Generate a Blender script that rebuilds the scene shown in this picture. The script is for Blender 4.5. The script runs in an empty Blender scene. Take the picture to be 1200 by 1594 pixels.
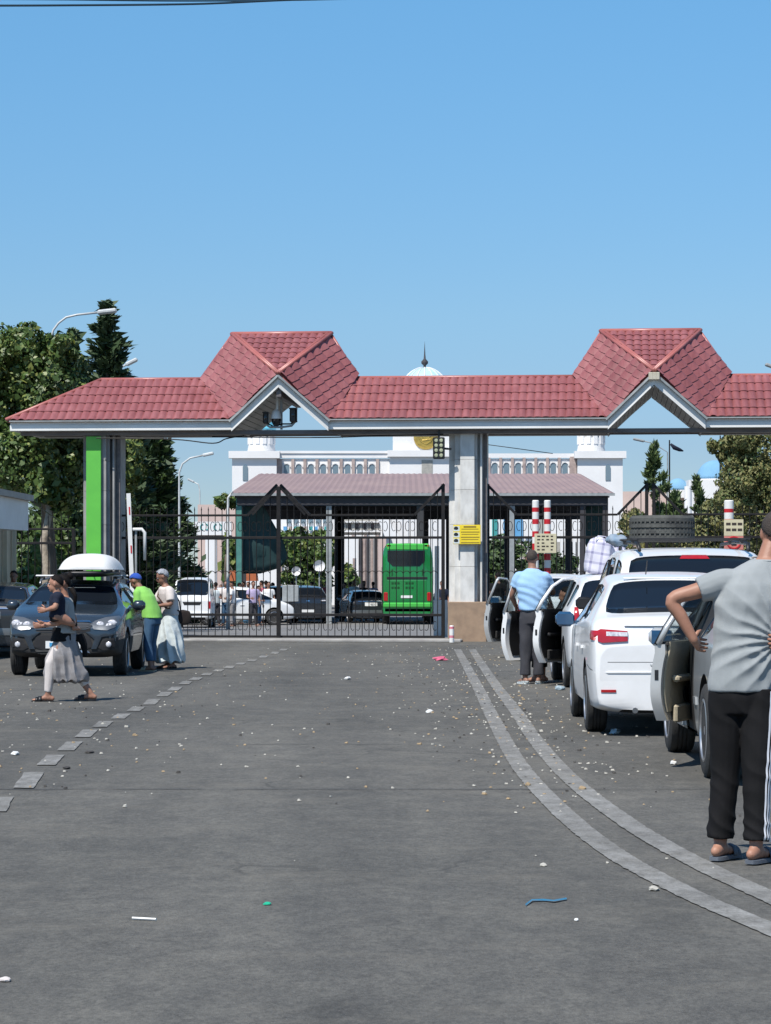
import bpy, bmesh, math, random
import numpy as np
from mathutils import Vector, Matrix, Euler, noise as mnoise
from mathutils.bvhtree import BVHTree
PI = math.pi
rad = math.radians
random.seed(7)
SC = bpy.context.scene
C = SC.collection

# ---------------------------------------------------------------- camera, world, sun, exposure
FPX, CXP, HYP, CAMH = 4000.0, 600.0, 897.0, 1.52      # focal length in photo pixels, vanishing point, eye height
cam_d = bpy.data.cameras.new('camera')
cam_d.sensor_fit = 'HORIZONTAL'
cam_d.sensor_width = 36.0
cam_d.lens = 36.0 * FPX / 1200.0
cam_d.shift_y = (HYP - 797.0) / 1200.0
cam_d.clip_start = 0.5
cam_d.clip_end = 6000
cam = bpy.data.objects.new('camera', cam_d)
C.objects.link(cam)
cam.location = (0, 0, CAMH)
cam.rotation_euler = (PI / 2, 0, 0)
SC.camera = cam

SUNV = Vector((0.36, 0.58, -1.0)).normalized()          # direction the light travels
sun_d = bpy.data.lights.new('sun', 'SUN')
sun_d.energy = 4.7
sun_d.angle = rad(0.5)
sun_d.color = (1.0, 0.955, 0.89)
sun = bpy.data.objects.new('sun', sun_d)
C.objects.link(sun)
sun.rotation_euler = SUNV.to_track_quat('-Z', 'Y').to_euler()
world = bpy.data.worlds.new('World')
SC.world = world
world.use_nodes = True
wn = world.node_tree
wn.nodes.clear()
sky = wn.nodes.new('ShaderNodeTexSky')
sky.sky_type = 'NISHITA'
sky.sun_disc = False
sky.sun_elevation = math.asin(-SUNV.z)
sky.sun_rotation = math.atan2(-SUNV.x, -SUNV.y)
sky.altitude = 400
sky.air_density = 1.0
sky.dust_density = 0.0
sky.ozone_density = 4.0
bg = wn.nodes.new('ShaderNodeBackground')
bg.inputs['Strength'].default_value = 0.100
wo = wn.nodes.new('ShaderNodeOutputWorld')
hs = wn.nodes.new('ShaderNodeMixRGB'); hs.blend_type = 'MULTIPLY'; hs.inputs[0].default_value = 1.0
tcw = wn.nodes.new('ShaderNodeTexCoord'); sxw = wn.nodes.new('ShaderNodeSeparateXYZ'); rw = wn.nodes.new('ShaderNodeValToRGB')
wn.links.new(tcw.outputs['Generated'], sxw.inputs[0]); wn.links.new(sxw.outputs['Z'], rw.inputs[0])
# clear-air tint: the same at every bearing, only a little stronger towards the horizon
cr_ = rw.color_ramp
cr_.elements[0].position = 0.0; cr_.elements[0].color = (.47, .575, .74, 1)
cr_.elements[1].position = 0.45; cr_.elements[1].color = (.66, 1.01, 1.10, 1)
for p_, c_ in ((.05, (.50, .595, .765)), (.10, (.62, .77, .87)), (.22, (.69, 1.04, 1.13))):
    e_ = cr_.elements.new(p_); e_.color = (*c_, 1)
wn.links.new(sky.outputs[0], hs.inputs[1]); wn.links.new(rw.outputs[0], hs.inputs[2])
wn.links.new(hs.outputs[0], bg.inputs['Color'])
wn.links.new(bg.outputs[0], wo.inputs['Surface'])
SC.view_settings.view_transform = 'Standard'
SC.view_settings.look = 'None'
SC.view_settings.exposure = 0.31
SC.view_settings.gamma = 1.0
SC.view_settings.use_curve_mapping = False


def W(px, py, d):
    return Vector(((px - CXP) * d / FPX, d, CAMH + (HYP - py) * d / FPX))


def GD(py):
    return CAMH * FPX / (py - HYP)


def GW(px, py):
    d = GD(py)
    return Vector(((px - CXP) * d / FPX, d, 0))


# ---------------------------------------------------------------- materials
def lin(h):
    h = h.lstrip('#')
    v = [int(h[i:i + 2], 16) / 255 for i in (0, 2, 4)]
    return tuple((c / 12.92 if c < 0.04045 else ((c + 0.055) / 1.055) ** 2.4) for c in v)


def mat(name, c1, c2=None, scale=3.0, rough=0.6, metal=0.0, bump=0.0, bscale=40.0, coat=0.0, detail=6.0, spec=0.5, lo=0.35, hi=0.65, stretch=(1, 1, 1), sheen=0.0, trans=0.0):
    m = bpy.data.materials.new(name)
    m.use_nodes = True
    nt = m.node_tree
    b = nt.nodes['Principled BSDF']
    b.inputs['Roughness'].default_value = rough
    b.inputs['Metallic'].default_value = metal
    b.inputs['Coat Weight'].default_value = coat
    b.inputs['Coat Roughness'].default_value = 0.04
    b.inputs['Specular IOR Level'].default_value = spec
    b.inputs['Sheen Weight'].default_value = sheen
    b.inputs['Transmission Weight'].default_value = trans
    b.inputs['Base Color'].default_value = (*c1, 1)
    m.diffuse_color = (*c1, 1)
    tc = nt.nodes.new('ShaderNodeTexCoord')
    mp = nt.nodes.new('ShaderNodeMapping')
    mp.inputs['Scale'].default_value = stretch
    nt.links.new(tc.outputs['Object'], mp.inputs[0])
    if c2 is not None:
        n = nt.nodes.new('ShaderNodeTexNoise')
        n.inputs['Scale'].default_value = scale
        n.inputs['Detail'].default_value = detail
        n.inputs['Roughness'].default_value = 0.6
        nt.links.new(mp.outputs[0], n.inputs['Vector'])
        r = nt.nodes.new('ShaderNodeValToRGB')
        r.color_ramp.elements[0].position = lo
        r.color_ramp.elements[1].position = hi
        r.color_ramp.elements[0].color = (*c1, 1)
        r.color_ramp.elements[1].color = (*c2, 1)
        nt.links.new(n.outputs['Fac'], r.inputs[0])
        nt.links.new(r.outputs[0], b.inputs['Base Color'])
    if bump > 0:
        n2 = nt.nodes.new('ShaderNodeTexNoise')
        n2.inputs['Scale'].default_value = bscale
        n2.inputs['Detail'].default_value = 4
        nt.links.new(mp.outputs[0], n2.inputs['Vector'])
        bp = nt.nodes.new('ShaderNodeBump')
        bp.inputs['Strength'].default_value = bump
        bp.inputs['Distance'].default_value = 0.02
        nt.links.new(n2.outputs['Fac'], bp.inputs['Height'])
        nt.links.new(bp.outputs[0], b.inputs['Normal'])
    return m


M = {}
M['white_paint'] = mat('white_paint', (.78, .78, .76), (.62, .61, .58), 1.3, .45, bump=.05, lo=.3, hi=.8)
M['white_wall'] = mat('white_wall', (.80, .79, .78), (.66, .65, .64), .25, .8, lo=.3, hi=.75)
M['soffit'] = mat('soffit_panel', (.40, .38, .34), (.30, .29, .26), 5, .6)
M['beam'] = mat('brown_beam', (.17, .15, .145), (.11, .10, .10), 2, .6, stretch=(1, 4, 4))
M['tile'] = mat('red_metal_tile', (.235, .073, .075), (.29, .108, .108), 1.6, .42, coat=0.0, bump=.03, lo=.3, hi=.7)
M['ridge'] = mat('red_ridge_metal', (.34, .10, .09), (.40, .14, .12), 2, .38)
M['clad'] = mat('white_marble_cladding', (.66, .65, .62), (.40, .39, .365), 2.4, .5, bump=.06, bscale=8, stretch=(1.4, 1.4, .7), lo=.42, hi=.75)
M['base'] = mat('tan_stone_cladding', (.34, .235, .155), (.24, .165, .11), 3.2, .6, bump=.15, bscale=60)
M['green_panel'] = mat('bright_green_panel', (.12, .50, .06), (.10, .43, .055), 1.2, .5)
M['dark_metal'] = mat('black_painted_iron', (.008, .008, .009), (.018, .015, .014), 8, .55, spec=.3)
M['grey_metal'] = mat('grey_painted_metal', (.33, .35, .35), (.24, .255, .26), 5, .5)
M['galv'] = mat('pale_lamp_metal', (.55, .57, .57), (.42, .44, .44), 4, .4)
M['black'] = mat('black_plastic', (.012, .012, .013), rough=.45)
M['black_matte'] = mat('dark_interior', (.014, .014, .016), rough=.8)
M['rubber'] = mat('tyre_rubber', (.022, .022, .023), (.04, .038, .035), 14, .85, bump=.2, bscale=60)
M['chrome'] = mat('chrome', (.75, .75, .76), rough=.12, metal=1.0)
M['alloy'] = mat('alloy_wheel', (.55, .56, .58), (.42, .43, .45), 12, .3, metal=.8)
M['glass'] = mat('dark_car_glass', (.008, .011, .016), rough=.04, spec=.6)
M['glass_b'] = mat('blue_window_glass', (.16, .22, .26), rough=.15, spec=.6)
M['white_car'] = mat('white_car_paint', (.77, .775, .775), (.66, .655, .64), 2.4, .34, coat=.5, detail=9, lo=.40, hi=.85)
M['silver_car'] = mat('silver_car_paint', (.52, .535, .54), (.43, .44, .435), 2.4, .3, metal=.25, coat=.7)
M['grey_car'] = mat('dark_grey_car_paint', (.035, .05, .068), (.03, .043, .06), 2, .26, metal=.3, coat=.8)
M['black_car'] = mat('black_car_paint', (.014, .016, .02), rough=.25, coat=.8)
M['red_lens'] = mat('red_lens', (.42, .012, .018), (.32, .01, .012), 10, .15, coat=.6)
M['orange_lens'] = mat('orange_lens', (.7, .2, .03), rough=.2)
M['clear_lens'] = mat('clear_lens', (.75, .74, .76), (.35, .35, .38), 30, .12, coat=1.0)
M['beige'] = mat('beige_trim', (.46, .40, .29), (.38, .33, .235), 5, .7, bump=.1)
M['skin'] = mat('tanned_skin', (.40, .205, .135), (.30, .145, .095), 5, .55, bump=.03, bscale=90)
M['skin_d'] = mat('dark_tanned_skin', (.30, .155, .105), (.23, .115, .078), 5, .55)
M['hair'] = mat('black_hair', (.006, .005, .005), (.012, .009, .008), 60, .7, spec=.15, bump=.4, bscale=150)
M['hair_b'] = mat('cropped_brown_hair', (.030, .022, .018), (.058, .043, .034), 80, .75, bump=.5, bscale=220)


# ---------------------------------------------------------------- mesh building
class MB:
    def __init__(s):
        s.v = []
        s.f = []

    def add(s, vs, fs):
        o = len(s.v)
        s.v += [tuple(p) for p in vs]
        s.f += [tuple(i + o for i in f) for f in fs]
        return s

    def box(s, x0, x1, y0, y1, z0, z1, M_=None):
        vs = [Vector((x, y, z)) for x in (x0, x1) for y in (y0, y1) for z in (z0, z1)]
        if M_ is not None:
            vs = [M_ @ p for p in vs]
        return s.add(vs, [(0, 1, 3, 2), (4, 6, 7, 5), (0, 4, 5, 1), (2, 3, 7, 6), (0, 2, 6, 4), (1, 5, 7, 3)])

    def bbox(s, x0, x1, y0, y1, z0, z1, b=.01, M_=None):
        """bevelled box: three shrunk boxes' hull"""
        vs = []
        for sx, X in ((-1, x0), (1, x1)):
            for sy, Y in ((-1, y0), (1, y1)):
                for sz, Z in ((-1, z0), (1, z1)):
                    vs += [Vector((X, Y - sy * b, Z - sz * b)), Vector((X - sx * b, Y, Z - sz * b)), Vector((X - sx * b, Y - sy * b, Z))]
        bm = bmesh.new()
        for p in vs:
            bm.verts.new(M_ @ p if M_ is not None else p)
        bmesh.ops.convex_hull(bm, input=bm.verts)
        bm.verts.index_update()
        s.add([v.co.copy() for v in bm.verts], [[v.index for v in f.verts] for f in bm.faces])
        bm.free()
        return s

    def bar(s, a, b, w, h=None, up=Vector((0, 0, 1))):
        a = Vector(a); b = Vector(b)
        h = w if h is None else h
        d = (b - a).normalized()
        u = Vector(up)
        if abs(d.dot(u)) > .99:
            u = Vector((0, 1, 0))
        x = d.cross(u).normalized() * (w / 2)
        y = x.cross(d).normalized() * (h / 2)
        vs = [p + i * x + j * y for p in (a, b) for i, j in ((-1, -1), (1, -1), (1, 1), (-1, 1))]
        return s.add(vs, [(0, 1, 2, 3), (7, 6, 5, 4), (0, 4, 5, 1), (1, 5, 6, 2), (2, 6, 7, 3), (3, 7, 4, 0)])

    def tube(s, pts, r, n=8, cap=True, squash=None):
        """tube along pts; r a number, list, or list of (rx, ry)"""
        pts = [Vector(p) for p in pts]
        k = len(pts)
        if not isinstance(r, (list, tuple)):
            r = [r] * k
        o = len(s.v)
        px = None
        for i, p in enumerate(pts):
            t = (pts[min(i + 1, k - 1)] - pts[max(i - 1, 0)]).normalized()
            if px is None:
                px = t.cross(Vector((0, 0, 1)))
                if px.length < .2:
                    px = Vector((1, 0, 0)) - t * t.x
                px.normalize()
            else:
                px = (px - t * px.dot(t)).normalized()
            py = t.cross(px).normalized()
            rr = r[i] if isinstance(r[i], (list, tuple)) else (r[i], r[i])
            for j in range(n):
                a = 2 * PI * j / n
                s.v.append(tuple(p + px * math.cos(a) * rr[0] + py * math.sin(a) * rr[1]))
        for i in range(k - 1):
            for j in range(n):
                a = o + i * n + j
                b = o + i * n + (j + 1) % n
                s.f.append((a, b, b + n, a + n))
        if cap:
            s.f.append(tuple(o + j for j in range(n))[::-1])
            s.f.append(tuple(o + (k - 1) * n + j for j in range(n)))
        return s

    def lathe(s, prof, c=(0, 0, 0), n=16, axis='z', a0=0, a1=2 * PI):
        """prof: list of (r, z)"""
        c = Vector(c)
        o = len(s.v)
        for r_, z in prof:
            for j in range(n):
                a = a0 + (a1 - a0) * j / n
                p = Vector((r_ * math.cos(a), r_ * math.sin(a), z))
                if axis == 'y':
                    p = Vector((p.x, p.z, p.y))
                elif axis == 'x':
                    p = Vector((p.z, p.x, p.y))
                s.v.append(tuple(c + p))
        for i in range(len(prof) - 1):
            for j in range(n):
                a = o + i * n + j
                b = o + i * n + (j + 1) % n
                s.f.append((a, b, b + n, a + n))
        if prof[0][0] > 1e-4:
            s.f.append(tuple(o + j for j in range(n))[::-1])
        if prof[-1][0] > 1e-4:
            s.f.append(tuple(o + (len(prof) - 1) * n + j for j in range(n)))
        return s

    def prism(s, poly, y0, y1, plane='xz'):
        """poly in plane, extruded along third axis between y0 and y1"""
        n = len(poly)
        vs = []
        for y in (y0, y1):
            for a, b in poly:
                vs.append({'xz': (a, y, b), 'xy': (a, b, y), 'yz': (y, a, b)}[plane])
        fs = [tuple(range(n))[::-1], tuple(range(n, 2 * n))]
        for i in range(n):
            j = (i + 1) % n
            fs.append((i, j, j + n, i + n))
        return s.add(vs, fs)

    def mesh(s, name, m=None, smooth=False, offset=None, fixn=True):
        me = bpy.data.meshes.new(name)
        vs = s.v
        if offset is not None:
            vs = [(p[0] - offset[0], p[1] - offset[1], p[2] - offset[2]) for p in vs]
        me.from_pydata(vs, [], s.f)
        if fixn:
            bm = bmesh.new()
            bm.from_mesh(me)
            bmesh.ops.recalc_face_normals(bm, faces=bm.faces)
            bm.to_mesh(me)
            bm.free()
        if m is not None:
            me.materials.append(m)
        if smooth:
            me.polygons.foreach_set('use_smooth', [True] * len(me.polygons))
            if isinstance(smooth, float):
                try:
                    me.set_sharp_from_angle(angle=rad(smooth))
                except Exception:
                    pass
        me.update()
        return me


def link(name, data, parent=None, loc=None):
    o = bpy.data.objects.new(name, data)
    C.objects.link(o)
    if parent is not None:
        o.parent = parent
    if loc is not None:
        o.location = loc
    return o


def tag(o, label=None, cat=None, group=None, kind=None):
    if label: o['label'] = label
    if cat: o['category'] = cat
    if group: o['group'] = group
    if kind: o['kind'] = kind
    return o


def thing(name, label, cat, loc=(0, 0, 0), rz=0.0, group=None):
    o = bpy.data.objects.new(name, None)
    C.objects.link(o)
    o.empty_display_size = .3
    o.location = loc
    o.rotation_euler = (0, 0, rz)
    return tag(o, label, cat, group)


def part(name, mb, m, parent, smooth=False, world=False, label=None, kind=None):
    off = None
    if world and parent is not None:
        off = parent.location
    o = link(name, mb.mesh(name, M[m] if isinstance(m, str) else m, smooth, off), parent)
    if label: o['label'] = label
    if kind: o['kind'] = kind
    return o


def struct(name, mb, m, smooth=False, kind='structure'):
    o = link(name, mb.mesh(name, M[m] if isinstance(m, str) else m, smooth))
    o['kind'] = kind
    return o


def solo(name, mb, m, label, cat, loc, group=None, smooth=False, world=True, rz=0):
    o = link(name, mb.mesh(name, M[m] if isinstance(m, str) else m, smooth, loc if world else None), None, loc)
    o.rotation_euler = (0, 0, rz)
    return tag(o, label, cat, group)


def copy_tree(o, parent=None):
    c = o.copy()
    C.objects.link(c)
    c.parent = parent
    for ch in [x for x in KIDS.get(o.name, [])]:
        copy_tree(ch, c)
    return c


KIDS = {}


def index_kids():
    KIDS.clear()
    for o in bpy.data.objects:
        if o.parent is not None:
            KIDS.setdefault(o.parent.name, []).append(o)


def clone(root, loc, rz=0.0, label=None, scale=None, group=None):
    index_kids()
    c = copy_tree(root)
    c.location = loc
    c.rotation_euler = (0, 0, rz)
    if label: c['label'] = label
    if group: c['group'] = group
    if scale: c.scale = scale
    return c
# ---------------------------------------------------------------- ground, road, markings
def asphalt_mat(name='worn_asphalt', paint=False):
    m = bpy.data.materials.new(name)
    m.use_nodes = True
    nt = m.node_tree
    N = nt.nodes; L = nt.links
    b = N['Principled BSDF']
    b.inputs['Roughness'].default_value = .85
    b.inputs['Specular IOR Level'].default_value = .3
    tc = N.new('ShaderNodeTexCoord')
    geo = N.new('ShaderNodeNewGeometry')

    def noi(scale, det, stretch=(1, 1, 1), ro=.6, dist=0.0):
        mp = N.new('ShaderNodeMapping'); mp.inputs['Scale'].default_value = stretch
        L.new(geo.outputs['Position'], mp.inputs[0])
        n = N.new('ShaderNodeTexNoise'); n.inputs['Scale'].default_value = scale; n.inputs['Detail'].default_value = det
        n.inputs['Roughness'].default_value = ro; n.inputs['Distortion'].default_value = dist
        L.new(mp.outputs[0], n.inputs['Vector'])
        return n.outputs['Fac']

    def ramp(f, a, c0, bb, c1):
        r = N.new('ShaderNodeValToRGB')
        r.color_ramp.elements[0].position = a; r.color_ramp.elements[0].color = (*c0, 1)
        r.color_ramp.elements[1].position = bb; r.color_ramp.elements[1].color = (*c1, 1)
        L.new(f, r.inputs[0]); return r.outputs[0]

    def mix(t, fac, a, c):
        x = N.new('ShaderNodeMixRGB'); x.blend_type = t
        if isinstance(fac, float): x.inputs[0].default_value = fac
        else: L.new(fac, x.inputs[0])
        L.new(a, x.inputs[1])
        if isinstance(c, tuple): x.inputs[2].default_value = (*c, 1)
        else: L.new(c, x.inputs[2])
        return x.outputs[0]
    g = lambda v: (v, v, v)
    c = ramp(noi(.16, 6, (1, .5, 1), .65), .35, (.084, .084, .081), .66, (.130, .128, .121))
    c = mix('MULTIPLY', 1.0, c, ramp(noi(38, 4, (1, .6, 1), .9), .3, g(.60), .7, (1.42, 1.41, 1.38)))
    c = mix('MULTIPLY', 1.0, c, ramp(noi(2.2, 9, (1, .45, 1), .8), .32, (.80, .80, .81), .68, (1.22, 1.20, 1.16)))
    # pale tyre-dust bands running along the lanes, dark oily drips between them
    c = mix('MULTIPLY', 1.0, c, ramp(noi(.85, 3, (1, .04, 1), .5), .35, g(.86), .65, (1.12, 1.11, 1.09)))
    c = mix('MULTIPLY', 1.0, c, ramp(noi(1.3, 5, (1, .5, 1), .6, .6), .28, g(.82), .40, g(1.0)))
    # scraped pale streaks lying across the road, and dusty patches
    c = mix('MIX', ramp(noi(.9, 10, (.45, 3.0, 1), .82), .60, g(0), .76, g(.62)), c, (.165, .158, .142))
    c = mix('MIX', ramp(noi(1.1, 10, (.6, 1.1, 1), .78), .52, g(0), .80, g(.75)), c, (.175, .162, .138))
    c = mix('MULTIPLY', 1.0, c, ramp(noi(7, 6, (1, .55, 1), .75), .30, g(.84), .70, (1.18, 1.17, 1.14)))
    # pale aggregate
    vo = N.new('ShaderNodeTexVoronoi'); vo.inputs['Scale'].default_value = 48
    L.new(geo.outputs['Position'], vo.inputs['Vector'])
    c = mix('MIX', ramp(vo.outputs['Distance'], .10, g(.55), .20, g(0)), c, (.17, .165, .155))
    # hairline cracks: distorted cell borders, kept only where a mask allows
    mp = N.new('ShaderNodeMapping'); mp.inputs['Scale'].default_value = (.55, .22, 1)
    nz = N.new('ShaderNodeTexNoise'); nz.inputs['Scale'].default_value = 1.2; nz.inputs['Detail'].default_value = 6
    L.new(geo.outputs['Position'], nz.inputs['Vector'])
    ad = N.new('ShaderNodeMixRGB'); ad.blend_type = 'ADD'; ad.inputs[0].default_value = .9
    L.new(geo.outputs['Position'], ad.inputs[1]); L.new(nz.outputs['Color'], ad.inputs[2]); L.new(ad.outputs[0], mp.inputs[0])
    v2 = N.new('ShaderNodeTexVoronoi'); v2.feature = 'DISTANCE_TO_EDGE'; v2.inputs['Scale'].default_value = 1.0
    L.new(mp.outputs[0], v2.inputs['Vector'])
    ck = ramp(v2.outputs['Distance'], .004, g(1), .012, g(0))
    msk = ramp(noi(.35, 3), .50, g(0), .60, g(.38))
    ckm = mix('MULTIPLY', 1.0, ck, msk)
    if paint:
        wear = ramp(noi(7, 12, (1, .5, 1), .9), .38, g(.06), .58, g(.92))
        w2 = ramp(noi(.8, 8, (1, .4, 1), .8), .36, g(.45), .62, g(1.0))
        c = mix('MIX', mix('MULTIPLY', 1.0, wear, w2), c, (.33, .327, .315))
    c = mix('MIX', ckm, c, (.030, .030, .030))
    L.new(c, b.inputs['Base Color'])
    bp = N.new('ShaderNodeBump'); bp.inputs['Strength'].default_value = .6; bp.inputs['Distance'].default_value = .014
    L.new(noi(95, 3, ro=.8), bp.inputs['Height'])
    L.new(bp.outputs[0], b.inputs['Normal'])
    return m


M['asphalt'] = asphalt_mat()
M['marking'] = asphalt_mat('worn_white_marking', True)
M['ground'] = mat('dusty_ground', (.26, .23, .19), (.17, .16, .12), .4, .9, bump=.4, bscale=8)
M['yard'] = mat('yard_concrete', (.20, .195, .19), (.15, .148, .145), .5, .85, bump=.1)
M['kerb'] = mat('kerb_concrete', (.34, .33, .31), (.25, .24, .23), 3, .85, bump=.2)
M['crack'] = mat('tar_joint', (.035, .035, .037), rough=.8)

mb = MB(); mb.add([(-1500, -200, 0), (1500, -200, 0), (1500, 62, 0), (-1500, 62, 0), (1500, 98, -.46), (-1500, 98, -.46), (1500, 4500, -.46), (-1500, 4500, -.46)], [(0, 1, 2, 3), (3, 2, 4, 5), (5, 4, 6, 7)])
struct('ground', mb, 'ground')
mb = MB()
# the road: a sheet with a fine grid near the camera so it can undulate by a few mm
nx, ny = 24, 60
for j in range(ny + 1):
    for i in range(nx + 1):
        x = -22 + 44 * i / nx
        y = -6 + 67.2 * j / ny
        mb.v.append((x, y, .010 + .004 * mnoise.noise(Vector((x * .3, y * .12, 0)))))
for j in range(ny):
    for i in range(nx):
        a = j * (nx + 1) + i
        mb.f.append((a, a + 1, a + nx + 2, a + nx + 1))
struct('road', mb, 'asphalt', smooth=True)
mb = MB(); mb.add([(-60, 61.22, .012), (60, 61.22, .012), (60, 62, .012), (-60, 62, .012), (60, 98, -.445), (-60, 98, -.445), (60, 230, -.445), (-60, 230, -.445)], [(0, 1, 2, 3), (3, 2, 4, 5), (5, 4, 6, 7)])
struct('customs_yard_pavement', mb, 'yard')
Mk = Matrix.Translation((0, 60.8, 0)) @ Matrix.Rotation(rad(-5), 4, 'Z')
mb = MB(); mb.bbox(-9.3, 1.9, -1.95, .1, 0, .075, .02, Mk)
struct('gate_threshold_kerb', mb, 'kerb')
mb = MB(); mb.bbox(-20, -8.6, 43.5, 43.7, 0, .11, .02); mb.bbox(-20, -8.6, 43.7, 46.2, 0, .10, .01)
struct('pavement', mb, 'kerb')


def ribbon(pts, w, z=.0175):
    """pts: ground px centre-line (px,py) ; w width (m) ; smoothed"""
    P = [GW(*p) for p in pts]
    Q = []
    k = len(P)
    for i in range(k - 1):
        p0 = P[max(i - 1, 0)]; p1 = P[i]; p2 = P[i + 1]; p3 = P[min(i + 2, k - 1)]
        for t in np.linspace(0, 1, 40, endpoint=(i == k - 2)):
            Q.append(.5 * ((2 * p1) + (p2 - p0) * t + (2 * p0 - 5 * p1 + 4 * p2 - p3) * t * t + (3 * p1 - p0 - 3 * p2 + p3) * t ** 3))
    mb = MB()
    for i, q in enumerate(Q):
        t = (Q[min(i + 1, len(Q) - 1)] - Q[max(i - 1, 0)]).normalized()
        n = Vector((t.y, -t.x, 0))
        e = .010 * mnoise.noise(q * 11); e2 = .010 * mnoise.noise(q * 13 + Vector((5, 0, 0)))
        mb.v.append((q.x - n.x * (w / 2 + e), q.y - n.y * w / 2, z))
        mb.v.append((q.x + n.x * (w / 2 + e2), q.y + n.y * w / 2, z))
    for i in range(len(Q) - 1):
        mb.f.append((2 * i, 2 * i + 1, 2 * i + 3, 2 * i + 2))
    return mb


o = struct('road_marking_line', ribbon([(712, 1012), (738, 1060), (770, 1125), (806, 1190), (862, 1255), (945, 1325), (1060, 1390), (1200, 1452), (1330, 1505)], .15), 'marking')
o = struct('road_marking_line', ribbon([(735, 1012), (766, 1060), (802, 1108), (838, 1160), (893, 1220), (985, 1290), (1090, 1350), (1200, 1402), (1330, 1462)], .15), 'marking')
dashes = [(-2, 1267, 1244, 30), (45, 1230, 1205, 38), (79, 1194, 1178, 36), (109, 1171, 1157, 33), (135, 1150, 1138, 29), (160, 1134, 1125, 25), (188, 1121, 1113, 24), (212, 1109, 1102, 22), (236, 1099, 1090, 21), (256, 1086, 1079, 19), (272, 1077, 1071, 17), (289, 1067, 1062, 16), (305, 1060, 1056, 15), (322, 1053, 1049, 13), (340, 1047, 1043, 12), (357, 1042, 1038, 11), (374, 1036, 1033, 11), (392, 1031, 1028, 10), (410, 1025, 1022, 10), (428, 1019, 1016, 9), (441, 1014, 1011, 9)]
proto = None
for cx, yb, yt, wpx in dashes:
    a = GW(cx - wpx * .22, yb); b = GW(cx + wpx * .22, yt)
    w = .075 + .0 * wpx
    mb = MB()
    e = .01
    P = []
    for (p_, q_) in (((a.x - w, a.y), (a.x + w, a.y)), ((a.x + w, a.y), (b.x + w, b.y)), ((b.x + w, b.y), (b.x - w, b.y)), ((b.x - w, b.y), (a.x - w, a.y))):
        for i_ in range(8):
            f_ = i_ / 8
            x_, y_ = p_[0] + (q_[0] - p_[0]) * f_, p_[1] + (q_[1] - p_[1]) * f_
            P.append((x_ + .012 * mnoise.noise(Vector((x_ * 9, y_ * 9, 1))), y_ + .03 * mnoise.noise(Vector((x_ * 9, y_ * 9, 7))), .0175))
    mb.add(P, [tuple(range(len(P)))])
    struct('road_marking_dash', mb, 'marking')
# tar joints across the road
mb = MB()
for yy, x0, x1 in ((1231.5, -40, 1110), (1161, 330, 640)):
    P = []
    for i in range(60):
        px = x0 + (x1 - x0) * i / 59
        q = GW(px, yy + 1.2 * mnoise.noise(Vector((px * .01, 0, 0))))
        P.append(q)
    for i, q in enumerate(P):
        h = max(.002, .010 + .012 * mnoise.noise(q * 3))
        mb.v.append((q.x, q.y - h, .0165)); mb.v.append((q.x, q.y + h, .0165))
    o_ = len(mb.v) - 120
    for i in range(59):
        mb.f.append((o_ + 2 * i, o_ + 2 * i + 2, o_ + 2 * i + 3, o_ + 2 * i + 1))
struct('road_crack', mb, 'crack')
# ---------------------------------------------------------------- red-roofed gatehouse
GROT = rad(-5.0)
GY0 = 60.8
_c, _s = math.cos(5 * PI / 180), math.sin(5 * PI / 180)


def G(px, gy):
    t = (px - CXP) / FPX
    return (t * (GY0 + gy * _c) - gy * _s) / (_c + t * _s)


def GZ(px, py, gy):
    gx = G(px, gy)
    Y = GY0 - gx * _s + gy * _c
    return CAMH + (HYP - py) * Y / FPX


gate = thing('gatehouse_canopy', 'long red tiled gate roof with two raised gables on white marble columns', 'gatehouse', (0, GY0, 0), GROT)
def tile_var():
    m = M['tile']; nt = m.node_tree; N = nt.nodes; L = nt.links
    b = N['Principled BSDF']; src = b.inputs['Base Color'].links[0].from_socket
    geo = N.new('ShaderNodeNewGeometry')
    oi = N.new('ShaderNodeObjectInfo')
    def noi(scale, st, c0, c1, lo, hi):
        mp = N.new('ShaderNodeMapping'); mp.inputs['Scale'].default_value = st; L.new(geo.outputs['Position'], mp.inputs[0])
        n = N.new('ShaderNodeTexNoise'); n.inputs['Scale'].default_value = scale; n.inputs['Detail'].default_value = 8; n.inputs['Roughness'].default_value = .7
        L.new(mp.outputs[0], n.inputs['Vector'])
        r = N.new('ShaderNodeValToRGB'); r.color_ramp.elements[0].position = lo; r.color_ramp.elements[1].position = hi
        r.color_ramp.elements[0].color = (*c0, 1); r.color_ramp.elements[1].color = (*c1, 1); L.new(n.outputs['Fac'], r.inputs[0]); return r.outputs[0]
    def mul(a, c, t='MULTIPLY', f=1.0):
        x = N.new('ShaderNodeMixRGB'); x.blend_type = t; x.inputs[0].default_value = f; L.new(a, x.inputs[1]); L.new(c, x.inputs[2]); return x.outputs[0]
    c = mul(src, noi(1.2, (1, 1, 1), (.86, .84, .84), (1.12, 1.16, 1.16), .3, .7))
    c = mul(c, noi(5.0, (2.2, .3, .3), (.84, .82, .82), (1.06, 1.07, 1.07), .35, .6))
    mr = N.new('ShaderNodeMapRange'); mr.inputs['To Min'].default_value = .90; mr.inputs['To Max'].default_value = 1.10
    L.new(oi.outputs['Random'], mr.inputs['Value'])
    c = mul(c, mr.outputs[0])
    L.new(c, b.inputs['Base Color'])


tile_var()
roof = part('roof', MB().box(-6.9, 14, -.02, .02, 6.0, 6.1), 'ridge', gate)
ZR, ZE, EG = 6.20, 5.14, 1.62
ZT, ZA, AG = 7.26, 6.16, 2.0
XL, XR = -8.72, 14.0
XRL = XL + 1.9
tiles_cand = []


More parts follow.
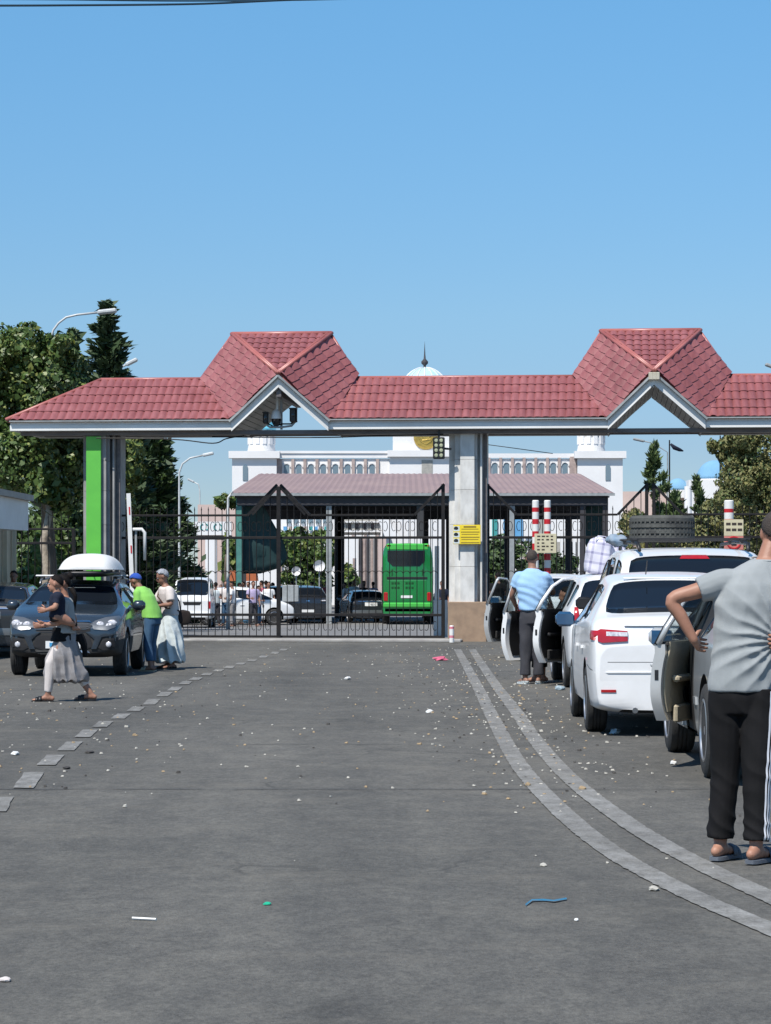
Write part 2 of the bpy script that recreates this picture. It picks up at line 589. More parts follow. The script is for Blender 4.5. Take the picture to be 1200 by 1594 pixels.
def slope_plane(poly3, U, V, pu, pv, tiled=True):
    """poly3: convex 3-D polygon (Vectors), U across, V down; lays tile cells."""
    O = poly3[0]
    U = U.normalized(); V = V.normalized()
    N = U.cross(V).normalized()
    if N.z < 0: N = -N
    V = N.cross(U).normalized() if N.cross(U).dot(V) > 0 else -(N.cross(U).normalized())
    P2 = [((p - O).dot(U), (p - O).dot(V)) for p in poly3]
    cx = sum(p[0] for p in P2) / len(P2); cy = sum(p[1] for p in P2) / len(P2)
    edges = []
    for i in range(len(P2)):
        a = Vector(P2[i]); b = Vector(P2[(i + 1) % len(P2)])
        n = Vector((b.y - a.y, a.x - b.x)).normalized()
        if (Vector((cx, cy)) - a).dot(n) < 0: n = -n
        edges.append((a, n))
    u0 = min(p[0] for p in P2); u1 = max(p[0] for p in P2)
    v0 = min(p[1] for p in P2); v1 = max(p[1] for p in P2)
    nv = max(1, round((v1 - v0) / pv)); dv = (v1 - v0) / nv
    Mx = Matrix((U, V, N)).transposed().to_4x4(); Mx.translation = O
    i0 = math.floor(u0 / pu); i1 = math.ceil(u1 / pu)
    for i in range(i0, i1):
        for j in range(nv):
            ua, va = i * pu, v0 + j * dv
            cor = [Vector((ua, va)), Vector((ua + pu, va)), Vector((ua, va + dv)), Vector((ua + pu, va + dv))]
            ins = [[(c - a).dot(n) > -1e-3 for c in cor] for a, n in edges]
            if any(not any(r_) for r_ in ins): continue
            tiles_cand.append((Mx, ua, va, pu, dv, edges if not all(all(r_) for r_ in ins) else None))


TC = {}


def tile_mb(pu, dv):
    mb = MB()
    n = 7
    rows = [(0.0, 0.0), (.5, .010), (1.0, .020), (1.0, .0)]
    for r_, (fv, h) in enumerate(rows):
        for i in range(n):
            f = i / (n - 1)
            wave = .048 * abs(math.sin(PI * min(1, f * 1.04) ** .85)) ** .75
            scal = .16 * dv * math.sin(PI * f ** .8)
            mb.v.append((f * pu, fv * dv + (scal if fv == 1.0 else 0) - .07 * dv * (fv == 1), h + wave))
    for r_ in range(3):
        for i in range(n - 1):
            a = r_ * n + i
            mb.f.append((a, a + 1, a + n + 1, a + n))
    return mb


def v3(px, z, gy):
    return Vector((G(px, gy), gy, z))


GAB = [dict(T1=363, T2=514, A=433, S1=313, S2=557, L1=360, L2=511),
       dict(T1=937, T2=1088, A=1018, S1=893, S2=1137, L1=946, L2=1098)]
gx_ = []
for g in GAB:
    gx_.append({k: v3(v, {'T': ZT, 'A': ZA, 'S': ZR, 'L': ZE}[k[0]], {'T': 0, 'A': -AG, 'S': 0, 'L': -EG}[k[0]]) for k, v in g.items()})
e0 = Vector((1, 0, 0)); dn = Vector((0, -EG, ZE - ZR))
PU, PV = .183, .385
# main front slope pieces
spans = [(Vector((XRL, 0, ZR)), gx_[0]['S1'], gx_[0]['L1'], Vector((XL, -EG, ZE))),
         (gx_[0]['S2'], gx_[1]['S1'], gx_[1]['L1'], gx_[0]['L2']),
         (gx_[1]['S2'], Vector((XR, 0, ZR)), Vector((XR, -EG, ZE)), gx_[1]['L2'])]
for s_ in spans:
    slope_plane(list(s_), e0, dn, PU, PV)
for g in gx_:
    T1, T2, A, S1, S2, L1, L2 = (g[k] for k in ('T1', 'T2', 'A', 'S1', 'S2', 'L1', 'L2'))
    slope_plane([T1, T2, A], e0, A - (T1 + T2) / 2, PU, .30)
    for T_, L_, S_ in ((T1, L1, S1), (T2, L2, S2)):
        Q = [T_, A, L_, S_]
        X = np.array([[p.x, p.y, 1] for p in Q]); Zv = np.array([p.z for p in Q])
        co = np.linalg.lstsq(X, Zv, rcond=None)[0]
        Qf = [Vector((p.x, p.y, co[0] * p.x + co[1] * p.y + co[2] + .02)) for p in Q]
        slope_plane(Qf, Qf[1] - Qf[0], Qf[3] - Qf[0], .33, .195)
        mbq = MB(); mbq.add([p + Vector((0, 0, -.05)) for p in Qf], [(0, 1, 2, 3)])
        part('roof_deck', mbq, 'ridge', gate)
    # flashing along ridges and hips
    mb = MB(); mb.tube([T1 + Vector((-.03, 0, .02)), T2 + Vector((.03, 0, .02))], .055, 8)
    part('ridge_cap', mb, 'ridge', gate, smooth=True)
    for T in (T1, T2):
        q = (A - T).normalized()
        mb = MB()
        for off in (-.045, .045):
            mb.tube([T + Vector((off, 0, .03)), A + Vector((off * .4, -.02, .035))], .042, 8)
        part('hip_cap', mb, 'ridge', gate, smooth=True)
    for T, S in ((T1, S1), (T2, S2)):
        mb = MB(); mb.tube([T + Vector((0, 0, .02)), S + Vector((0, 0, .02))], .038, 8)
        part('ridge_cap', mb, 'ridge', gate, smooth=True)
    # back faces of the gable, mirrored
    mb = MB()
    B = Vector((A.x, AG, ZA)); R1 = Vector((L1.x, EG, ZE)); R2 = Vector((L2.x, EG, ZE))
    mb.add([T1, T2, B, R1, R2, S1, S2], [(1, 0, 2), (0, 5, 3, 2), (1, 2, 4, 6)])
    part('back_roof_slope', mb, 'ridge', gate)
    # deck just below the tiles
    dz = Vector((0, 0, -.035))
    mb = MB()
    mb.add([p + dz for p in (T1, T2, A, L1, L2, S1, S2)], [(0, 1, 2)])
    part('roof_deck', mb, 'ridge', gate)
    # bargeboards, front and back, and the sloping soffit made of slats
    for sgn in (-1, 1):
        for L_ in (L1, L2):
            Af = Vector((A.x, sgn * (AG - .04), ZA - .05)); Lf = Vector((L_.x, sgn * (EG - .02), ZE - .02))
            d = (Lf - Af)
            n = Vector((0, sgn, 0))
            mb = MB()
            h = .245
            y0 = .0; t = .03
            vs = []
            for yy in (y0, t):
                for P_ in (Af, Lf):
                    for zz in (0, -h):
                        vs.append(P_ + Vector((0, sgn * yy, zz)))
            mb.add(vs, [(0, 1, 3, 2), (4, 6, 7, 5), (0, 4, 5, 1), (2, 3, 7, 6), (0, 2, 6, 4), (1, 5, 7, 3)])
            part('bargeboard', mb, 'white_paint', gate)
            e_ = Vector((0, sgn * .055, .0)); q_ = (Lf - Af).normalized()
            part('edge_flashing', MB().bar(Af + e_ - q_ * .02, Lf + e_ + q_ * .03, .14, .05), 'grey_metal', gate)
    for L_ in (L1, L2):
        a = Vector((A.x, 0, ZA - .32)); b = Vector((L_.x, 0, ZE - .24))
        d = b - a; k = 11
        nrm = Vector((-d.z, 0, d.x)).normalized()
        if nrm.z > 0: nrm = -nrm
        for i in range(k):
            p = a + d * ((i + .04) / k); q = a + d * ((i + .94) / k)
            mb = MB()
            up = -nrm * .02
            vs = []
            for P_, gyf in ((p, i / k), (q, (i + 1) / k)):
                D = (AG - .05) * (1 - gyf) + (EG - .04) * gyf
                for yy in (-D, D):
                    for u_ in (Vector(), up):
                        vs.append(P_ + Vector((0, yy, 0)) + u_)
            mb.add(vs, [(0, 1, 3, 2), (4, 6, 7, 5), (0, 4, 5, 1), (2, 3, 7, 6), (0, 2, 6, 4), (1, 5, 7, 3)])
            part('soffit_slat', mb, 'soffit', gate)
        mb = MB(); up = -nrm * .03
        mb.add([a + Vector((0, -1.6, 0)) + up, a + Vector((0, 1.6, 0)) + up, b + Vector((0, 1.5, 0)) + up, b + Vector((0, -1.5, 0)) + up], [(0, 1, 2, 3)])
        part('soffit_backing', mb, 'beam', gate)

# tiles: the 300 that show largest are parts, the rest one stuff part
index = []
def tsize(t):
    Mx, ua, va, pu, dv, ed = t
    c = Mx @ Vector((ua + pu / 2, va + dv / 2, 0))
    c = gate_m @ c
    return (0 if ed is None else 1, c.y)
gate_m = Matrix.Translation((0, GY0, 0)) @ Matrix.Rotation(GROT, 4, 'Z')
tiles_cand.sort(key=tsize)
stuff = MB(); cnt = 0
for t in tiles_cand:
    Mx, ua, va, pu, dv, ed = t
    key = (round(pu, 4), round(dv, 4))
    if ed is None and cnt < 300:
        if key not in TC:
            TC[key] = tile_mb(pu, dv).mesh('tile', M['tile'], 50.0, fixn=False)
        o = link('tile', TC[key], roof)
        jit = Matrix.Rotation(rad(random.uniform(-.5, .5)), 4, 'X')
        o.matrix_local = Mx @ Matrix.Translation((ua, va, random.uniform(0, .003))) @ jit
        cnt += 1
        continue
    mb = tile_mb(pu, dv)
    if ed is None:
        T_ = Mx @ Matrix.Translation((ua, va, 0))
        stuff.add([T_ @ Vector(p) for p in mb.v], mb.f)
    else:
        bm = bmesh.new()
        vv = [bm.verts.new((p[0] + ua, p[1] + va, p[2])) for p in mb.v]
        for f in mb.f: bm.faces.new([vv[i] for i in f])
        for a, n in ed:
            bmesh.ops.bisect_plane(bm, geom=bm.verts[:] + bm.edges[:] + bm.faces[:], plane_co=(a.x, a.y, 0), plane_no=(-n.x, -n.y, 0), clear_outer=True)
        bm.verts.index_update()
        stuff.add([Mx @ v.co for v in bm.verts], [[v.index for v in f.verts] for f in bm.faces])
        bm.free()
ts = part('tile', stuff, 'tile', roof, smooth=40.0)
ts['kind'] = 'stuff'

# main ridge caps, deck, back slope, end hip
mb = MB()
for a, b in ((XRL, gx_[0]['S1'].x), (gx_[0]['S2'].x, gx_[1]['S1'].x), (gx_[1]['S2'].x, XR)):
    m2 = MB(); m2.tube([(a, 0, ZR + .015), (b, 0, ZR + .015)], .045, 8)
    part('ridge_cap', m2, 'ridge', gate, smooth=True)
m2 = MB(); m2.tube([(XRL, 0, ZR + .015), (XL - .02, -EG - .02, ZE + .03)], .045, 8)
part('hip_cap', m2, 'ridge', gate, smooth=True)
m2 = MB(); m2.tube([(XRL, 0, ZR + .015), (XL - .02, EG + .02, ZE + .03)], .045, 8)
part('hip_cap', m2, 'ridge', gate, smooth=True)
mb = MB()
dzv = Vector((0, 0, -.03))
for s_ in spans:
    mb.add([p + dzv for p in s_], [(0, 1, 2, 3)])
    mb.add([Vector((p.x, -p.y + 0.001, p.z)) + dzv for p in s_], [(0, 1, 2, 3)])
mb.add([Vector((XRL, 0, ZR)) + dzv, Vector((XL, -EG, ZE)) + dzv, Vector((XL, EG, ZE)) + dzv], [(0, 1, 2)])
part('roof_deck', mb, 'ridge', gate)
# fascia boards and box beams
FB, FT = 4.915, 5.115
for a, b in ((XL + .06, gx_[0]['L1'].x + .02), (gx_[0]['L2'].x - .02, gx_[1]['L1'].x + .02), (gx_[1]['L2'].x - .02, XR)):
    for sg in (-1, 1):
        m2 = MB(); y = sg * (EG - .07)
        m2.box(a, b, min(y, y + sg * -.03), max(y, y + sg * -.03), FB, FT)
        part('fascia_board', m2, 'white_paint', gate)
        m2 = MB(); y = sg * (EG - .085)
        m2.box(a, b, min(y, y + sg * -.03), max(y, y + sg * -.03), FB - .012, FB + .085)
        m2.box(a, b, min(y + sg * .045, y), max(y + sg * .045, y), FB + .0, FB + .125)
        part('fascia_trim', m2, 'white_paint', gate)
        m2 = MB(); y = sg * (EG + .055)
        m2.box(a, b, min(y, y - sg * .08), max(y, y - sg * .08), FT + .002, FT + .03)
        part('shadow_drip_edge', m2, 'grey_metal', gate)  # grey strip added to throw a straight shadow line on the fascia
    m2 = MB(); m2.box(a, b, -EG + .12, EG - .12, FB + .02, FB + .05)
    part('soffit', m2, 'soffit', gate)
m2 = MB(); m2.box(XL + .06, XL + .09, -EG + .08, EG - .08, FB, FT)
part('fascia_board', m2, 'white_paint', gate)
for y in (-1.34, 1.2):
    zo = .10 if y > 0 else 0
    m2 = MB(); m2.bbox(XL + .25, XR, y, y + .16, 4.815 + zo, 4.915 + zo, .008)
    part('beam', m2, 'beam', gate)
# finial box at the right gable apex
A = gx_[1]['A']
m2 = MB(); m2.bbox(A.x - .125, A.x + .125, -AG - .10, -AG + .22, ZA - .19, ZA - .02, .01)
for i in (-1, 1): m2.box(A.x + i * .04 - .004, A.x + i * .04 + .004, -AG - .105, -AG - .09, ZA - .19, ZA - .02)
part('ridge_beam_end', m2, mat('cream_box', (.50, .47, .38), (.42, .39, .30), 6, .6), gate)
A = gx_[0]['A']
m2 = MB(); m2.bbox(A.x - .06, A.x + .06, -AG + .10, AG - .1, ZA - .52, ZA - .34, .01)
part('ridge_beam', m2, 'beam', gate)
m2 = MB(); m2.bar((A.x - .02, -1.26, 4.93), (A.x - .02, -1.26, ZA - .36), .05)
part('mounting_post', m2, 'grey_metal', gate)


# columns
M['clad_shade'] = mat('shaded_marble_cladding', (.34, .335, .325), (.22, .22, .215), 2, .6, bump=.06)  # darker copy of the cladding: the left column's shade put into its colour
def column(pxc, name):
    xc = G(pxc, -1.3)
    cm = 'clad' if name == 'c' else 'clad_shade'
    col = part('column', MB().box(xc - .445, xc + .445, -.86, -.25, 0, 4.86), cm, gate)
    steps = [(-.43, -.30, .02), (-.30, .225, .22), (-.165, .165, .34)]
    for i, (a, b, d) in enumerate(steps):
        z = 0
        hs = [.92, .82, .98, .8, .7, .66]
        for h in hs:
            m2 = MB(); m2.bbox(xc + a, xc + b, -.86 - d, -.858, z + .003, z + h - .003, .004)
            part('cladding_panel', m2, cm, col)
            z += h
            if z + .5 > 4.86: break
    m2 = MB(); m2.bbox(xc + .29, xc + .335, -.86 - .20, -.858, 0.9, 4.86, .004)
    part('cladding_strip', m2, cm, col)
    m2 = MB(); m2.bbox(xc + .36, xc + .44, -.90, -.858, 0.9, 4.86, .004)
    part('cladding_strip', m2, 'beam', col)
    m2 = MB(); m2.bbox(xc - .447, xc + .447, -1.27, -.2, 0, .93, .012)
    part('column_base', m2, 'base', col)
    return xc, col


xc1, col1 = column(727, 'c')
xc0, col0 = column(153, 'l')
xg0 = G(132, -1.45); xg1 = G(155, -1.45)
m2 = MB(); m2.bbox(xg0, xg1, -1.30, -1.245, 1.0, 4.79, .006)
gp = part('green_panel', m2, 'green_panel', col0)
# ---------------------------------------------------------------- iron gates and fences
def scroll_mb(w, h, flip=1):
    """C-shaped scroll in the xz plane"""
    mb = MB(); pts = []
    for i in range(11):
        a = rad(50 + 260 * i / 10)
        r = 1.0
        pts.append((flip * math.cos(a) * w / 2, 0, math.sin(a) * h / 2))
    mb.tube(pts, .0075, 4)
    return mb


IRON = 'dark_metal'


def iron_leaf(name, label, cat, p0, p1, zr, zbot, peaks=(False, False), group=None, sp=.157, scrolls=True, spikes=.16, braces=False, stiles=(True, True)):
    """leaf from world p0 to p1 (x,y); zr = rail heights (upper, mid, lower)"""
    a = Vector((p0[0], p0[1], 0)); b = Vector((p1[0], p1[1], 0))
    L = (b - a).length
    rz = math.atan2(b.y - a.y, b.x - a.x)
    t = thing(name, label, cat, a, rz, group)
    zu, zm, zl = zr
    PK = .70; PH = .72

    def top(x):
        z = zu
        if peaks[0] and x < PK: z = zu + PH * (1 - x / PK)
        if peaks[1] and x > L - PK: z = zu + PH * (1 - (L - x) / PK)
        return z
    for z in (zm, zl, zbot):
        part('rail', MB().bbox(0, L, -.03, .03, z - .03, z + .03, .006), IRON, t)
    xa = PK if peaks[0] else 0
    xb = L - PK if peaks[1] else L
    part('rail', MB().bbox(xa, xb, -.025, .025, zu - .025, zu + .025, .006), IRON, t)
    if peaks[0]: part('peak_brace', MB().bar((0, 0, zu + PH), (PK, 0, zu), .06), IRON, t)
    if peaks[1]: part('peak_brace', MB().bar((L, 0, zu + PH), (L - PK, 0, zu), .06), IRON, t)
    for k, x in enumerate((0.03, L - .03)):
        if stiles[k]:
            part('stile', MB().bbox(x - .04, x + .04, -.04, .04, .03, top(x) + .03, .008), IRON, t)
    n = int(L / sp)
    sp2 = L / n
    cache = {}
    for i in range(1, n):
        x = i * sp2
        zt = top(x) + (spikes if not (peaks[0] and x < PK or peaks[1] and x > L - PK) else 0)
        key = round(zt, 2)
        if key not in cache:
            m = MB(); m.tube([(0, 0, zbot), (0, 0, zt - .04)], .0105, 5, cap=False)
            m.tube([(0, 0, zt - .04), (0, 0, zt + .05)], [.016, .002], 4)
            cache[key] = m.mesh('picket', M[IRON])
        link('picket', cache[key], t, (x, 0, 0))
    if scrolls:
        for zc, hh in (((zu + zm) / 2, (zu - zm) * .42), ((zl + zbot) / 2 + .0, (zl - zbot) * .42)):
            me = [scroll_mb(.10, hh, f).mesh('scroll', M[IRON]) for f in (1, -1)]
            for i in range(1, n - 1, 2):
                link('scroll', me[1], t, (i * sp2 + sp2 * .38, 0, zc))
                link('scroll', me[0], t, (i * sp2 + sp2 * 1.62, 0, zc))
        m = MB()
        me = None
        pts = [(sp2 * .5 * (1 - math.cos(PI * k / 8)), 0, .08 * math.sin(PI * k / 8)) for k in range(9)]
        me = MB().tube(pts, .008, 4).mesh('arch', M[IRON])
        for i in range(0, n - 1, 1):
            link('arch', me, t, (i * sp2, 0, zm - .86))
    return t


def LP(px, d=None):
    """world x, y of a photo column on the gate line"""
    x = G(px, .0 - .12)
    v = gate_m @ Vector((x, -.12 - .55, 0))
    return (v.x, v.y)


Yg = 60.3
zz = lambda py: CAMH + (HYP - py) * Yg / FPX
ZU, ZM, ZL, ZB = zz(802), zz(837), zz(957), zz(991)
leafA = iron_leaf('iron_gate', 'black iron gate leaf left of the tall meeting post, behind the woman in white', 'gate', LP(182), LP(436), (ZU, ZM, ZL), ZB, (False, True), 'iron gate leaves under the canopy', stiles=(True, False))
leafB = iron_leaf('iron_gate', 'black iron gate leaf in front of the green bus, scrollwork along its foot', 'gate', LP(441), LP(694), (ZU, ZM, ZL), ZB, (True, True), 'iron gate leaves under the canopy', stiles=(False, True))
leafC = iron_leaf('iron_gate', 'black iron gate leaf right of the central marble column, behind the striped poles', 'gate', LP(759), LP(1008), (ZU, ZM, ZL), ZB, (True, True), 'iron gate leaves under the canopy', stiles=(True, True))
leafD = iron_leaf('iron_gate', 'black iron gate leaf at the far right, behind the man in grey', 'gate', LP(1015), LP(1262), (ZU, ZM, ZL), ZB, (True, True), 'iron gate leaves under the canopy', stiles=(True, True))
x, y = LP(438.5)
t = thing('gate_post', 'square black post where the two left gate leaves meet', 'post', (x, y - .06, 0))
part('post_shaft', MB().bbox(-.05, .05, -.05, .05, 0, zz(757), .01), 'dark_metal', t)
part('brace', MB().bar((-.02, 0, zz(758)), (-.62, .02, zz(801)), .05), 'dark_metal', t)
part('brace', MB().bar((.02, 0, zz(758)), (.62, .02, zz(801)), .05), 'dark_metal', t)
# long grey pipe rail low across leaf A
fx0, fy0 = LP(-60); fx1, fy1 = LP(124)
iron_leaf('iron_fence', 'black iron picket fence left of the green-panelled column', 'fence', (fx0, fy0), (fx1, fy1), (zz(823), zz(845), zz(960)), zz(990), scrolls=False, spikes=.30)
# ---------------------------------------------------------------- customs shed beyond the gate
M['shed_roof'] = mat('faded_purple_corrugated_roof', (.30, .215, .20), (.255, .18, .175), .8, .6)
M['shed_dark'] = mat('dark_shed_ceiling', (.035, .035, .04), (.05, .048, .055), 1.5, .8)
M['tarp'] = mat('dark_green_tarpaulin', (.010, .034, .036), (.014, .052, .052), 1.2, .7, bump=.3, bscale=3)
M['green_post'] = mat('green_steel_post', (.08, .24, .20), (.06, .18, .16), 3, .5)
SD = 106.0
sx = lambda px, d: (px - CXP) * d / FPX
sz = lambda py, d: CAMH + (HYP - py) * d / FPX
shed = thing('vehicle_inspection_shed', 'long open shed with faded purple corrugated roof behind the iron gates', 'shed', (0, SD, 0))
x0, x1 = sx(357, SD), sx(957, SD)
ze = sz(768, SD); zr_ = ze + 1.10
D2 = 7.5
hx = .85
mb = MB(); n = 118
for (ya, za, xa, xb), (yb, zb, xc, xd) in ((((0, ze, x0, x1)), (D2, zr_, x0 + hx, x1 - hx)),):
    pass
for i in range(n + 1):
    f = i / n
    up = .028 * (i % 2)
    mb.v.append((x0 + (x1 - x0) * f, SD, ze + up))
    mb.v.append((x0 + hx + (x1 - x0 - 2 * hx) * f, SD + D2, zr_ + up))
    mb.v.append((x0 + (x1 - x0) * f, SD + 2 * D2, ze + up))
for i in range(n):
    a = 3 * i
    mb.f += [(a, a + 3, a + 4, a + 1), (a + 1, a + 4, a + 5, a + 2)]
mb.add([(x0, SD, ze), (x0 + hx, SD + D2, zr_), (x0, SD + 2 * D2, ze), (x1, SD, ze), (x1 - hx, SD + D2, zr_), (x1, SD + 2 * D2, ze)], [(0, 1, 2), (3, 5, 4)])
part('corrugated_roof', mb, 'shed_roof', shed, world=True)
part('eave_flashing', MB().box(x0, x1, SD - .05, SD - .02, ze - .10, ze + .01), 'grey_metal', shed, world=True)
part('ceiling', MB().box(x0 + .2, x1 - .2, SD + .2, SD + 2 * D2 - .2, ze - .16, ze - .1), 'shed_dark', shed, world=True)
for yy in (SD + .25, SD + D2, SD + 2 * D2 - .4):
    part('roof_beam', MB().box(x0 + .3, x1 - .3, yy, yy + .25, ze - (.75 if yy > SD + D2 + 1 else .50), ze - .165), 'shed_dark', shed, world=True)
for px in (372, 512, 797, 907, 942):
    d = SD + .4
    x = sx(px, d); w = .11
    m_ = 'grey_metal' if px in (512, 797) else ('green_post' if px == 372 else 'shed_dark')
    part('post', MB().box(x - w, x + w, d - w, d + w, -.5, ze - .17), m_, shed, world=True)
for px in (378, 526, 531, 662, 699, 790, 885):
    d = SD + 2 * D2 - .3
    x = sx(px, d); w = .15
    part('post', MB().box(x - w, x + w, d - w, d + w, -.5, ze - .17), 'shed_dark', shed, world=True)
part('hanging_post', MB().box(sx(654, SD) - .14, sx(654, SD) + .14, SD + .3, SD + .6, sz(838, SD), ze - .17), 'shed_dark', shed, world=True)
# green tarpaulins, sagging between the posts
for lab, pts in (('dark green tarpaulin hung in the left bay of the shed', [(376, 776, 0), (377, 893, 0), (405, 893, .3), (436, 884, .5), (449, 868, .7), (441, 842, .6), (424, 812, .4), (404, 776, .2)]),
                 ('dark green tarpaulin hung in the right bay of the shed', [(945, 772, 0), (945, 866, 0), (925, 868, .3), (912, 850, .5), (903, 815, .4), (912, 790, .2), (930, 772, .1)])):
    P = [W(px, py, SD + .9 + dy) for px, py, dy in pts]
    bm = bmesh.new()
    vs = [bm.verts.new(p) for p in P]
    f = bm.faces.new(vs)
    bmesh.ops.triangulate(bm, faces=[f])
    bmesh.ops.subdivide_edges(bm, edges=bm.edges[:], cuts=5, use_grid_fill=True)
    for v in bm.verts:
        v.co.y += .18 * mnoise.noise(v.co * 1.3) + .05 * math.sin(v.co.x * 9 + v.co.z * 4)
    r_ = bmesh.ops.solidify(bm, geom=bm.faces[:], thickness=.01)
    me = bpy.data.meshes.new('tarpaulin'); bm.to_mesh(me); bm.free()
    me.materials.append(M['tarp']); me.polygons.foreach_set('use_smooth', [True] * len(me.polygons))
    base = Vector((P[0].x, P[0].y, P[0].z))
    me.transform(Matrix.Translation(-base))
    o = link('tarpaulin', me, None, base)
    tag(o, lab, 'tarpaulin')

# ---------------------------------------------------------------- white customs hall with towers
HD = 175.0
M['turq'] = mat('turquoise_roof', (.12, .42, .55), (.16, .48, .60), 1, .4)
M['paleblue'] = mat('pale_blue_dome', (.38, .58, .66), (.45, .63, .70), .5, .4, stretch=(6, 6, .5))
M['bluedome'] = mat('bright_blue_dome', (.17, .34, .50), (.20, .38, .54), .5, .85, spec=.1)
M['gold'] = mat('gold_emblem', (.55, .40, .10), (.40, .28, .07), 3, .35, metal=.5)
M['pinkstone'] = mat('pink_stone_pier', (.44, .35, .31), (.30, .23, .21), 3, .7)
M['pinkwall'] = mat('pale_pink_wall', (.60, .46, .40), (.52, .40, .36), .5, .8)
hall = thing('customs_hall', 'long white hall with arched windows, battlemented turrets and a pale blue dome', 'building', (0, HD, 0))
hz = lambda py: sz(py, HD)
hxx = lambda px: sx(px, HD)
part('wall', MB().box(hxx(362), hxx(968), HD, HD + 22, -.5, hz(714)), 'white_wall', hall, world=True)
for a, b, lab in ((362, 431, 0), (898, 968, 0)):
    part('corner_block', MB().box(hxx(a), hxx(b), HD - .6, HD - .002, -.5, hz(714)), 'white_wall', hall, world=True)
    part('cornice', MB().box(hxx(a) - .22, hxx(b) + .22, HD - .9, HD - .01, hz(714) + .002, hz(703)), 'white_wall', hall, world=True)
    part('window', MB().prism([(hxx((a + b) / 2 + (14 if a < 500 else 12) * (-1 if a < 500 else 1)) + .17 * math.cos(t_), hz(728) + .17 * math.sin(t_)) for t_ in np.linspace(0, PI, 7)] + [(hxx((a + b) / 2 + (14 if a < 500 else 12) * (-1 if a < 500 else 1)) - .17, hz(748)), (hxx((a + b) / 2 + (14 if a < 500 else 12) * (-1 if a < 500 else 1)) + .17, hz(748))], HD - .66, HD - .598), 'glass_b', hall, world=True)
part('cornice', MB().box(hxx(431), hxx(605), HD - .14, HD, hz(713) + .003, hz(706)), 'white_wall', hall, world=True)
part('cornice', MB().box(hxx(431), hxx(605), HD - .22, HD + .1, hz(706) + .003, hz(702)), 'white_wall', hall, world=True)
part('cornice', MB().box(hxx(700), hxx(898), HD - .14, HD, hz(713) + .003, hz(706)), 'white_wall', hall, world=True)
part('centre_block', MB().box(hxx(606), hxx(722), HD - .8, HD + 14, -.5, hz(712)), 'white_wall', hall, world=True)
part('cornice', MB().box(hxx(603), hxx(725), HD - 1.1, HD + .01, hz(712) + .003, hz(702)), 'white_wall', hall, world=True)
part('attic', MB().box(hxx(612), hxx(716), HD - .5, HD + 12, hz(702) + .003, hz(655)), 'white_wall', hall, world=True)
part('recessed_panel', MB().box(hxx(656), hxx(673), HD - .83, HD - .79, -.5, hz(717)), 'soffit', hall, world=True)


def arch_win(cx, w, z0, z1, y, parent):
    pr = [(cx + w / 2 * math.cos(t_), z1 - w / 2 + w / 2 * math.sin(t_)) for t_ in np.linspace(0, PI, 8)] + [(cx - w / 2, z0), (cx + w / 2, z0)]
    wdw = part('window', MB().prism(pr, y - .03, y + .02), 'glass_b', parent, world=True)
    k = 8
    mb = MB()
    pr2 = [(cx + (w / 2 + .07) * math.cos(t_), z1 - w / 2 + (w / 2 + .07) * math.sin(t_)) for t_ in np.linspace(0, PI, k)]
    for i in range(k - 1):
        mb.bar((pr2[i][0], y - .05, pr2[i][1]), (pr2[i + 1][0], y - .05, pr2[i + 1][1]), .07, .07, up=(0, 1, 0))
    o = part('window_surround', mb, 'white_wall', wdw)
    o.matrix_parent_inverse = Matrix.Identity(4)
    o.location = (-parent.location.x, -parent.location.y, -parent.location.z)


for i in range(8):
    px = 446 + 19.0 * i
    arch_win(hxx(px), .36, hz(745), hz(723), HD, hall)
for i in range(9):
    px = 437 + 18.8 * i if i else 435
    part('pier', MB().box(hxx(px - (2.3 if i else 4)), hxx(px + (2.3 if i else 4)), HD - .16, HD - .001, 0, hz(714.5)), 'pinkstone', hall, world=True)
for i in range(8):
    px = 770 + 18.2 * i
    arch_win(hxx(px), .36, hz(745), hz(721), HD, hall)
for i in range(8):
    px = 761 + 18.2 * i
    part('pier', MB().box(hxx(px - 2.2), hxx(px + 2.2), HD - .16, HD - .001, -.5, hz(712.5)), 'pinkstone', hall, world=True)
part('pier', MB().box(hxx(887), hxx(897), HD - .2, HD - .001, -.5, hz(711)), 'pinkstone', hall, world=True)
# turrets
for px in (407, 920):
    c = W(px, 700, HD + 1.6); r = .98; zb_ = hz(704)
    mb = MB(); mb.lathe([(r * 1.02, zb_), (r * .94, hz(694)), (r * .94, hz(680)), (r * .9, hz(680))], (c.x, c.y, 0), 20)
    tw = part('turret', mb, 'white_wall', hall, world=True, smooth=30.0)
    for k in range(12):
        a = 2 * PI * (k + .5) / 12
        Mx = Matrix.Translation((c.x - hall.location.x, c.y - hall.location.y, 0)) @ Matrix.Rotation(a, 4, 'Z')
        mm = MB().box(r * .62, r * .98, -.135, .135, hz(690), hz(668), Mx)
        part('merlon', mm, 'white_wall', tw)
    part('drum', MB().lathe([(r * .7, hz(690)), (r * .7, hz(667))], (c.x - hall.location.x, c.y - hall.location.y, 0), 16), 'white_wall', tw, smooth=30.0)
    part('cone_roof', MB().lathe([(r * 1.02, hz(668)), (r * 1.04, hz(666)), (.72 * r, hz(655)), (.3 * r, hz(640)), (0.02, hz(626))], (c.x - hall.location.x, c.y - hall.location.y, 0), 16), 'turq', tw, smooth=30.0)
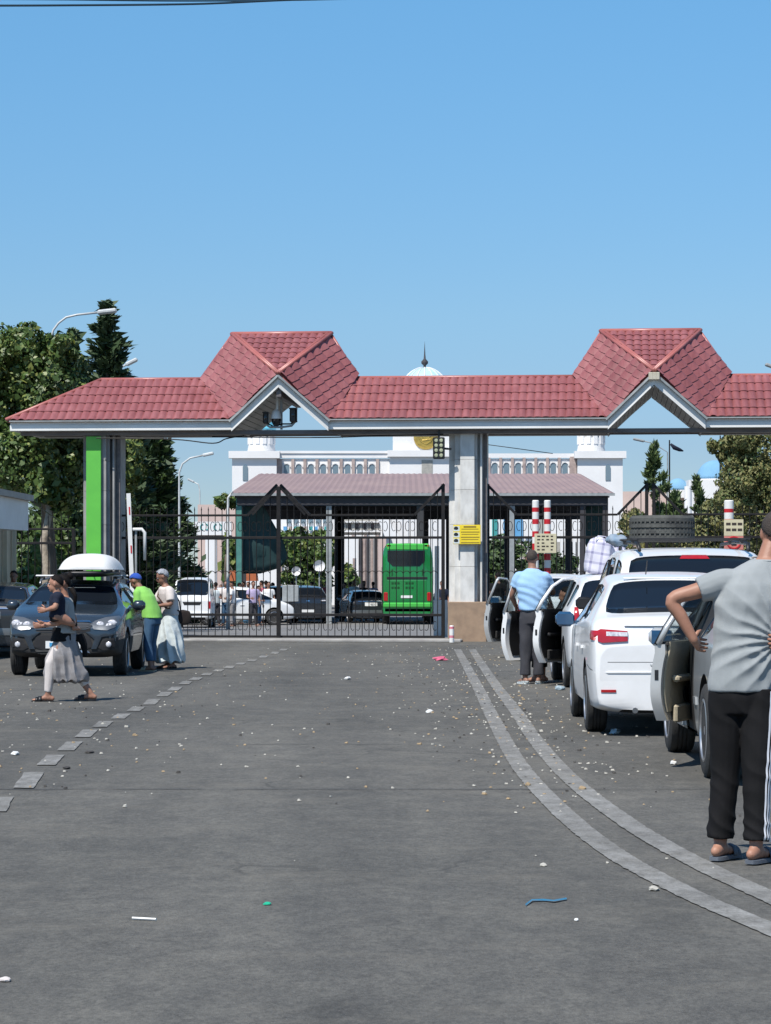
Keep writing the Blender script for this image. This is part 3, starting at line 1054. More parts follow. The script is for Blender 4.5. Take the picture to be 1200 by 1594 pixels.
# dome
c = W(661, 600, HD + 7); dd = HD + 7
R_ = 31 * dd / FPX
prof = []
zt = sz(572, dd); H_ = 2.2
for i in range(13):
    a = PI / 2 * i / 12
    prof.append((R_ * 1.35 * math.cos(a) + (0.001 if i == 12 else 0), zt - H_ + H_ * math.sin(a) ** 1.15))
dm = part('dome', MB().lathe([(R_ * 1.3, hz(655)), (R_ * 1.3, zt - H_)] + prof, (c.x, c.y, 0), 32), 'paleblue', hall, world=True, smooth=True)
for k in range(16):
    a = 2 * PI * k / 16
    part('dome_rib', MB().tube([(c.x + (p[0] + .02) * math.cos(a), c.y - HD + (p[0] + .02) * math.sin(a), p[1] + .02) for p in prof[:-1]], .035, 4), 'white_wall', dm)
part('spire', MB().lathe([(.12, zt - .05), (.08, zt + .12), (.24, zt + .28), (.24, zt + .42), (.08, zt + .6), (.05, zt + .9), (.03, zt + 1.3), (.005, zt + 1.85)], (c.x, c.y - HD, 0), 10), 'shed_dark', dm, smooth=True)
c = W(663, 681, HD - .55)
em = part('emblem', MB().lathe([(0.001, -.12), (.62, -.12), (.74, -.10), (.82, -.05), (.84, 0)], (c.x, c.y, c.z), 24, 'y'), 'gold', hall, world=True, smooth=True)
mb = MB(); q = (c.x, c.y - HD - .13, c.z)
for s_ in (-1, 1):
    mb.tube([(q[0] + s_ * .5, q[1], q[2] + .05), (q[0] + s_ * .3, q[1], q[2] - .28), (q[0], q[1], q[2] - .45)], .05, 5)
    mb.tube([(q[0] + s_ * .35, q[1], q[2] + .3), (q[0] + s_ * .2, q[1], q[2] - .05), (q[0] + s_ * .05, q[1], q[2] - .15)], .04, 5)
mb.tube([(q[0] - .25, q[1], q[2] - .2), (q[0] + .3, q[1], q[2] - .12)], .04, 5)
part('relief', mb, 'gold', em)

# ---------------------------------------------------------------- lower buildings seen under the shed
M['teal'] = mat('teal_ornament', (.05, .30, .29), rough=.6)
M['sign_blue'] = mat('blue_sign', (.10, .30, .55), (.14, .38, .62), 2, .5)
ED = 150.0
ent = thing('entrance_building', 'low white entrance building with teal ornament band seen through the left gate leaf', 'building', (sx(480, ED), ED, 0))
ex = lambda px: sx(px, ED); ez = lambda py: sz(py, ED)
part('wall', MB().box(ex(296), ex(362), ED + 6, ED + 12, -.5, ez(781)), 'pinkwall', ent, world=True)
part('parapet', MB().box(ex(302), ex(360), ED - .2, ED + .2, ez(833), ez(812)), 'white_wall', ent, world=True)
part('lintel', MB().box(ex(302), ex(360), ED, ED + 1, ez(840), ez(833) - .01), 'shed_dark', ent, world=True)
part('pillar', MB().box(ex(320), ex(337), ED - .3, ED + .6, -.5, ez(840) - .01), 'white_wall', ent, world=True)
part('pillar', MB().box(ex(345), ex(352), ED + 1.2, ED + 1.6, -.5, ez(835)), 'grey_metal', ent, world=True)
for px in (318, 339):
    for s_ in (-1, 1):
        mb = MB(); cc = W(px, 821, ED - .22)
        mb.tube([(cc.x + s_ * (.06 + .17 * math.sin(a)), cc.y, cc.z + .2 * math.cos(a) * (1 if a < 2.4 else .7)) for a in np.linspace(.1, 3.0, 9)], .03, 4)
        part('ornament', mb, 'teal', ent, world=True)
ent2 = thing('office_building', 'white and grey office blocks seen under the shed roof left of the bus', 'building', (sx(500, ED), ED + 2, 0))
part('wall', MB().box(ex(412), ex(512), ED + 2, ED + 9, ez(836), ez(790)), 'white_wall', ent2, world=True)
part('canopy_slab', MB().box(ex(440), ex(512), ED + 1, ED + 2, ez(838), ez(826)), 'white_wall', ent2, world=True)
for i in range(6):
    part('window', MB().box(ex(444 + i * 11.5), ex(450.5 + i * 11.5), ED + 1.9, ED + 2.01, ez(814), ez(805)), 'glass_b', ent2, world=True)
for i in range(9):
    part('shop_sign', MB().box(ex(440 + i * 8), ex(446 + i * 8), ED + .9, ED + 1.01, ez(826) + .02, ez(819)), ['sign_blue', 'pinkstone', 'teal'][i % 3], ent2, world=True)
part('wall', MB().box(ex(530), ex(592), ED + 1, ED + 9, ez(829), ez(790)), 'soffit', ent2, world=True)
part('ledge', MB().box(ex(532), ex(594), ED + .8, ED + 1, ez(828), ez(825)), 'white_wall', ent2, world=True)
part('ledge', MB().box(ex(532), ex(594), ED + .8, ED + 1, ez(813), ez(811)), 'white_wall', ent2, world=True)
for i in range(4):
    part('window', MB().box(ex(541 + i * 12), ex(546 + i * 12), ED + .9, ED + 1.01, ez(823), ez(815)), 'glass', ent2, world=True)
part('pillar', MB().box(ex(538), ex(556), ED, ED + .5, ez(869), ez(838)), 'white_wall', ent2, world=True)
part('pillar', MB().box(ex(542), ex(549), ED, ED + .5, -.5, ez(869)), 'white_wall', ent2, world=True)
for k in range(5):
    part('curtain_panel', MB().bbox(ex(558 + 6 * k), ex(563.5 + 6 * k), ED + .2 + .1 * (k % 2), ED + .6, -.5, ez(838), .05), ['shed_dark', 'pinkstone'][k % 2], ent2, world=True)
part('pillar', MB().box(ex(589), ex(601), ED - .5, ED + .8, -.5, ez(838)), 'pinkwall', ent2, world=True)
part('arch_pediment', MB().prism([(ex(585), ez(800)), (ex(598), ez(800)), (ex(622), ez(836)), (ex(600), ez(838))], ED - .4, ED), 'white_wall', ent2, world=True)
hb = thing('white_hall_front', 'white panelled wall behind the green bus', 'building', (sx(650, ED), ED + 3, 0))
part('wall', MB().box(ex(596), ex(735), ED + 3, ED + 9, -.5, ez(796)), 'white_wall', hb, world=True)
for i in range(11):
    part('wall_panel', MB().bbox(ex(600 + 9.4 * i), ex(608.4 + 9.4 * i), ED + 2.92, ED + 2.99, .2, ez(800), .02), 'white_wall', hb, world=True)
rb = thing('market_hall', 'white and blue fronted hall seen through the right gate leaf', 'building', (sx(820, ED), ED + 2, 0))
part('wall', MB().box(ex(735), ex(907), ED + 2, ED + 9, ez(843), ez(790)), 'white_wall', rb, world=True)
for a, b, m_ in ((740, 758, 'sign_blue'), (768, 776, 'teal'), (786, 816, 'sign_blue'), (820, 838, 'white_wall'), (842, 856, 'soffit')):
    part('shop_sign', MB().box(ex(a), ex(b), ED + 1.85, ED + 1.99, ez(836), ez(806)), m_, rb, world=True)
for i in range(5):
    part('fluted_pillar', MB().box(ex(874 + 6.5 * i), ex(878 + 6.5 * i), ED + .9, ED + 1.3, -.5, ez(828)), 'white_wall', rb, world=True)
part('pillar', MB().box(ex(761), ex(766), ED, ED + .4, -.5, ez(840)), 'white_wall', rb, world=True)
part('wall', MB().box(ex(864), ex(907), ED + 1.5, ED + 1.9, -.5, ez(843) - .01), 'soffit', rb, world=True)
# domed white building far right
BD = 260.0
mo = thing('domed_building', 'low white building with two bright blue domes beyond the pines at the right', 'building', (sx(1090, BD), BD, 0))
bx = lambda px: sx(px, BD); bz = lambda py: sz(py, BD)
part('wall', MB().box(bx(960), bx(1072), BD + 4, BD + 20, -.5, bz(763)), 'pinkwall', mo, world=True)
part('wall', MB().box(bx(1072), bx(1190), BD, BD + 20, -.5, bz(747)), 'white_wall', mo, world=True)
for px, r_, pyb in ((1112, 1.85, 746), (1055, 1.15, 763)):
    cc = W(px, pyb, BD + 3)
    part('dome', MB().lathe([(r_ * math.cos(a) + (0.001 if a > 1.5 else 0), cc.z + r_ * 1.05 * math.sin(a)) for a in np.linspace(0, PI / 2, 10)], (cc.x, cc.y, 0), 20), 'bluedome', mo, world=True, smooth=True)
    part('drum', MB().lathe([(r_ * 1.05, cc.z - .8), (r_ * 1.05, cc.z)], (cc.x, cc.y, 0), 20), 'white_wall', mo, world=True, smooth=30.0)
part('pipe_tower', MB().lathe([(.22, 0), (.22, sz(757, 150))], (sx(1071, 150), 150, 0), 10), 'white_wall', mo, world=True)

# guard hut at the left edge
M['cream_post'] = mat('cream_post', (.60, .52, .38), (.50, .43, .31), 3, .7)
gh = thing('guard_hut', 'low cream guard hut with deep white eaves at the left edge', 'hut', (-9.4, 52.0, 0))
hm = lambda px, py, d: W(px, py, d)
part('wall', MB().box(-12.5, -8.05, 51.2, 55.5, 0, 2.8), mat('cream_wall', (.55, .47, .33), (.48, .41, .29), 2, .8), gh, world=True)
P = [hm(44, 777, 52), hm(44, 826, 52), hm(-60, 772, 44.0), hm(-60, 700, 44.0)]
mb = MB()
e = [hm(44, 777, 54.5), hm(44, 826, 52), hm(-70, 760, 43.0), hm(-70, 690, 43.0)]
a = W(44, 780, 53.0); z1 = a.z; z0 = W(44, 826, 53.0).z
xr = a.x
# eave box: front face runs along the road side
mb.add([(xr, 53.0, z0), (xr, 53.0, z1), (xr - 1.5, 40, z1 + .25), (xr - 1.5, 40, z0 + .0), (xr - 5, 53, z1), (xr - 5, 53, z0), (xr - 6, 40, z1 + .25), (xr - 6, 40, z0)], [(0, 1, 2, 3), (0, 5, 4, 1), (0, 3, 7, 5), (1, 4, 6, 2), (3, 2, 6, 7), (4, 5, 7, 6)])
part('eave_fascia', mb, 'white_paint', gh, world=True)
mb = MB(); mb.bar((xr + .03, 53.05, z1 + .06), (xr - 1.47, 40, z1 + .31), .16, .12)
part('roof_edge', mb, 'soffit', gh, world=True)
for i in range(4):
    part('wall_post', MB().box(-8.02, -7.94, 51.3 + i * 1.3, 51.4 + i * 1.3, 0, 2.78), 'cream_post', gh, world=True)

# ---- busy clutter of the market beyond the shed
M['orange'] = mat('orange_cloth', (.50, .16, .06), (.42, .12, .05), 3, .8)
t = thing('market_awning', 'faded red awning low behind the crowd at left', 'awning', (sx(375, 124), 124, YZ0 if 'YZ0' in globals() else -.46))
k = 124 / FPX
part('awning_cloth', MB().prism([(-24 * k, 1.75), (-22 * k, 2.25), (24 * k, 2.25), (26 * k, 1.75)], -.1, .9), 'orange', t)
for x in (-23, 24): part('awning_post', MB().box(x * k - .03, x * k + .03, -.05, .0, 0, 1.75), 'grey_metal', t)
part('awning_table', MB().bbox(-22 * k, 23 * k, .0, .6, .75, .95, .02), 'pinkstone', t)
for i, (px, py, r_) in enumerate(((461, 889, .24), (497, 881, .30), (513, 889, .22))):
    d = 134
    c = W(px, py, d)
    t = thing('satellite_dish', ['small white round dish low left of the pale shed post', 'larger white round dish just left of the pale shed post', 'white round dish half behind the pale shed post'][i], 'dish', (c.x, c.y, -.46))
    part('dish', MB().lathe([(.001, 0), (r_ * .6, -.04), (r_, -.14), (r_ * 1.03, -.15), (r_ * .6, -.01), (.001, .03)], (0, 0, c.z + .46), 18, 'y'), 'white_wall', t, smooth=True)
    part('mast', MB().tube([(0, .05, 0), (0, .05, c.z + .46)], .035, 6), 'grey_metal', t)
    part('feed_arm', MB().tube([(0, 0, c.z + .46 - r_ * .8), (0, -.35, c.z + .40)], .015, 4), 'grey_metal', t)
d = 104
t = thing('ticket_cabinet', 'dark grey cabinet standing right of the gate meeting post', 'cabinet', (sx(452, d), d, -.46))
part('cabinet_body', MB().bbox(-.33, .33, 0, .5, .95, 1.62, .02), 'grey_metal', t)
part('cabinet_leg', MB().box(-.05, .05, .1, .2, 0, .95), 'shed_dark', t)
rngc = random.Random(12)
pal = ['white_wall', 'paleblue', 'pinkwall', 'orange', 'white_wall', 'sign_blue', 'white_wall', 'soffit']
lab_px = {318: 'left of the crowd', 330: 'beside the microvan', 348: 'in the crowd', 357: 'near the side-on white sedan', 369: 'in front of the red awning', 384: 'at the foot of the tarpaulin', 392: 'right of the awning', 410: 'under the tarpaulin', 421: 'near the gate meeting post', 429: 'just left of the gate meeting post'}
for i, (px, where) in enumerate(lab_px.items()):
    d = 106 + 1.7 * (i % 4)
    w_, h_ = rngc.uniform(.16, .30), rngc.uniform(.30, .62)
    bm = bmesh.new(); bmesh.ops.create_icosphere(bm, subdivisions=3, radius=1)
    for v in bm.verts:
        p = v.co.copy(); q = Vector((p.x * w_, p.y * .25, p.z * h_ * .5 + h_ * .48))
        v.co = q * (1 + .22 * mnoise.noise(p * 2.2 + Vector((i * 3, 0, 0))))
    mb = MB(); bm.verts.index_update(); mb.add([v.co.copy() for v in bm.verts], [[v.index for v in f.verts] for f in bm.faces]); bm.free()
    cn = ['white', 'pale blue', 'pink', 'orange', 'white', 'blue', 'off-white', 'tan', 'cream', 'pale'][i]
    solo('luggage_sack', mb, ['white_wall', 'paleblue', 'pinkwall', 'orange', 'white_wall', 'sign_blue', 'white_wall', 'soffit', 'pinkwall', 'paleblue'][i], cn + ' sack of luggage ' + where, 'sack', (sx(px, d), d, -.46), smooth=True, world=False)
def YZ(y):
    return -.46 * max(0.0, min(1.0, (y - 62.0) / 36.0))


# ---------------------------------------------------------------- trees
M['leaf'] = mat('broad_leaf', (.085, .14, .03), (.035, .065, .015), 1.1, .5, spec=.4, lo=.35, hi=.65)
M['leaf_y'] = mat('yellowish_leaf', (.19, .205, .045), (.10, .14, .03), 2.0, .5)
M['conif'] = mat('conifer_needles', (.05, .085, .03), (.028, .052, .02), 1.2, .65)
M['pine'] = mat('dry_pine_needles', (.11, .16, .045), (.06, .09, .03), 1.0, .65)
M['pine2'] = mat('olive_pine_needles', (.20, .18, .06), (.11, .125, .042), 1.2, .65)
M['bark'] = mat('bark', (.16, .13, .10), (.08, .065, .05), 8, .9, bump=.5, bscale=30, stretch=(1, 1, .3))


def leaf_mesh(name, pts, nrm, size, m, elong=1.6, seed=0, droop=None):
    """one small bent leaf (two triangles) per point, numpy-built"""
    rng = np.random.default_rng(seed)
    n = len(pts)
    pts = np.asarray(pts, dtype=np.float32)
    d = rng.normal(size=(n, 3)) * .8 + np.asarray(nrm) * 1.0
    d /= np.linalg.norm(d, axis=1)[:, None] + 1e-6
    u = np.cross(d, rng.normal(size=(n, 3))); u /= np.linalg.norm(u, axis=1)[:, None] + 1e-6
    if droop is not None:
        u = np.asarray(droop) * 1.3 + rng.normal(size=(n, 3)) * .45
        u /= np.linalg.norm(u, axis=1)[:, None] + 1e-6
        d = d - u * np.sum(d * u, axis=1)[:, None]; d /= np.linalg.norm(d, axis=1)[:, None] + 1e-6
    v = np.cross(d, u)
    s = (size * rng.lognormal(-.05, .35, size=(n, 1)))
    a = pts - u * s * elong * .5
    b = pts + v * s * .5 + d * s * .12
    c = pts + u * s * elong * .5
    e = pts - v * s * .5 + d * s * .12
    V = np.stack([a, b, c, e], axis=1).reshape(-1, 3)
    me = bpy.data.meshes.new(name)
    me.vertices.add(len(V)); me.vertices.foreach_set('co', V.astype(np.float32).ravel())
    me.loops.add(n * 4); me.loops.foreach_set('vertex_index', np.arange(n * 4, dtype=np.int32))
    me.polygons.add(n)
    me.polygons.foreach_set('loop_start', np.arange(0, n * 4, 4, dtype=np.int32))
    me.polygons.foreach_set('loop_total', np.full(n, 4, dtype=np.int32))
    me.update(calc_edges=True)
    for mm in m: me.materials.append(M[mm])
    if len(m) > 1:
        me.polygons.foreach_set('material_index', (rng.random(n) < .22).astype(np.int32))
    return me


def blob_points(blobs, n, seed, shell=.55):
    rng = np.random.default_rng(seed)
    w = np.array([b[3] * b[4] * b[5] for b in blobs]) ** (2 / 3)
    idx = rng.choice(len(blobs), n, p=w / w.sum())
    B = np.array(blobs)[idx]
    d = rng.normal(size=(n, 3)); d /= np.linalg.norm(d, axis=1)[:, None]
    r = rng.uniform(shell, 1.0, size=(n, 1)) ** .7
    # break the shell up with lumps
    f = np.array([mnoise.noise(Vector(tuple(q * 2.1 + 7 * k))) for q, k in zip(d, idx)])[:, None]
    r = r * (1 + .28 * f)
    P = B[:, :3] + d * B[:, 3:6] * r
    return P, d


def broad_tree(label, base, trunk_h, blobs, n, size, seed, mats=('leaf', 'leaf_y'), name='leafy_tree', r0=.2):
    t = thing(name, label, 'tree', (base[0], base[1], base[2]))
    mb = MB()
    top = Vector((0, 0, trunk_h))
    mb.tube([(0, 0, 0), (.06, .02, trunk_h * .4), (-.04, 0, trunk_h * .75), top], [r0 * 1.2, r0, r0 * .85, r0 * .7], 10)
    rng = random.Random(seed)
    for b in blobs:
        c = Vector(b[:3])
        st = Vector((0, 0, min(trunk_h, max(trunk_h * .55, c.z - 1.5))))
        mid = (st + c) / 2 + Vector((rng.uniform(-.3, .3), rng.uniform(-.3, .3), .2))
        mb.tube([st, mid, c], [r0 * .5, r0 * .3, r0 * .12], 6)
    part('trunk', mb, 'bark', t, smooth=True)
    # satellites
    bl = list(blobs)
    for b in blobs:
        for k in range(7):
            v = Vector((rng.gauss(0, 1), rng.gauss(0, 1), rng.gauss(0, 1))).normalized()
            s = rng.uniform(.25, .45)
            bl.append((b[0] + v.x * b[3] * .88, b[1] + v.y * b[4] * .88, b[2] + v.z * b[5] * .88, b[3] * s, b[4] * s, b[5] * s))
    P, d = blob_points(bl, n, seed)
    keep = P[:, 2] > .3
    me = leaf_mesh('crown', P[keep], d[keep], size, mats, seed=seed)
    link('crown', me, t)
    return t


def conifer(label, base, h, r, n, size, seed, mats=('conif',), z0=.08, name='conifer_tree', ragged=.35, tiers=26):
    t = thing(name, label, 'tree', base)
    mb = MB(); mb.tube([(0, 0, 0), (0, 0, h * .5), (0, 0, h * .98)], [r * .09, r * .06, .01], 8)
    rng = np.random.default_rng(seed)
    pts = []; nr = []; dr = []
    nb = tiers * 9
    for k in range(nb):
        f = (k + rng.uniform(0, 1)) / nb
        z = h * (z0 + (1 - z0) * f)
        R = r * ((1 - f) ** .75) * (1 + rng.normal() * ragged * .5) + .05
        a = rng.uniform(0, 2 * PI)
        dirv = np.array([math.cos(a), math.sin(a), 0])
        m_ = max(6, int(n / nb * (R / r + .12) * 1.9))
        tt = rng.uniform(.15, 1.0, size=m_)
        rise = .22 if f < .6 else .5
        base_p = np.array([0, 0, z])
        p = base_p + dirv[None, :] * (tt * R)[:, None]
        p[:, 2] += rise * R * (tt ** 1.5) * .8 - .15 * R
        wdt = .22 * R * (1 - tt * .75) + .04
        p += rng.normal(size=(m_, 3)) * wdt[:, None] * .62
        pts.append(p); dr.append(np.tile(dirv + np.array([0, 0, .35]), (m_, 1)))
        nr.append(np.tile(np.array([0, 0, 1.0]) + dirv * .3, (m_, 1)))
        if k % 6 == 0:
            mb.tube([(0, 0, z - .1 * R), tuple(base_p + dirv * R * .8 + np.array([0, 0, rise * R * .5]))], [max(.012, r * .018), .006], 4)
    part('trunk', mb, 'bark', t)
    me = leaf_mesh('crown', np.concatenate(pts), np.concatenate(nr), size, mats, elong=2.6, seed=seed, droop=np.concatenate(dr))
    link('crown', me, t)
    return t


def px_blob(px, py, d, rx, ry, rz, base):
    p = W(px, py, d)
    k = d / FPX
    return (p.x - base[0], p.y - base[1], p.z - base[2], rx * k, ry, rz * k)


# big broad-leaved tree on the left
b = (sx(75, 66), 66.0, YZ(66))
blobs = [px_blob(10, 570, 66, 75, 1.5, 60, b), px_blob(60, 600, 66, 65, 1.6, 70, b), px_blob(105, 580, 67, 30, 1.0, 40, b), px_blob(95, 640, 66, 60, 1.5, 80, b), px_blob(-20, 660, 66, 80, 1.6, 90, b),
         px_blob(95, 560, 66, 30, 1.2, 40, b), px_blob(30, 720, 65, 70, 1.5, 60, b), px_blob(90, 730, 66, 50, 1.3, 70, b), px_blob(-40, 560, 66, 60, 1.3, 50, b), px_blob(150, 680, 66.5, 45, 1.2, 60, b)]
broad_tree('large leafy tree at the left edge, its crown above the guard hut', b, 4.4, blobs, 68000, .078, 3, r0=.17)
b = (sx(190, 78), 78.0, YZ(78))
blobs = [px_blob(200, 725, 78, 22, 1.0, 45, b), px_blob(185, 780, 78, 22, 1.2, 60, b), px_blob(120, 800, 80, 50, 1.5, 70, b)]
broad_tree('leafy tree with yellowish leaves just right of the green-panelled column', b, 2.2, blobs, 9000, .11, 5, ('leaf_y', 'leaf'))
b = (sx(120, 72), 72.0, YZ(72))
blobs = [px_blob(100, 850, 72, 50, 1.5, 60, b), px_blob(60, 900, 70, 40, 1.2, 70, b), px_blob(20, 860, 74, 60, 1.2, 80, b)]
broad_tree('dark leafy tree standing low behind the picket fence at left', b, 1.5, blobs, 9000, .12, 6, ('leaf', 'leaf'))
conifer('tall pointed conifer rising above the left end of the red roof', (sx(167, 85), 85.0, YZ(85)), (sz(470, 85) - YZ(85)), 2.1, 14000, .115, 11, ragged=.55, tiers=24)
conifer('shorter dark conifer top between the street lamp and the tall conifer', (sx(112, 82), 82.0, YZ(82)), (sz(512, 82) - YZ(82)), 1.5, 4000, .15, 12, ragged=.6)
conifer('broad dense dark conifer reaching the ground right of the green-panelled column', (sx(236, 108), 108.0, YZ(108)), (sz(640, 108) - YZ(108)) , 2.35, 36000, .125, 13, ('conif', 'leaf'), z0=.0, ragged=.2, tiers=44)
conifer('dark conifer tucked behind the white boom barrier', (sx(192, 104), 104.0, YZ(104)), (sz(650, 104) - YZ(104)), 1.9, 13000, .15, 14, z0=.0, ragged=.3)
# right-hand pines
def tuft_pine(label, base, h, r, nb, n, size, seed):
    t = thing('pine_tree', label, 'tree', base)
    rng = random.Random(seed)
    mb = MB(); mb.tube([(0, 0, 0), (.05, 0, h * .4), (-.03, 0, h * .75), (0, 0, h * .97)], [r * .07, r * .05, r * .03, .01], 7)
    bl = [(0, 0, h * .95, .09 * r + .05, .09 * r + .05, .22 * r)]
    for k in range(nb):
        f = (k + rng.random()) / nb
        z = h * (.12 + .80 * f); R = r * (1 - f * .88) * rng.uniform(.55, 1.15)
        a = rng.uniform(0, 2 * PI)
        tip = Vector((R * math.cos(a), R * math.sin(a), z + R * rng.uniform(.25, .6)))
        mb.tube([(0, 0, z), tuple(Vector((0, 0, z)).lerp(tip, .6) - Vector((0, 0, .06 * R))), tuple(tip)], [.03, .02, .01], 4)
        q = rng.uniform(.10, .20) * (r ** .5)
        bl.append((tip.x, tip.y, tip.z, q * .8, q * .8, q * 1.25))
        m_ = Vector((0, 0, z)).lerp(tip, .62); bl.append((m_.x, m_.y, m_.z, q, q, q * .8))
        if f < .6:
            m_ = Vector((0, 0, z)).lerp(tip, .3); bl.append((m_.x, m_.y, m_.z, q * 1.2, q * 1.2, q))
    part('trunk', mb, 'bark', t)
    P, d = blob_points(bl, n, seed, shell=.1)
    up = d + np.array([0, 0, .9])
    link('crown', leaf_mesh('crown', P, d, size, ['pine', 'conif'], elong=3.2, seed=seed, droop=up), t)
    return t


tuft_pine('slim young pine with upswept tips left of the gate peak', (sx(1019, 110), 110.0, YZ(110)), sz(685, 110) - YZ(110), 1.75, 34, 6500, .085, 21)
tuft_pine('small bushy pine between the two blue domes', (sx(1083, 105), 105.0, YZ(105)), sz(735, 105) - YZ(105), 1.1, 34, 7000, .08, 22)
tuft_pine('low pine behind the roof tyre', (sx(1050, 100), 100.0, YZ(100)), sz(762, 100) - YZ(100), 1.5, 44, 9000, .08, 23)
b = (sx(1197, 88), 88.0, YZ(88))
blobs = [px_blob(1195, 690, 88, 60, 1.6, 55, b), px_blob(1160, 740, 88, 45, 1.6, 40, b), px_blob(1215, 760, 88, 60, 1.6, 50, b), px_blob(1150, 780, 88, 36, 1.3, 35, b), px_blob(1195, 820, 88, 60, 1.5, 45, b), px_blob(1125, 700, 88, 14, .5, 16, b), px_blob(1108, 695, 88, 8, .3, 12, b), px_blob(1145, 700, 88, 25, .8, 28, b)]
broad_tree('large olive-brown pine filling the right edge under the roof', b, 3.0, blobs, 52000, .068, 25, ('pine2', 'pine'), name='pine_tree')
b = (sx(1080, 96), 96.0, YZ(96))
blobs = [px_blob(1080, 850, 96, 70, 1.5, 45, b), px_blob(1000, 850, 98, 40, 1.5, 40, b), px_blob(1160, 870, 96, 70, 1.5, 40, b), px_blob(1120, 810, 96, 40, 1.5, 30, b), px_blob(985, 815, 98, 18, 1.5, 22, b)]
broad_tree('wide brownish shrubby pine low behind the right gate leaf', b, 1.2, blobs, 16000, .11, 26, ('pine2', 'conif'), name='pine_tree')
b = (sx(820, 130), 130.0, YZ(130))
blobs = [px_blob(800, 880, 130, 60, 1.5, 40, b), px_blob(860, 890, 130, 40, 1.5, 30, b), px_blob(770, 890, 130, 30, 1.5, 40, b)]
broad_tree('dark green tree in shade under the shed, right of the marble column', b, 1.2, blobs, 8000, .15, 27, ('conif', 'leaf'))
b = (sx(480, 140), 140.0, YZ(140))
blobs = [px_blob(470, 865, 140, 34, 1.5, 36, b), px_blob(500, 862, 140, 26, 1.5, 32, b), px_blob(450, 850, 140, 20, 1.5, 26, b), px_blob(478, 905, 140, 40, 1.5, 26, b), px_blob(545, 905, 140, 12, 1, 26, b)]
broad_tree('sunlit green tree seen through the shed left of the bus', b, 1.2, blobs, 8000, .16, 28, ('leaf', 'leaf_y'))
b = (sx(352, 120), 120.0, YZ(120))
blobs = [px_blob(352, 780, 120, 16, .8, 10, b), px_blob(358, 880, 130, 14, .8, 40, b)]
broad_tree('small leafy tree beside the left end of the shed', b, 3, blobs, 2500, .14, 29, ('leaf', 'leaf_y'), r0=.08)
# ---------------------------------------------------------------- vehicles
def yz(y):
    f = max(0.0, min(1.0, (y - 62.0) / 36.0))
    return -.46 * f


def ev_mesh(obj, name):
    dg = bpy.context.evaluated_depsgraph_get()
    dg.update()
    return bpy.data.meshes.new_from_object(obj.evaluated_get(dg), preserve_all_data_layers=False, depsgraph=dg)


def interp(tab, x):
    if x <= tab[0][0]: return tab[0][1]
    for (a, u), (b, v) in zip(tab, tab[1:]):
        if x <= b: return u + (v - u) * (x - a) / (b - a)
    return tab[-1][1]


IDX = ['body', 'windscreen', 'rear_window', 'side_window', 'quarter_window', 'liner', 'bumper', 'bonnet', 'tailgate', 'front_door', 'rear_door', 'pillar', 'roof_panel']


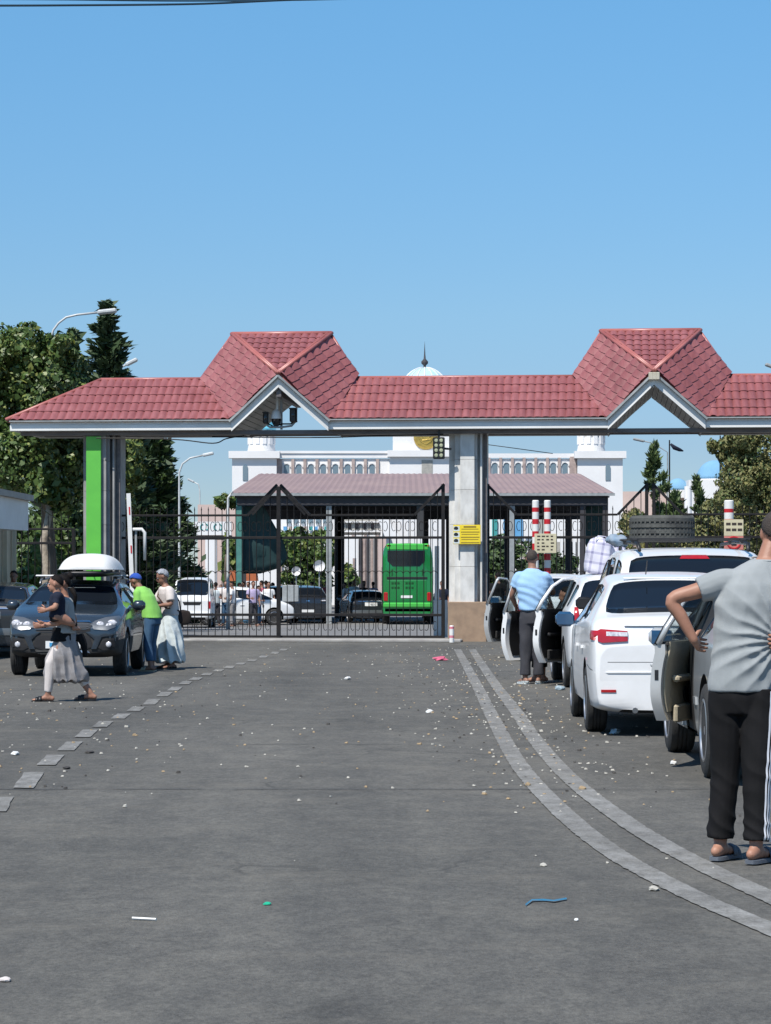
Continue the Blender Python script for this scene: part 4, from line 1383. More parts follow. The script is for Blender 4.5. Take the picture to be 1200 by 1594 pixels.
def car_shell(sp):
    """returns (mesh with material indices per IDX)"""
    L, Wd, H = sp['L'], sp['W'] / 2, sp['H']
    st = sp['st']                              # list of (x, kind, tag_to_next)
    secs = []
    for x, kind, _ in st:
        zt = interp(sp['top'], x)
        wf = interp(sp.get('wf', [(0, .93), (.12, .985), (.6, 1), (L - .9, 1), (L - .25, .95), (L, .80)]), x)
        w = Wd * wf
        z0 = interp(sp.get('bot', [(0, sp['z0'] + .05), (.15, sp['z0'] + .01), (L - .2, sp['z0']), (L, sp['z0'] + .1)]), x)
        if kind == 'g':
            zb = interp(sp['belt'], x)
            wr = sp['wr']
            s_ = [(0, z0), (w * .80, z0), (w * .955, z0 + .06), (w * 1.0, .56), (w * .975, zb), (w * .95, zb + .025), (wr * 1.07, zt - .105), (wr * .98, zt - .035), (wr * .55, zt - .004), (0, zt)]
        else:
            hb = zt - .13
            if x > L - .15 or x < .1:
                zm = z0 + (zt - z0) * .45
            else:
                zm = min(.56, zt - .25)
            s_ = [(0, z0), (w * .80, z0), (w * .955, z0 + .06), (w * 1.0, zm), (w * .985, max(hb, zm + .04)), (w * .965, zt - .075), (w * .91, zt - .035), (w * .84, zt - .018), (w * .45, zt - .002), (0, zt + .008)]
        secs.append([(x - L / 2, y, z) for y, z in s_])
    bm = bmesh.new()
    cr = bm.edges.layers.float.new('crease_edge')
    n = 10
    R = []
    for s_ in secs:
        row = [bm.verts.new(p) for p in s_]
        mir = [bm.verts.new((p[0], -p[1], p[2])) if i not in (0, n - 1) else row[i] for i, p in enumerate(s_)]
        R.append((row, mir))
    xs = [s[0] for s in st]
    dA, dB, dC = sp['doors']      # x of front door front edge, B, rear door rear edge
    for i in range(len(R) - 1):
        tagn = st[i][2]
        xm = (xs[i] + xs[i + 1]) / 2
        for side in (0, 1):
            a, b = R[i][side], R[i + 1][side]
            for j in range(n - 1):
                vs = [a[j], b[j], b[j + 1], a[j + 1]]
                if side: vs = vs[::-1]
                f = bm.faces.new(vs)
                m = 0
                if j <= 1: m = IDX.index('bumper') if sp.get('cladding') else 0
                if j == 0: m = IDX.index('liner')
                if j in (2, 3, 4) and dB < xm < dA: m = 9
                if j in (2, 3, 4) and dC < xm < dB: m = 10
                if j == 2 and sp.get('cladding') and not (dC < xm < dA): m = 6
                if j == 5:
                    m = {'F': 3, 'R': 3, 'Q': 4, 'B': 11, 'C': 0}.get(tagn[0], 0)
                if j >= 7 and 'W' in tagn: m = 1
                if j >= 7 and 'G' in tagn: m = 2
                if j >= 6 and 'H' in tagn: m = 7
                if j >= 6 and 'T' in tagn: m = 8
                f.material_index = m
    for e, (row, mir) in ((0, R[0]), (1, R[-1])):
        for j in range(n - 1):
            if j == 0 or j == n - 2:
                vs = [row[0], row[1], mir[1]] if j == 0 else [row[n - 2], row[n - 1], mir[n - 2]]
            else:
                vs = [row[j], row[j + 1], mir[j + 1], mir[j]]
            try:
                f = bm.faces.new(vs)
            except ValueError:
                continue
            f.material_index = 8 if (e == 0 and j >= 3) else (6 if sp.get('cladding') and j <= 2 else 0)
    bmesh.ops.recalc_face_normals(bm, faces=bm.faces)
    bm.edges.ensure_lookup_table()
    for e in bm.edges:
        ms = {f.material_index for f in e.link_faces}
        if ms & {1, 2, 3, 4} and len(ms) > 1: e[cr] = .75
        elif (ms & {9, 10, 7, 8, 6}) and len(ms) > 1: e[cr] = .25
    for row, mir in (R[0], R[-1]):
        for rr in (row, mir):
            for j in range(n - 1):
                e = bm.edges.get((rr[j], rr[j + 1]))
                if e: e[cr] = sp.get('endcrease', .35)
    for row, mir in R[1:-1]:
        pass
    for (r0_, m0_), (r1_, m1_) in zip(R[:-1], R[1:]):
        for a_, b_ in ((r0_, r1_), (m0_, m1_)):
            for j_, w_ in ((2, .6), (4, .55), (6, .35), (7, .3)):
                e = bm.edges.get((a_[j_], b_[j_]))
                if e and e[cr] < w_: e[cr] = w_
    me = bpy.data.meshes.new('shell')
    bm.to_mesh(me); bm.free()
    for k in range(len(IDX)): me.materials.append(M['black'])
    ob = bpy.data.objects.new('shell_tmp', me); C.objects.link(ob)
    md = ob.modifiers.new('s', 'SUBSURF'); md.levels = 2; md.render_levels = 2
    # wheel-arch cutter
    cut = MB()
    for ax in (sp['ra'] - L / 2, sp['ra'] + sp['wb'] - L / 2):
        ra = sp['R'] + sp.get('archgap', .055)
        for sg in (-1, 1):
            y0, y1 = sorted((sg * (Wd - .30), sg * (Wd + .2)))
            cut.lathe([(0.0005, y0), (ra, y0), (ra * 1.0, y1), (0.0005, y1)], (ax, 0, sp['R'] + .02), 28, 'y')
    cme = cut.mesh('cut')
    for k in range(len(IDX)): cme.materials.append(M['black'])
    cme.polygons.foreach_set('material_index', [5] * len(cme.polygons))
    co = bpy.data.objects.new('cut_tmp', cme); C.objects.link(co)
    bo = ob.modifiers.new('b', 'BOOLEAN'); bo.operation = 'DIFFERENCE'; bo.object = co; bo.solver = 'EXACT'
    res = ev_mesh(ob, 'shell')
    bpy.data.objects.remove(ob); bpy.data.objects.remove(co)
    return res


def split_shell(me, sp, root, paint, skip=()):
    """one object per material index region (doors and windows one per side)"""
    byi = {}
    L = sp['L']
    cent = [p.center.copy() for p in me.polygons]
    idx = [p.material_index for p in me.polygons]
    groups = {}
    for k, (c, m) in enumerate(zip(cent, idx)):
        nm = IDX[m]
        if nm in ('front_door', 'rear_door', 'pillar', 'quarter_window'):
            key = (nm, c.y > 0)
        elif nm == 'side_window':
            key = (nm, c.y > 0, c.x + L / 2 > sp['doors'][1])
        else:
            key = (nm,)
        groups.setdefault(key, []).append(k)
    out = {}
    mats = {'body': paint, 'windscreen': 'glass', 'rear_window': 'glass', 'side_window': 'glass', 'quarter_window': 'glass', 'liner': 'black_matte', 'bumper': sp.get('cladding') or paint,
            'bonnet': paint, 'tailgate': paint, 'front_door': paint, 'rear_door': paint, 'pillar': 'black', 'roof_panel': paint}
    for key, fl in groups.items():
        nm = key[0]
        if key in skip: continue
        bm = bmesh.new()
        vm = {}
        for k in fl:
            p = me.polygons[k]
            vs = []
            for vi in p.vertices:
                if vi not in vm: vm[vi] = bm.verts.new(me.vertices[vi].co)
                vs.append(vm[vi])
            try: bm.faces.new(vs)
            except ValueError: pass
        if nm in ('bonnet', 'tailgate', 'front_door', 'rear_door', 'windscreen', 'rear_window', 'side_window', 'quarter_window', 'pillar'):
            th = .009 if nm in ('bonnet', 'tailgate', 'front_door', 'rear_door') else .011
            r_ = bmesh.ops.inset_region(bm, faces=bm.faces[:], thickness=th, depth=0, use_boundary=True, use_even_offset=True)
            if nm in ('bonnet', 'tailgate', 'front_door', 'rear_door'):
                bmesh.ops.delete(bm, geom=r_['faces'], context='FACES')
            else:
                # rubber seal: rim stays, glass sits a little deeper
                rim = set(r_['faces'])
                bm.normal_update()
                rimv = {v for f in rim for v in f.verts}
                for v in bm.verts:
                    if v not in rimv or all(f not in rim or True for f in v.link_faces) and not v.is_boundary:
                        v.co -= v.normal * .007
                for f in bm.faces: f.material_index = 1 if f in rim else 0
        mm = bpy.data.meshes.new(nm)
        bm.to_mesh(mm); bm.free()
        mm.materials.append(M[mats[nm]]); mm.materials.append(M['black'])
        mm.polygons.foreach_set('use_smooth', [True] * len(mm.polygons))
        nn = {'liner': 'underbody', 'side_window': 'window', 'quarter_window': 'window', 'pillar': 'door_pillar'}.get(nm, nm)
        o = link(nn, mm, root)
        out[key] = o
    # black inner shell closes the gaps, standing in for shade in seams and cabin
    bm = bmesh.new(); bm.from_mesh(me)
    bm.normal_update()
    for v in bm.verts: v.co -= v.normal * .022
    mm = bpy.data.meshes.new('dark_inner_shell'); bm.to_mesh(mm); bm.free()
    mm.materials.clear(); mm.materials.append(M['black_matte'])
    mm.polygons.foreach_set('material_index', [0] * len(mm.polygons))
    link('dark_inner_shell', mm, root)
    return out


def decal(bvh, poly, axis, sgn, th=.012, cell=.05, back=.03, bevel=True):
    """raised patch whose outline is poly (2-D: (y,z) for axis x, (x,z) for axis y), projected on the shell from sgn side"""
    bm = bmesh.new()
    vs = [bm.verts.new((a, 0, b)) for a, b in poly]
    bm.faces.new(vs)
    a0 = min(p[0] for p in poly); a1 = max(p[0] for p in poly); b0 = min(p[1] for p in poly); b1 = max(p[1] for p in poly)
    k = int((a1 - a0) / cell)
    for i in range(1, k + 1):
        bmesh.ops.bisect_plane(bm, geom=bm.verts[:] + bm.edges[:] + bm.faces[:], plane_co=(a0 + (a1 - a0) * i / (k + 1), 0, 0), plane_no=(1, 0, 0))
    k = int((b1 - b0) / cell)
    for i in range(1, k + 1):
        bmesh.ops.bisect_plane(bm, geom=bm.verts[:] + bm.edges[:] + bm.faces[:], plane_co=(0, 0, b0 + (b1 - b0) * i / (k + 1)), plane_no=(0, 0, 1))
    bm.verts.index_update()
    last = None
    F = [[v.index for v in f.verts] for f in bm.faces]
    bd = [(e.verts[0].index, e.verts[1].index) for e in bm.edges if e.is_boundary]
    top = []; bot = []
    for v in bm.verts:
        a, b = v.co.x, v.co.z
        if axis == 'x':
            o = Vector((sgn * 6, a, b)); d = Vector((-sgn, 0, 0))
        else:
            o = Vector((a, sgn * 3, b)); d = Vector((0, -sgn, 0))
        h = bvh.ray_cast(o, d)
        if h[0] is None or (last is not None and (h[0] - last).length > .35):
            st_ = Vector((sgn * 2.15, a, b)) if axis == 'x' else Vector((a, sgn * .8, b))
            q = bvh.find_nearest(st_)[0]
        else:
            q = h[0]; last = h[0]
        t_ = th * (.8 if v.is_boundary else 1)
        top.append(q - d * t_); bot.append(q + d * back)
    bm.free()
    n = len(top)
    mb = MB(); mb.v = [tuple(p) for p in top + bot]
    mb.f = [tuple(f) for f in F] + [(a, b, b + n, a + n) for a, b in bd]
    return mb


def mir(poly):
    return [(-a, b) for a, b in poly][::-1]


def wheel(parent, x, y, R, w, rim='five', steer=0, tyre='rubber', rimmat='alloy', rimr=None):
    sg = 1 if y > 0 else -1
    rr = rimr or R * .66
    mb = MB()
    prof = [(rr, -w * .46), (rr + .012, -w * .5), (R * .90, -w * .5), (R * .975, -w * .43), (R, -w * .33)]
    for g in (-.16, 0, .16):
        prof += [(R, (g - .04) * w), (R - .008, (g - .03) * w), (R - .008, (g + .03) * w), (R, (g + .04) * w)]
    prof += [(R, w * .33), (R * .975, w * .43), (R * .90, w * .5), (rr + .012, w * .5), (rr, w * .46)]
    mb.lathe(prof, (0, 0, 0), 36, 'y')
    o = part('wheel', mb, tyre, parent, smooth=35.0)
    o.location = (x, y, R)
    o.rotation_euler = (0, random.uniform(0, 1), steer)
    f = sg * w * .5
    mb = MB()
    s = sg
    mb.lathe([(rr * .99, f - s * .10), (rr * 1.01, f - s * .02), (rr * 1.02, f), (rr * .96, f + s * .004), (rr * .90, f - s * .02), (rr * .88, f - s * .10)], (0, 0, 0), 32, 'y')
    if rim == 'steel':
        mb.lathe([(rr * .9, f - s * .03), (rr * .75, f - s * .015), (rr * .5, f - s * .03), (rr * .25, f - s * .005), (.001, f)], (0, 0, 0), 28, 'y')
    else:
        mb.lathe([(.062, f - s * .05), (.060, f - s * .015), (.03, f - s * .008), (.001, f - s * .008)], (0, 0, 0), 16, 'y')
        k = {'five': 5, 'ten': 10, 'double': 10, 'six': 6}[rim]
        for i in range(k):
            a = 2 * PI * i / k
            if rim == 'double': a = 2 * PI * (i // 2) / 5 + (.16 if i % 2 else -.16)
            c_, s2 = math.cos(a), math.sin(a)
            w0, w1 = (.034, .02) if k <= 6 else (.016, .012)
            pts = []
            for r_, wd, dp in ((.045, w0, .02), (rr * .93, w1, .012)):
                for q in (-1, 1):
                    pts.append(Vector((c_ * r_ - s2 * wd * q, f - s * dp, s2 * r_ + c_ * wd * q)))
            back = [p + Vector((0, -s * .035, 0)) for p in pts]
            mb.add(pts + back, [(0, 1, 3, 2), (4, 5, 7, 6), (0, 1, 5, 4), (2, 3, 7, 6), (0, 2, 6, 4), (1, 3, 7, 5)])
    part('rim', mb, rimmat, o, smooth=30.0)
    part('brake_disc', MB().lathe([(.001, f - s * .11), (rr * .9, f - s * .11), (rr * .9, f - s * .13), (.001, f - s * .13)], (0, 0, 0), 20, 'y'), 'black_matte', o)
    return o


def ellipsoid(c, r, nu=14, nv=9):
    mb = MB()
    mb.lathe([(max(.0008, math.sin(PI * i / nv)), -math.cos(PI * i / nv)) for i in range(nv + 1)], (0, 0, 0), nu)
    mb.v = [(c[0] + p[0] * r[0], c[1] + p[1] * r[1], c[2] + p[2] * r[2]) for p in mb.v]
    return mb


def mirror_part(root, x, y, z, paint, glass=None, s=1.0):
    glass = glass or ('black' if paint == 'black' else 'mirror_blue')
    sg = 1 if y > 0 else -1
    mb = MB()
    mb.bbox(x - .055, x + .10, min(y + sg * .05, y + sg * .25 * s), max(y + sg * .05, y + sg * .25 * s), z - .01, z + .145 * s, .045)
    mb.bar((x + .03, y - sg * .08, z + .02), (x + .03, y + sg * .08, z + .04), .05, .035)
    o = part('wing_mirror', mb, paint, root, smooth=50.0)
    part('mirror_glass', MB().bbox(x - .060, x - .052, min(y + sg * .065, y + sg * .235 * s), max(y + sg * .065, y + sg * .235 * s), z + .01, z + .125 * s, .003), glass, o)
    return o


def plate_mat():
    if 'plate' not in M:
        M['plate'] = mat('number_plate_white', (.75, .75, .73), rough=.4)
    return 'plate'


def text_part(s, size, loc, rot, m, parent, name='lettering', depth=.002, scale=(1, 1, 1)):
    cu = bpy.data.curves.new(name, 'FONT')
    cu.body = s; cu.size = size; cu.align_x = 'CENTER'; cu.align_y = 'CENTER'; cu.extrude = depth; cu.resolution_u = 2
    tmp = bpy.data.objects.new('txt_tmp', cu); C.objects.link(tmp)
    me = ev_mesh(tmp, name)
    bpy.data.objects.remove(tmp)
    me.materials.clear(); me.materials.append(M[m])
    o = link(name, me, parent, loc)
    o.rotation_euler = rot
    o.scale = scale
    return o


def build_car(name, label, sp, paint, loc, rz, group=None, skip=(), mirrors=True, rims='five', hub='alloy'):
    t = thing(name, label, 'car', loc, rz, group)
    me = car_shell(sp)
    bvh = BVHTree.FromPolygons([v.co for v in me.vertices], [tuple(p.vertices) for p in me.polygons])
    parts = split_shell(me, sp, t, paint, skip)
    L = sp['L']; xr = sp['ra'] - L / 2; xf = xr + sp['wb']
    ty = sp['W'] / 2 - .115
    steer = sp.get('steer', 0)
    for x, st_ in ((xr, 0), (xf, steer)):
        for sg in (1, -1):
            wheel(t, x, sg * ty, sp['R'], sp.get('tw', .20), rims, st_, rimmat=hub)
    if mirrors:
        mx = sp['doors'][0] - L / 2 - .28
        zb = interp(sp['belt'], mx + L / 2)
        for sg in (1, -1):
            mirror_part(t, mx, sg * (sp['W'] / 2 - .06), zb + .0, sp.get('mirror', paint))
    # side handles, sills
    for k, x in enumerate((sp['doors'][1] - L / 2 + .14, sp['doors'][2] - L / 2 + .16)):
        for sg in (1, -1):
            nm = 'front_door' if k == 0 else 'rear_door'
            if (nm, sg > 0) in skip: continue
            h = decal(bvh, [(x, .80), (x + .17, .80), (x + .17, .828), (x, .828)], 'y', sg, .03, .06, .02)
            part('door_handle', h, sp.get('handle', paint), t, smooth=40.0)
    return t, bvh, parts


def sedan_spec(**k):
    d = dict(L=4.41, W=1.76, H=1.55, wb=2.64, ra=.93, R=.325, z0=.20, wr=.60,
             top=[(0, .86), (.04, 1.08), (.10, 1.13), (.50, 1.16), (1.12, 1.49), (1.9, 1.565), (2.5, 1.55), (2.95, 1.47), (3.55, 1.08), (4.05, .93), (4.33, .80), (4.41, .66)],
             belt=[(0, 1.06), (1.0, 1.07), (3.4, .97), (4.41, .9)],
             st=[(0, 'n', 'C'), (.05, 'n', 'CT'), (.16, 'n', 'CT'), (.46, 'n', 'CG'), (1.10, 'g', 'C'), (1.28, 'g', 'R'), (1.98, 'g', 'B'), (2.10, 'g', 'F'), (2.85, 'g', 'FW'), (3.52, 'n', 'CH'), (3.95, 'n', 'CH'), (4.28, 'n', 'C'), (4.41, 'n', 'C')],
             doors=(3.10, 2.05, 1.12))
    d.update(k)
    return d


def wagon_spec(**k):
    d = dict(L=4.55, W=1.84, H=1.84, wb=2.70, ra=.88, R=.35, z0=.24, wr=.68,
             top=[(0, .92), (.03, 1.16), (.08, 1.24), (.40, 1.76), (.9, 1.84), (2.4, 1.86), (2.95, 1.76), (3.55, 1.22), (4.2, 1.05), (4.45, .90), (4.55, .70)],
             belt=[(0, 1.20), (1.0, 1.20), (3.5, 1.08), (4.55, .9)],
             st=[(0, 'n', 'C'), (.05, 'n', 'CT'), (.10, 'n', 'CG'), (.40, 'g', 'Q'), (1.0, 'g', 'C'), (1.14, 'g', 'R'), (2.02, 'g', 'B'), (2.14, 'g', 'F'), (2.90, 'g', 'FW'), (3.52, 'n', 'CH'), (4.0, 'n', 'CH'), (4.42, 'n', 'C'), (4.55, 'n', 'C')],
             doors=(3.12, 2.08, 1.10))
    d.update(k)
    return d


def hatch_spec(**k):
    d = dict(L=4.20, W=1.72, H=1.56, wb=2.5, ra=.80, R=.315, z0=.20, wr=.60,
             top=[(0, .86), (.03, 1.05), (.10, 1.12), (.52, 1.48), (1.2, 1.56), (2.2, 1.56), (2.75, 1.46), (3.35, 1.06), (3.85, .93), (4.12, .80), (4.20, .66)],
             belt=[(0, 1.06), (1.0, 1.05), (3.4, .96), (4.2, .9)],
             st=[(0, 'n', 'C'), (.05, 'n', 'CT'), (.12, 'n', 'CG'), (.52, 'g', 'Q'), (.90, 'g', 'C'), (1.02, 'g', 'R'), (1.80, 'g', 'B'), (1.92, 'g', 'F'), (2.68, 'g', 'FW'), (3.32, 'n', 'CH'), (3.75, 'n', 'CH'), (4.08, 'n', 'C'), (4.20, 'n', 'C')],
             doors=(2.92, 1.86, .98))
    d.update(k)
    return d


def open_door(root, sp, which, side, ang, paint, trim, frame='black', mirror=False, glass=True):
    """an opened door hinged at its front edge; side +1 left"""
    L = sp['L']
    xh = sp['doors'][0 if which == 'front' else 1] - L / 2 - (.02 if which == 'front' else .03)
    xe = sp['doors'][1 if which == 'front' else 2] - L / 2
    Ld = xh - xe
    w = sp['W'] / 2
    zb = interp(sp['belt'], xh + L / 2) + .02
    H = sp['H']
    d = bpy.data.objects.new('open_door', None); C.objects.link(d)
    d.parent = root; d.location = (xh, side * (w - .01), 0); d.rotation_euler = (0, 0, -side * ang)
    d.name = which + '_door'

    def yo(z):       # outward bulge
        if z < zb: return side * (.015 - .09 * ((z - .62) / .45) ** 2)
        return side * (-.02 - .24 * (z - zb) / (H - zb))
    z0 = sp['z0'] + sp.get('doorlift', .10)
    # lower panel, curved grid closed volume
    nz, nu = 9, 6
    mb = MB()
    th = .085

    def uedge(z, f):
        # rear (free) edge shape: curved inwards at the bottom
        cut = .0
        if z < .62: cut = (.10 if which == 'front' else .20) * ((.62 - z) / .4) ** 1.6
        return -(Ld - cut) * f
    grid = []
    for layer in (0, 1):
        for i in range(nz + 1):
            z = z0 + (zb - z0) * i / nz
            for j in range(nu + 1):
                u = uedge(z, j / nu)
                y = yo(z) - side * (th if layer else 0) + (side * .008 if 0 < i < nz and 0 < j < nu and not layer else 0)
                mb.v.append((u, y, z))
    s_ = (nz + 1) * (nu + 1)
    for layer in (0, 1):
        for i in range(nz):
            for j in range(nu):
                a = layer * s_ + i * (nu + 1) + j
                mb.f.append((a, a + 1, a + nu + 2, a + nu + 1))
    for i in range(nz):
        for j in (0, nu):
            a = i * (nu + 1) + j
            mb.f.append((a, a + nu + 1, a + nu + 1 + s_, a + s_))
    for j in range(nu):
        for i in (0, nz):
            a = i * (nu + 1) + j
            mb.f.append((a, a + 1, a + 1 + s_, a + s_))
    part('door_panel', mb, paint, d, smooth=45.0)
    # inner trim: raised moulded panel with pocket and armrest
    yi = -side * th
    P = [(-.05, z0 + .10), (-.05, zb - .01), (-(Ld - .06), zb - .01), (-(Ld - .06), .62), (-(Ld - .17), z0 + .10)]
    mb = MB()
    ytrim = lambda z: yo(z) - side * (th + .002)
    n = 8
    for lay in (0, 1):
        for i in range(n + 1):
            z = z0 + .07 + (zb - z0 - .05) * i / n
            for j in range(5):
                u = uedge(z, .07 + .86 * j / 4)
                mb.v.append((u, ytrim(z) - side * (.028 if lay else 0) * (1 if 0 < i < n and 0 < j < 4 else .5), z))
    s2 = (n + 1) * 5
    for lay in (0, 1):
        for i in range(n):
            for j in range(4):
                a = lay * s2 + i * 5 + j
                mb.f.append((a, a + 1, a + 6, a + 5))
    for i in range(n):
        for j in (0, 4):
            a = i * 5 + j
            mb.f.append((a, a + 5, a + 5 + s2, a + s2))
    for j in range(4):
        for i in (0, n):
            a = i * 5 + j
            mb.f.append((a, a + 1, a + 1 + s2, a + s2))
    tr = part('trim_panel', mb, trim, d, smooth=45.0)
    y1 = yo(.75) - side * (th + .03)
    part('armrest', MB().bbox(-(Ld * .80), -(Ld * .22), min(y1, y1 - side * .06), max(y1, y1 - side * .06), .68, .735, .018), 'black' if trim == 'black' else trim, tr)
    y1 = yo(.42) - side * (th + .025)
    part('door_pocket', MB().bbox(-(Ld * .78), -(Ld * .15), min(y1, y1 - side * .035), max(y1, y1 - side * .035), .36, .50, .015), 'beige' if trim == 'beige' else 'rubber', tr)
    part('speaker', ellipsoid((-(Ld * .35), y1, .45 + .12), (.06, .015, .06)), 'black', tr)
    part('sill_trim', MB().bbox(-(Ld - .03), -.02, min(yo(zb), yo(zb) - side * (th + .02)), max(yo(zb), yo(zb) - side * (th + .02)), zb - .015, zb + .02, .01), 'rubber', d)
    # window frame
    if which == 'front':
        loop = [(-.03, zb), (-.40, H - .16), (-.55, H - .105), (-(Ld - .06), H - .085), (-(Ld - .02), H - .12), (-(Ld - .0), zb)]
    else:
        loop = [(-.0, zb), (-.03, H - .11), (-.08, H - .085), (-(Ld * .52), H - .10), (-(Ld * .80), H - .19), (-(Ld - .03), zb + .13), (-(Ld - .0), zb)]
    P3 = [Vector((u, yo(z) - side * .03, z)) for u, z in loop]
    mb = MB()
    mb.tube(P3, .024, 6)
    part('window_frame', mb, paint, d, smooth=True)
    mb = MB(); mb.tube([p + Vector((0, side * .022, 0)) for p in P3], .013, 5)
    part('seal', mb, frame, d, smooth=True)
    if glass:
        mb = MB(); k = len(P3)
        a = [p + Vector((0, .0, 0)) for p in P3]
        mb.add([p + Vector((0, .004, 0)) for p in a] + [p - Vector((0, .004, 0)) for p in a], [tuple(range(k)), tuple(range(k, 2 * k))[::-1]])
        part('window', mb, 'thin_glass', d)
    mb = MB(); yy = yo(.81)
    mb.bbox(-(Ld - .06), -(Ld - .24), min(yy, yy + side * .035), max(yy, yy + side * .035), .80, .83, .01)
    part('door_handle', mb, sp.get('handle', paint), d)
    # latch plate on the free edge
    part('latch', MB().box(-(Ld + .004), -(Ld - .01), min(yo(.75) - side * .06, yo(.75) - side * .03), max(yo(.75) - side * .06, yo(.75) - side * .03), .70, .78), 'black', d)
    if mirror:
        mirror_part(d, -.05, side * .02, zb - .01, sp.get('mirror', paint))
    return d


def thin_glass_mat():
    m = bpy.data.materials.new('thin_tinted_glass'); m.use_nodes = True
    nt = m.node_tree; N = nt.nodes; Lk = nt.links
    for n in list(N): N.remove(n)
    out = N.new('ShaderNodeOutputMaterial'); mx = N.new('ShaderNodeMixShader'); tr = N.new('ShaderNodeBsdfTransparent'); gl = N.new('ShaderNodeBsdfGlossy')
    fr = N.new('ShaderNodeFresnel'); fr.inputs[0].default_value = 1.5
    tr.inputs[0].default_value = (.75, .8, .8, 1); gl.inputs['Roughness'].default_value = .02
    Lk.new(fr.outputs[0], mx.inputs[0]); Lk.new(tr.outputs[0], mx.inputs[1]); Lk.new(gl.outputs[0], mx.inputs[2]); Lk.new(mx.outputs[0], out.inputs[0])
    return m


M['thin_glass'] = thin_glass_mat()
plate_mat()
M['mirror_blue'] = mat('painted_mirror_reflection', (.02, .07, .15), rough=.1, coat=1)  # dark blue reflection painted as base colour
M['gunmetal'] = mat('gunmetal_trim', (.20, .21, .22), rough=.3, metal=.6)


def lights_rear(t, bvh, polys, m='red_lens', name='tail_light', inner=None):
    for p in polys:
        for q in (p, mir(p)):
            o = part(name, decal(bvh, q, 'x', -1, .022, .05, .03), m, t, smooth=40.0)
            if inner:
                qi = inner if q is p else mir(inner)
                part('reversing_lamp', decal(bvh, qi, 'x', -1, .030, .05, .0), 'clear_lens', o, smooth=40.0)
# ---------------------------------------------------------------- right-hand queue
R90 = PI / 2
# 1: nearest, silver sedan with its rear left door open
s1 = sedan_spec(doorlift=.17, H=1.50, wb=2.85, L=4.9, W=1.80, ra=1.0, R=.355, z0=.21, tw=.22, archgap=.05, handle='silver_car',
                top=[(0, .84), (.04, 1.02), (.10, 1.07), (.55, 1.10), (1.25, 1.42), (2.15, 1.50), (2.9, 1.49), (3.4, 1.41), (4.0, 1.04), (4.5, .90), (4.8, .78), (4.9, .62)],
                st=[(0, 'n', 'C'), (.05, 'n', 'CT'), (.16, 'n', 'CT'), (.50, 'n', 'CG'), (1.25, 'g', 'Q'), (1.70, 'g', 'R'), (2.58, 'g', 'B'), (2.70, 'g', 'F'), (3.35, 'g', 'FW'), (3.97, 'n', 'CH'), (4.4, 'n', 'CH'), (4.76, 'n', 'C'), (4.9, 'n', 'C')], doors=(3.65, 2.64, 1.72),
                belt=[(0, 1.02), (1.0, 1.02), (3.4, .93), (4.7, .9)])
d_rw = 19.25
X1 = (1098 - 600) * d_rw / FPX + .115 - .0
yc = d_rw - 1.0 + s1['L'] / 2
t1, b1, p1 = build_car('parked_car', 'silver sedan with its rear left door wide open, nearest the man in grey', s1, 'silver_car', (X1 + s1['W'] / 2 - .115, yc, .01), R90 + rad(-.8), 'cars queued at the right kerb', skip=(('rear_door', True), ('side_window', True, False)), rims='double')
open_door(t1, s1, 'rear', 1, rad(21), 'silver_car', 'beige')
for sg in (1, -1):
    part('side_trim', decal(b1, [(-.92, .52), (-.76, .52), (-.76, .58), (-.92, .58)], 'y', sg, .014, .05), 'silver_car', t1, smooth=40.0)
    part('side_trim', decal(b1, [(-2.3, .52), (-1.92, .52), (-1.92, .57), (-2.3, .57)], 'y', sg, .012, .05), 'silver_car', t1, smooth=40.0)
lights_rear(t1, b1, [[(.52, .78), (.86, .80), (.86, .94), (.55, .96)]])
part('rear_seat', MB().bbox(-1.0, -.45, .05, .75, .35, .55, .05), 'beige', t1)
part('b_pillar', MB().bar((.17, .86, .30), (.18, .66, 1.38), .10, .06, up=(0, 1, 0)), 'silver_car', t1)

# 2: white sedan
s2 = sedan_spec(endcrease=.55, mirror='mirror_blue')
d2 = 25.05
X2 = 2.84
t2, b2, p2 = build_car('parked_car', 'clean white sedan with large red tail light, directly ahead of the silver car', s2, 'white_car', (X2, d2 - s2['ra'] + s2['L'] / 2, .01), R90 + rad(-1.2), 'cars queued at the right kerb', rims='ten')
lights_rear(t2, b2, [[(.52, .90), (.76, .885), (.80, .90), (.80, 1.0), (.77, 1.015), (.52, .995)]], inner=[(.52, .945), (.72, .95), (.72, .99), (.52, .985)])
for sg in (1, -1):
    part('tail_light', decal(b2, [(-2.185, .905), (-2.03, .915), (-2.00, .96), (-2.04, 1.0), (-2.185, 1.0)], 'y', sg, .014, .04, .02), 'red_lens', t2, smooth=40.0)
part('boot_seam', decal(b2, [(-.80, .700), (.80, .700), (.80, .705), (-.80, .705)], 'x', -1, .001, .1), 'black', t2)
part('boot_lip', decal(b2, [(-.55, 1.045), (.55, 1.045), (.50, 1.065), (-.50, 1.065)], 'x', -1, .03, .1), 'white_car', t2, smooth=40.0)
part('bumper_crease', decal(b2, [(-.80, .60), (.80, .60), (.80, .612), (-.80, .612)], 'x', -1, .012, .1), 'white_car', t2, smooth=40.0)
part('number_plate', decal(b2, [(-.26, .48), (.26, .48), (.26, .59), (-.26, .59)], 'x', -1, .018, .3), 'plate', t2)
for sg in (1, -1):
    part('reflector', decal(b2, [(sg * .70 - .07, .42), (sg * .70 + .07, .42), (sg * .70 + .07, .445), (sg * .70 - .07, .445)], 'x', -1, .012, .1), 'red_lens', t2)
    part('bumper_seam', decal(b2, [(-2.10, .62), (-1.62, .66), (-1.62, .668), (-2.10, .628)], 'y', sg, .002, .1), 'black', t2)
part('exhaust', MB().tube([(-2.22, .45, .25), (-2.0, .45, .25)], .028, 8), 'gunmetal', t2)
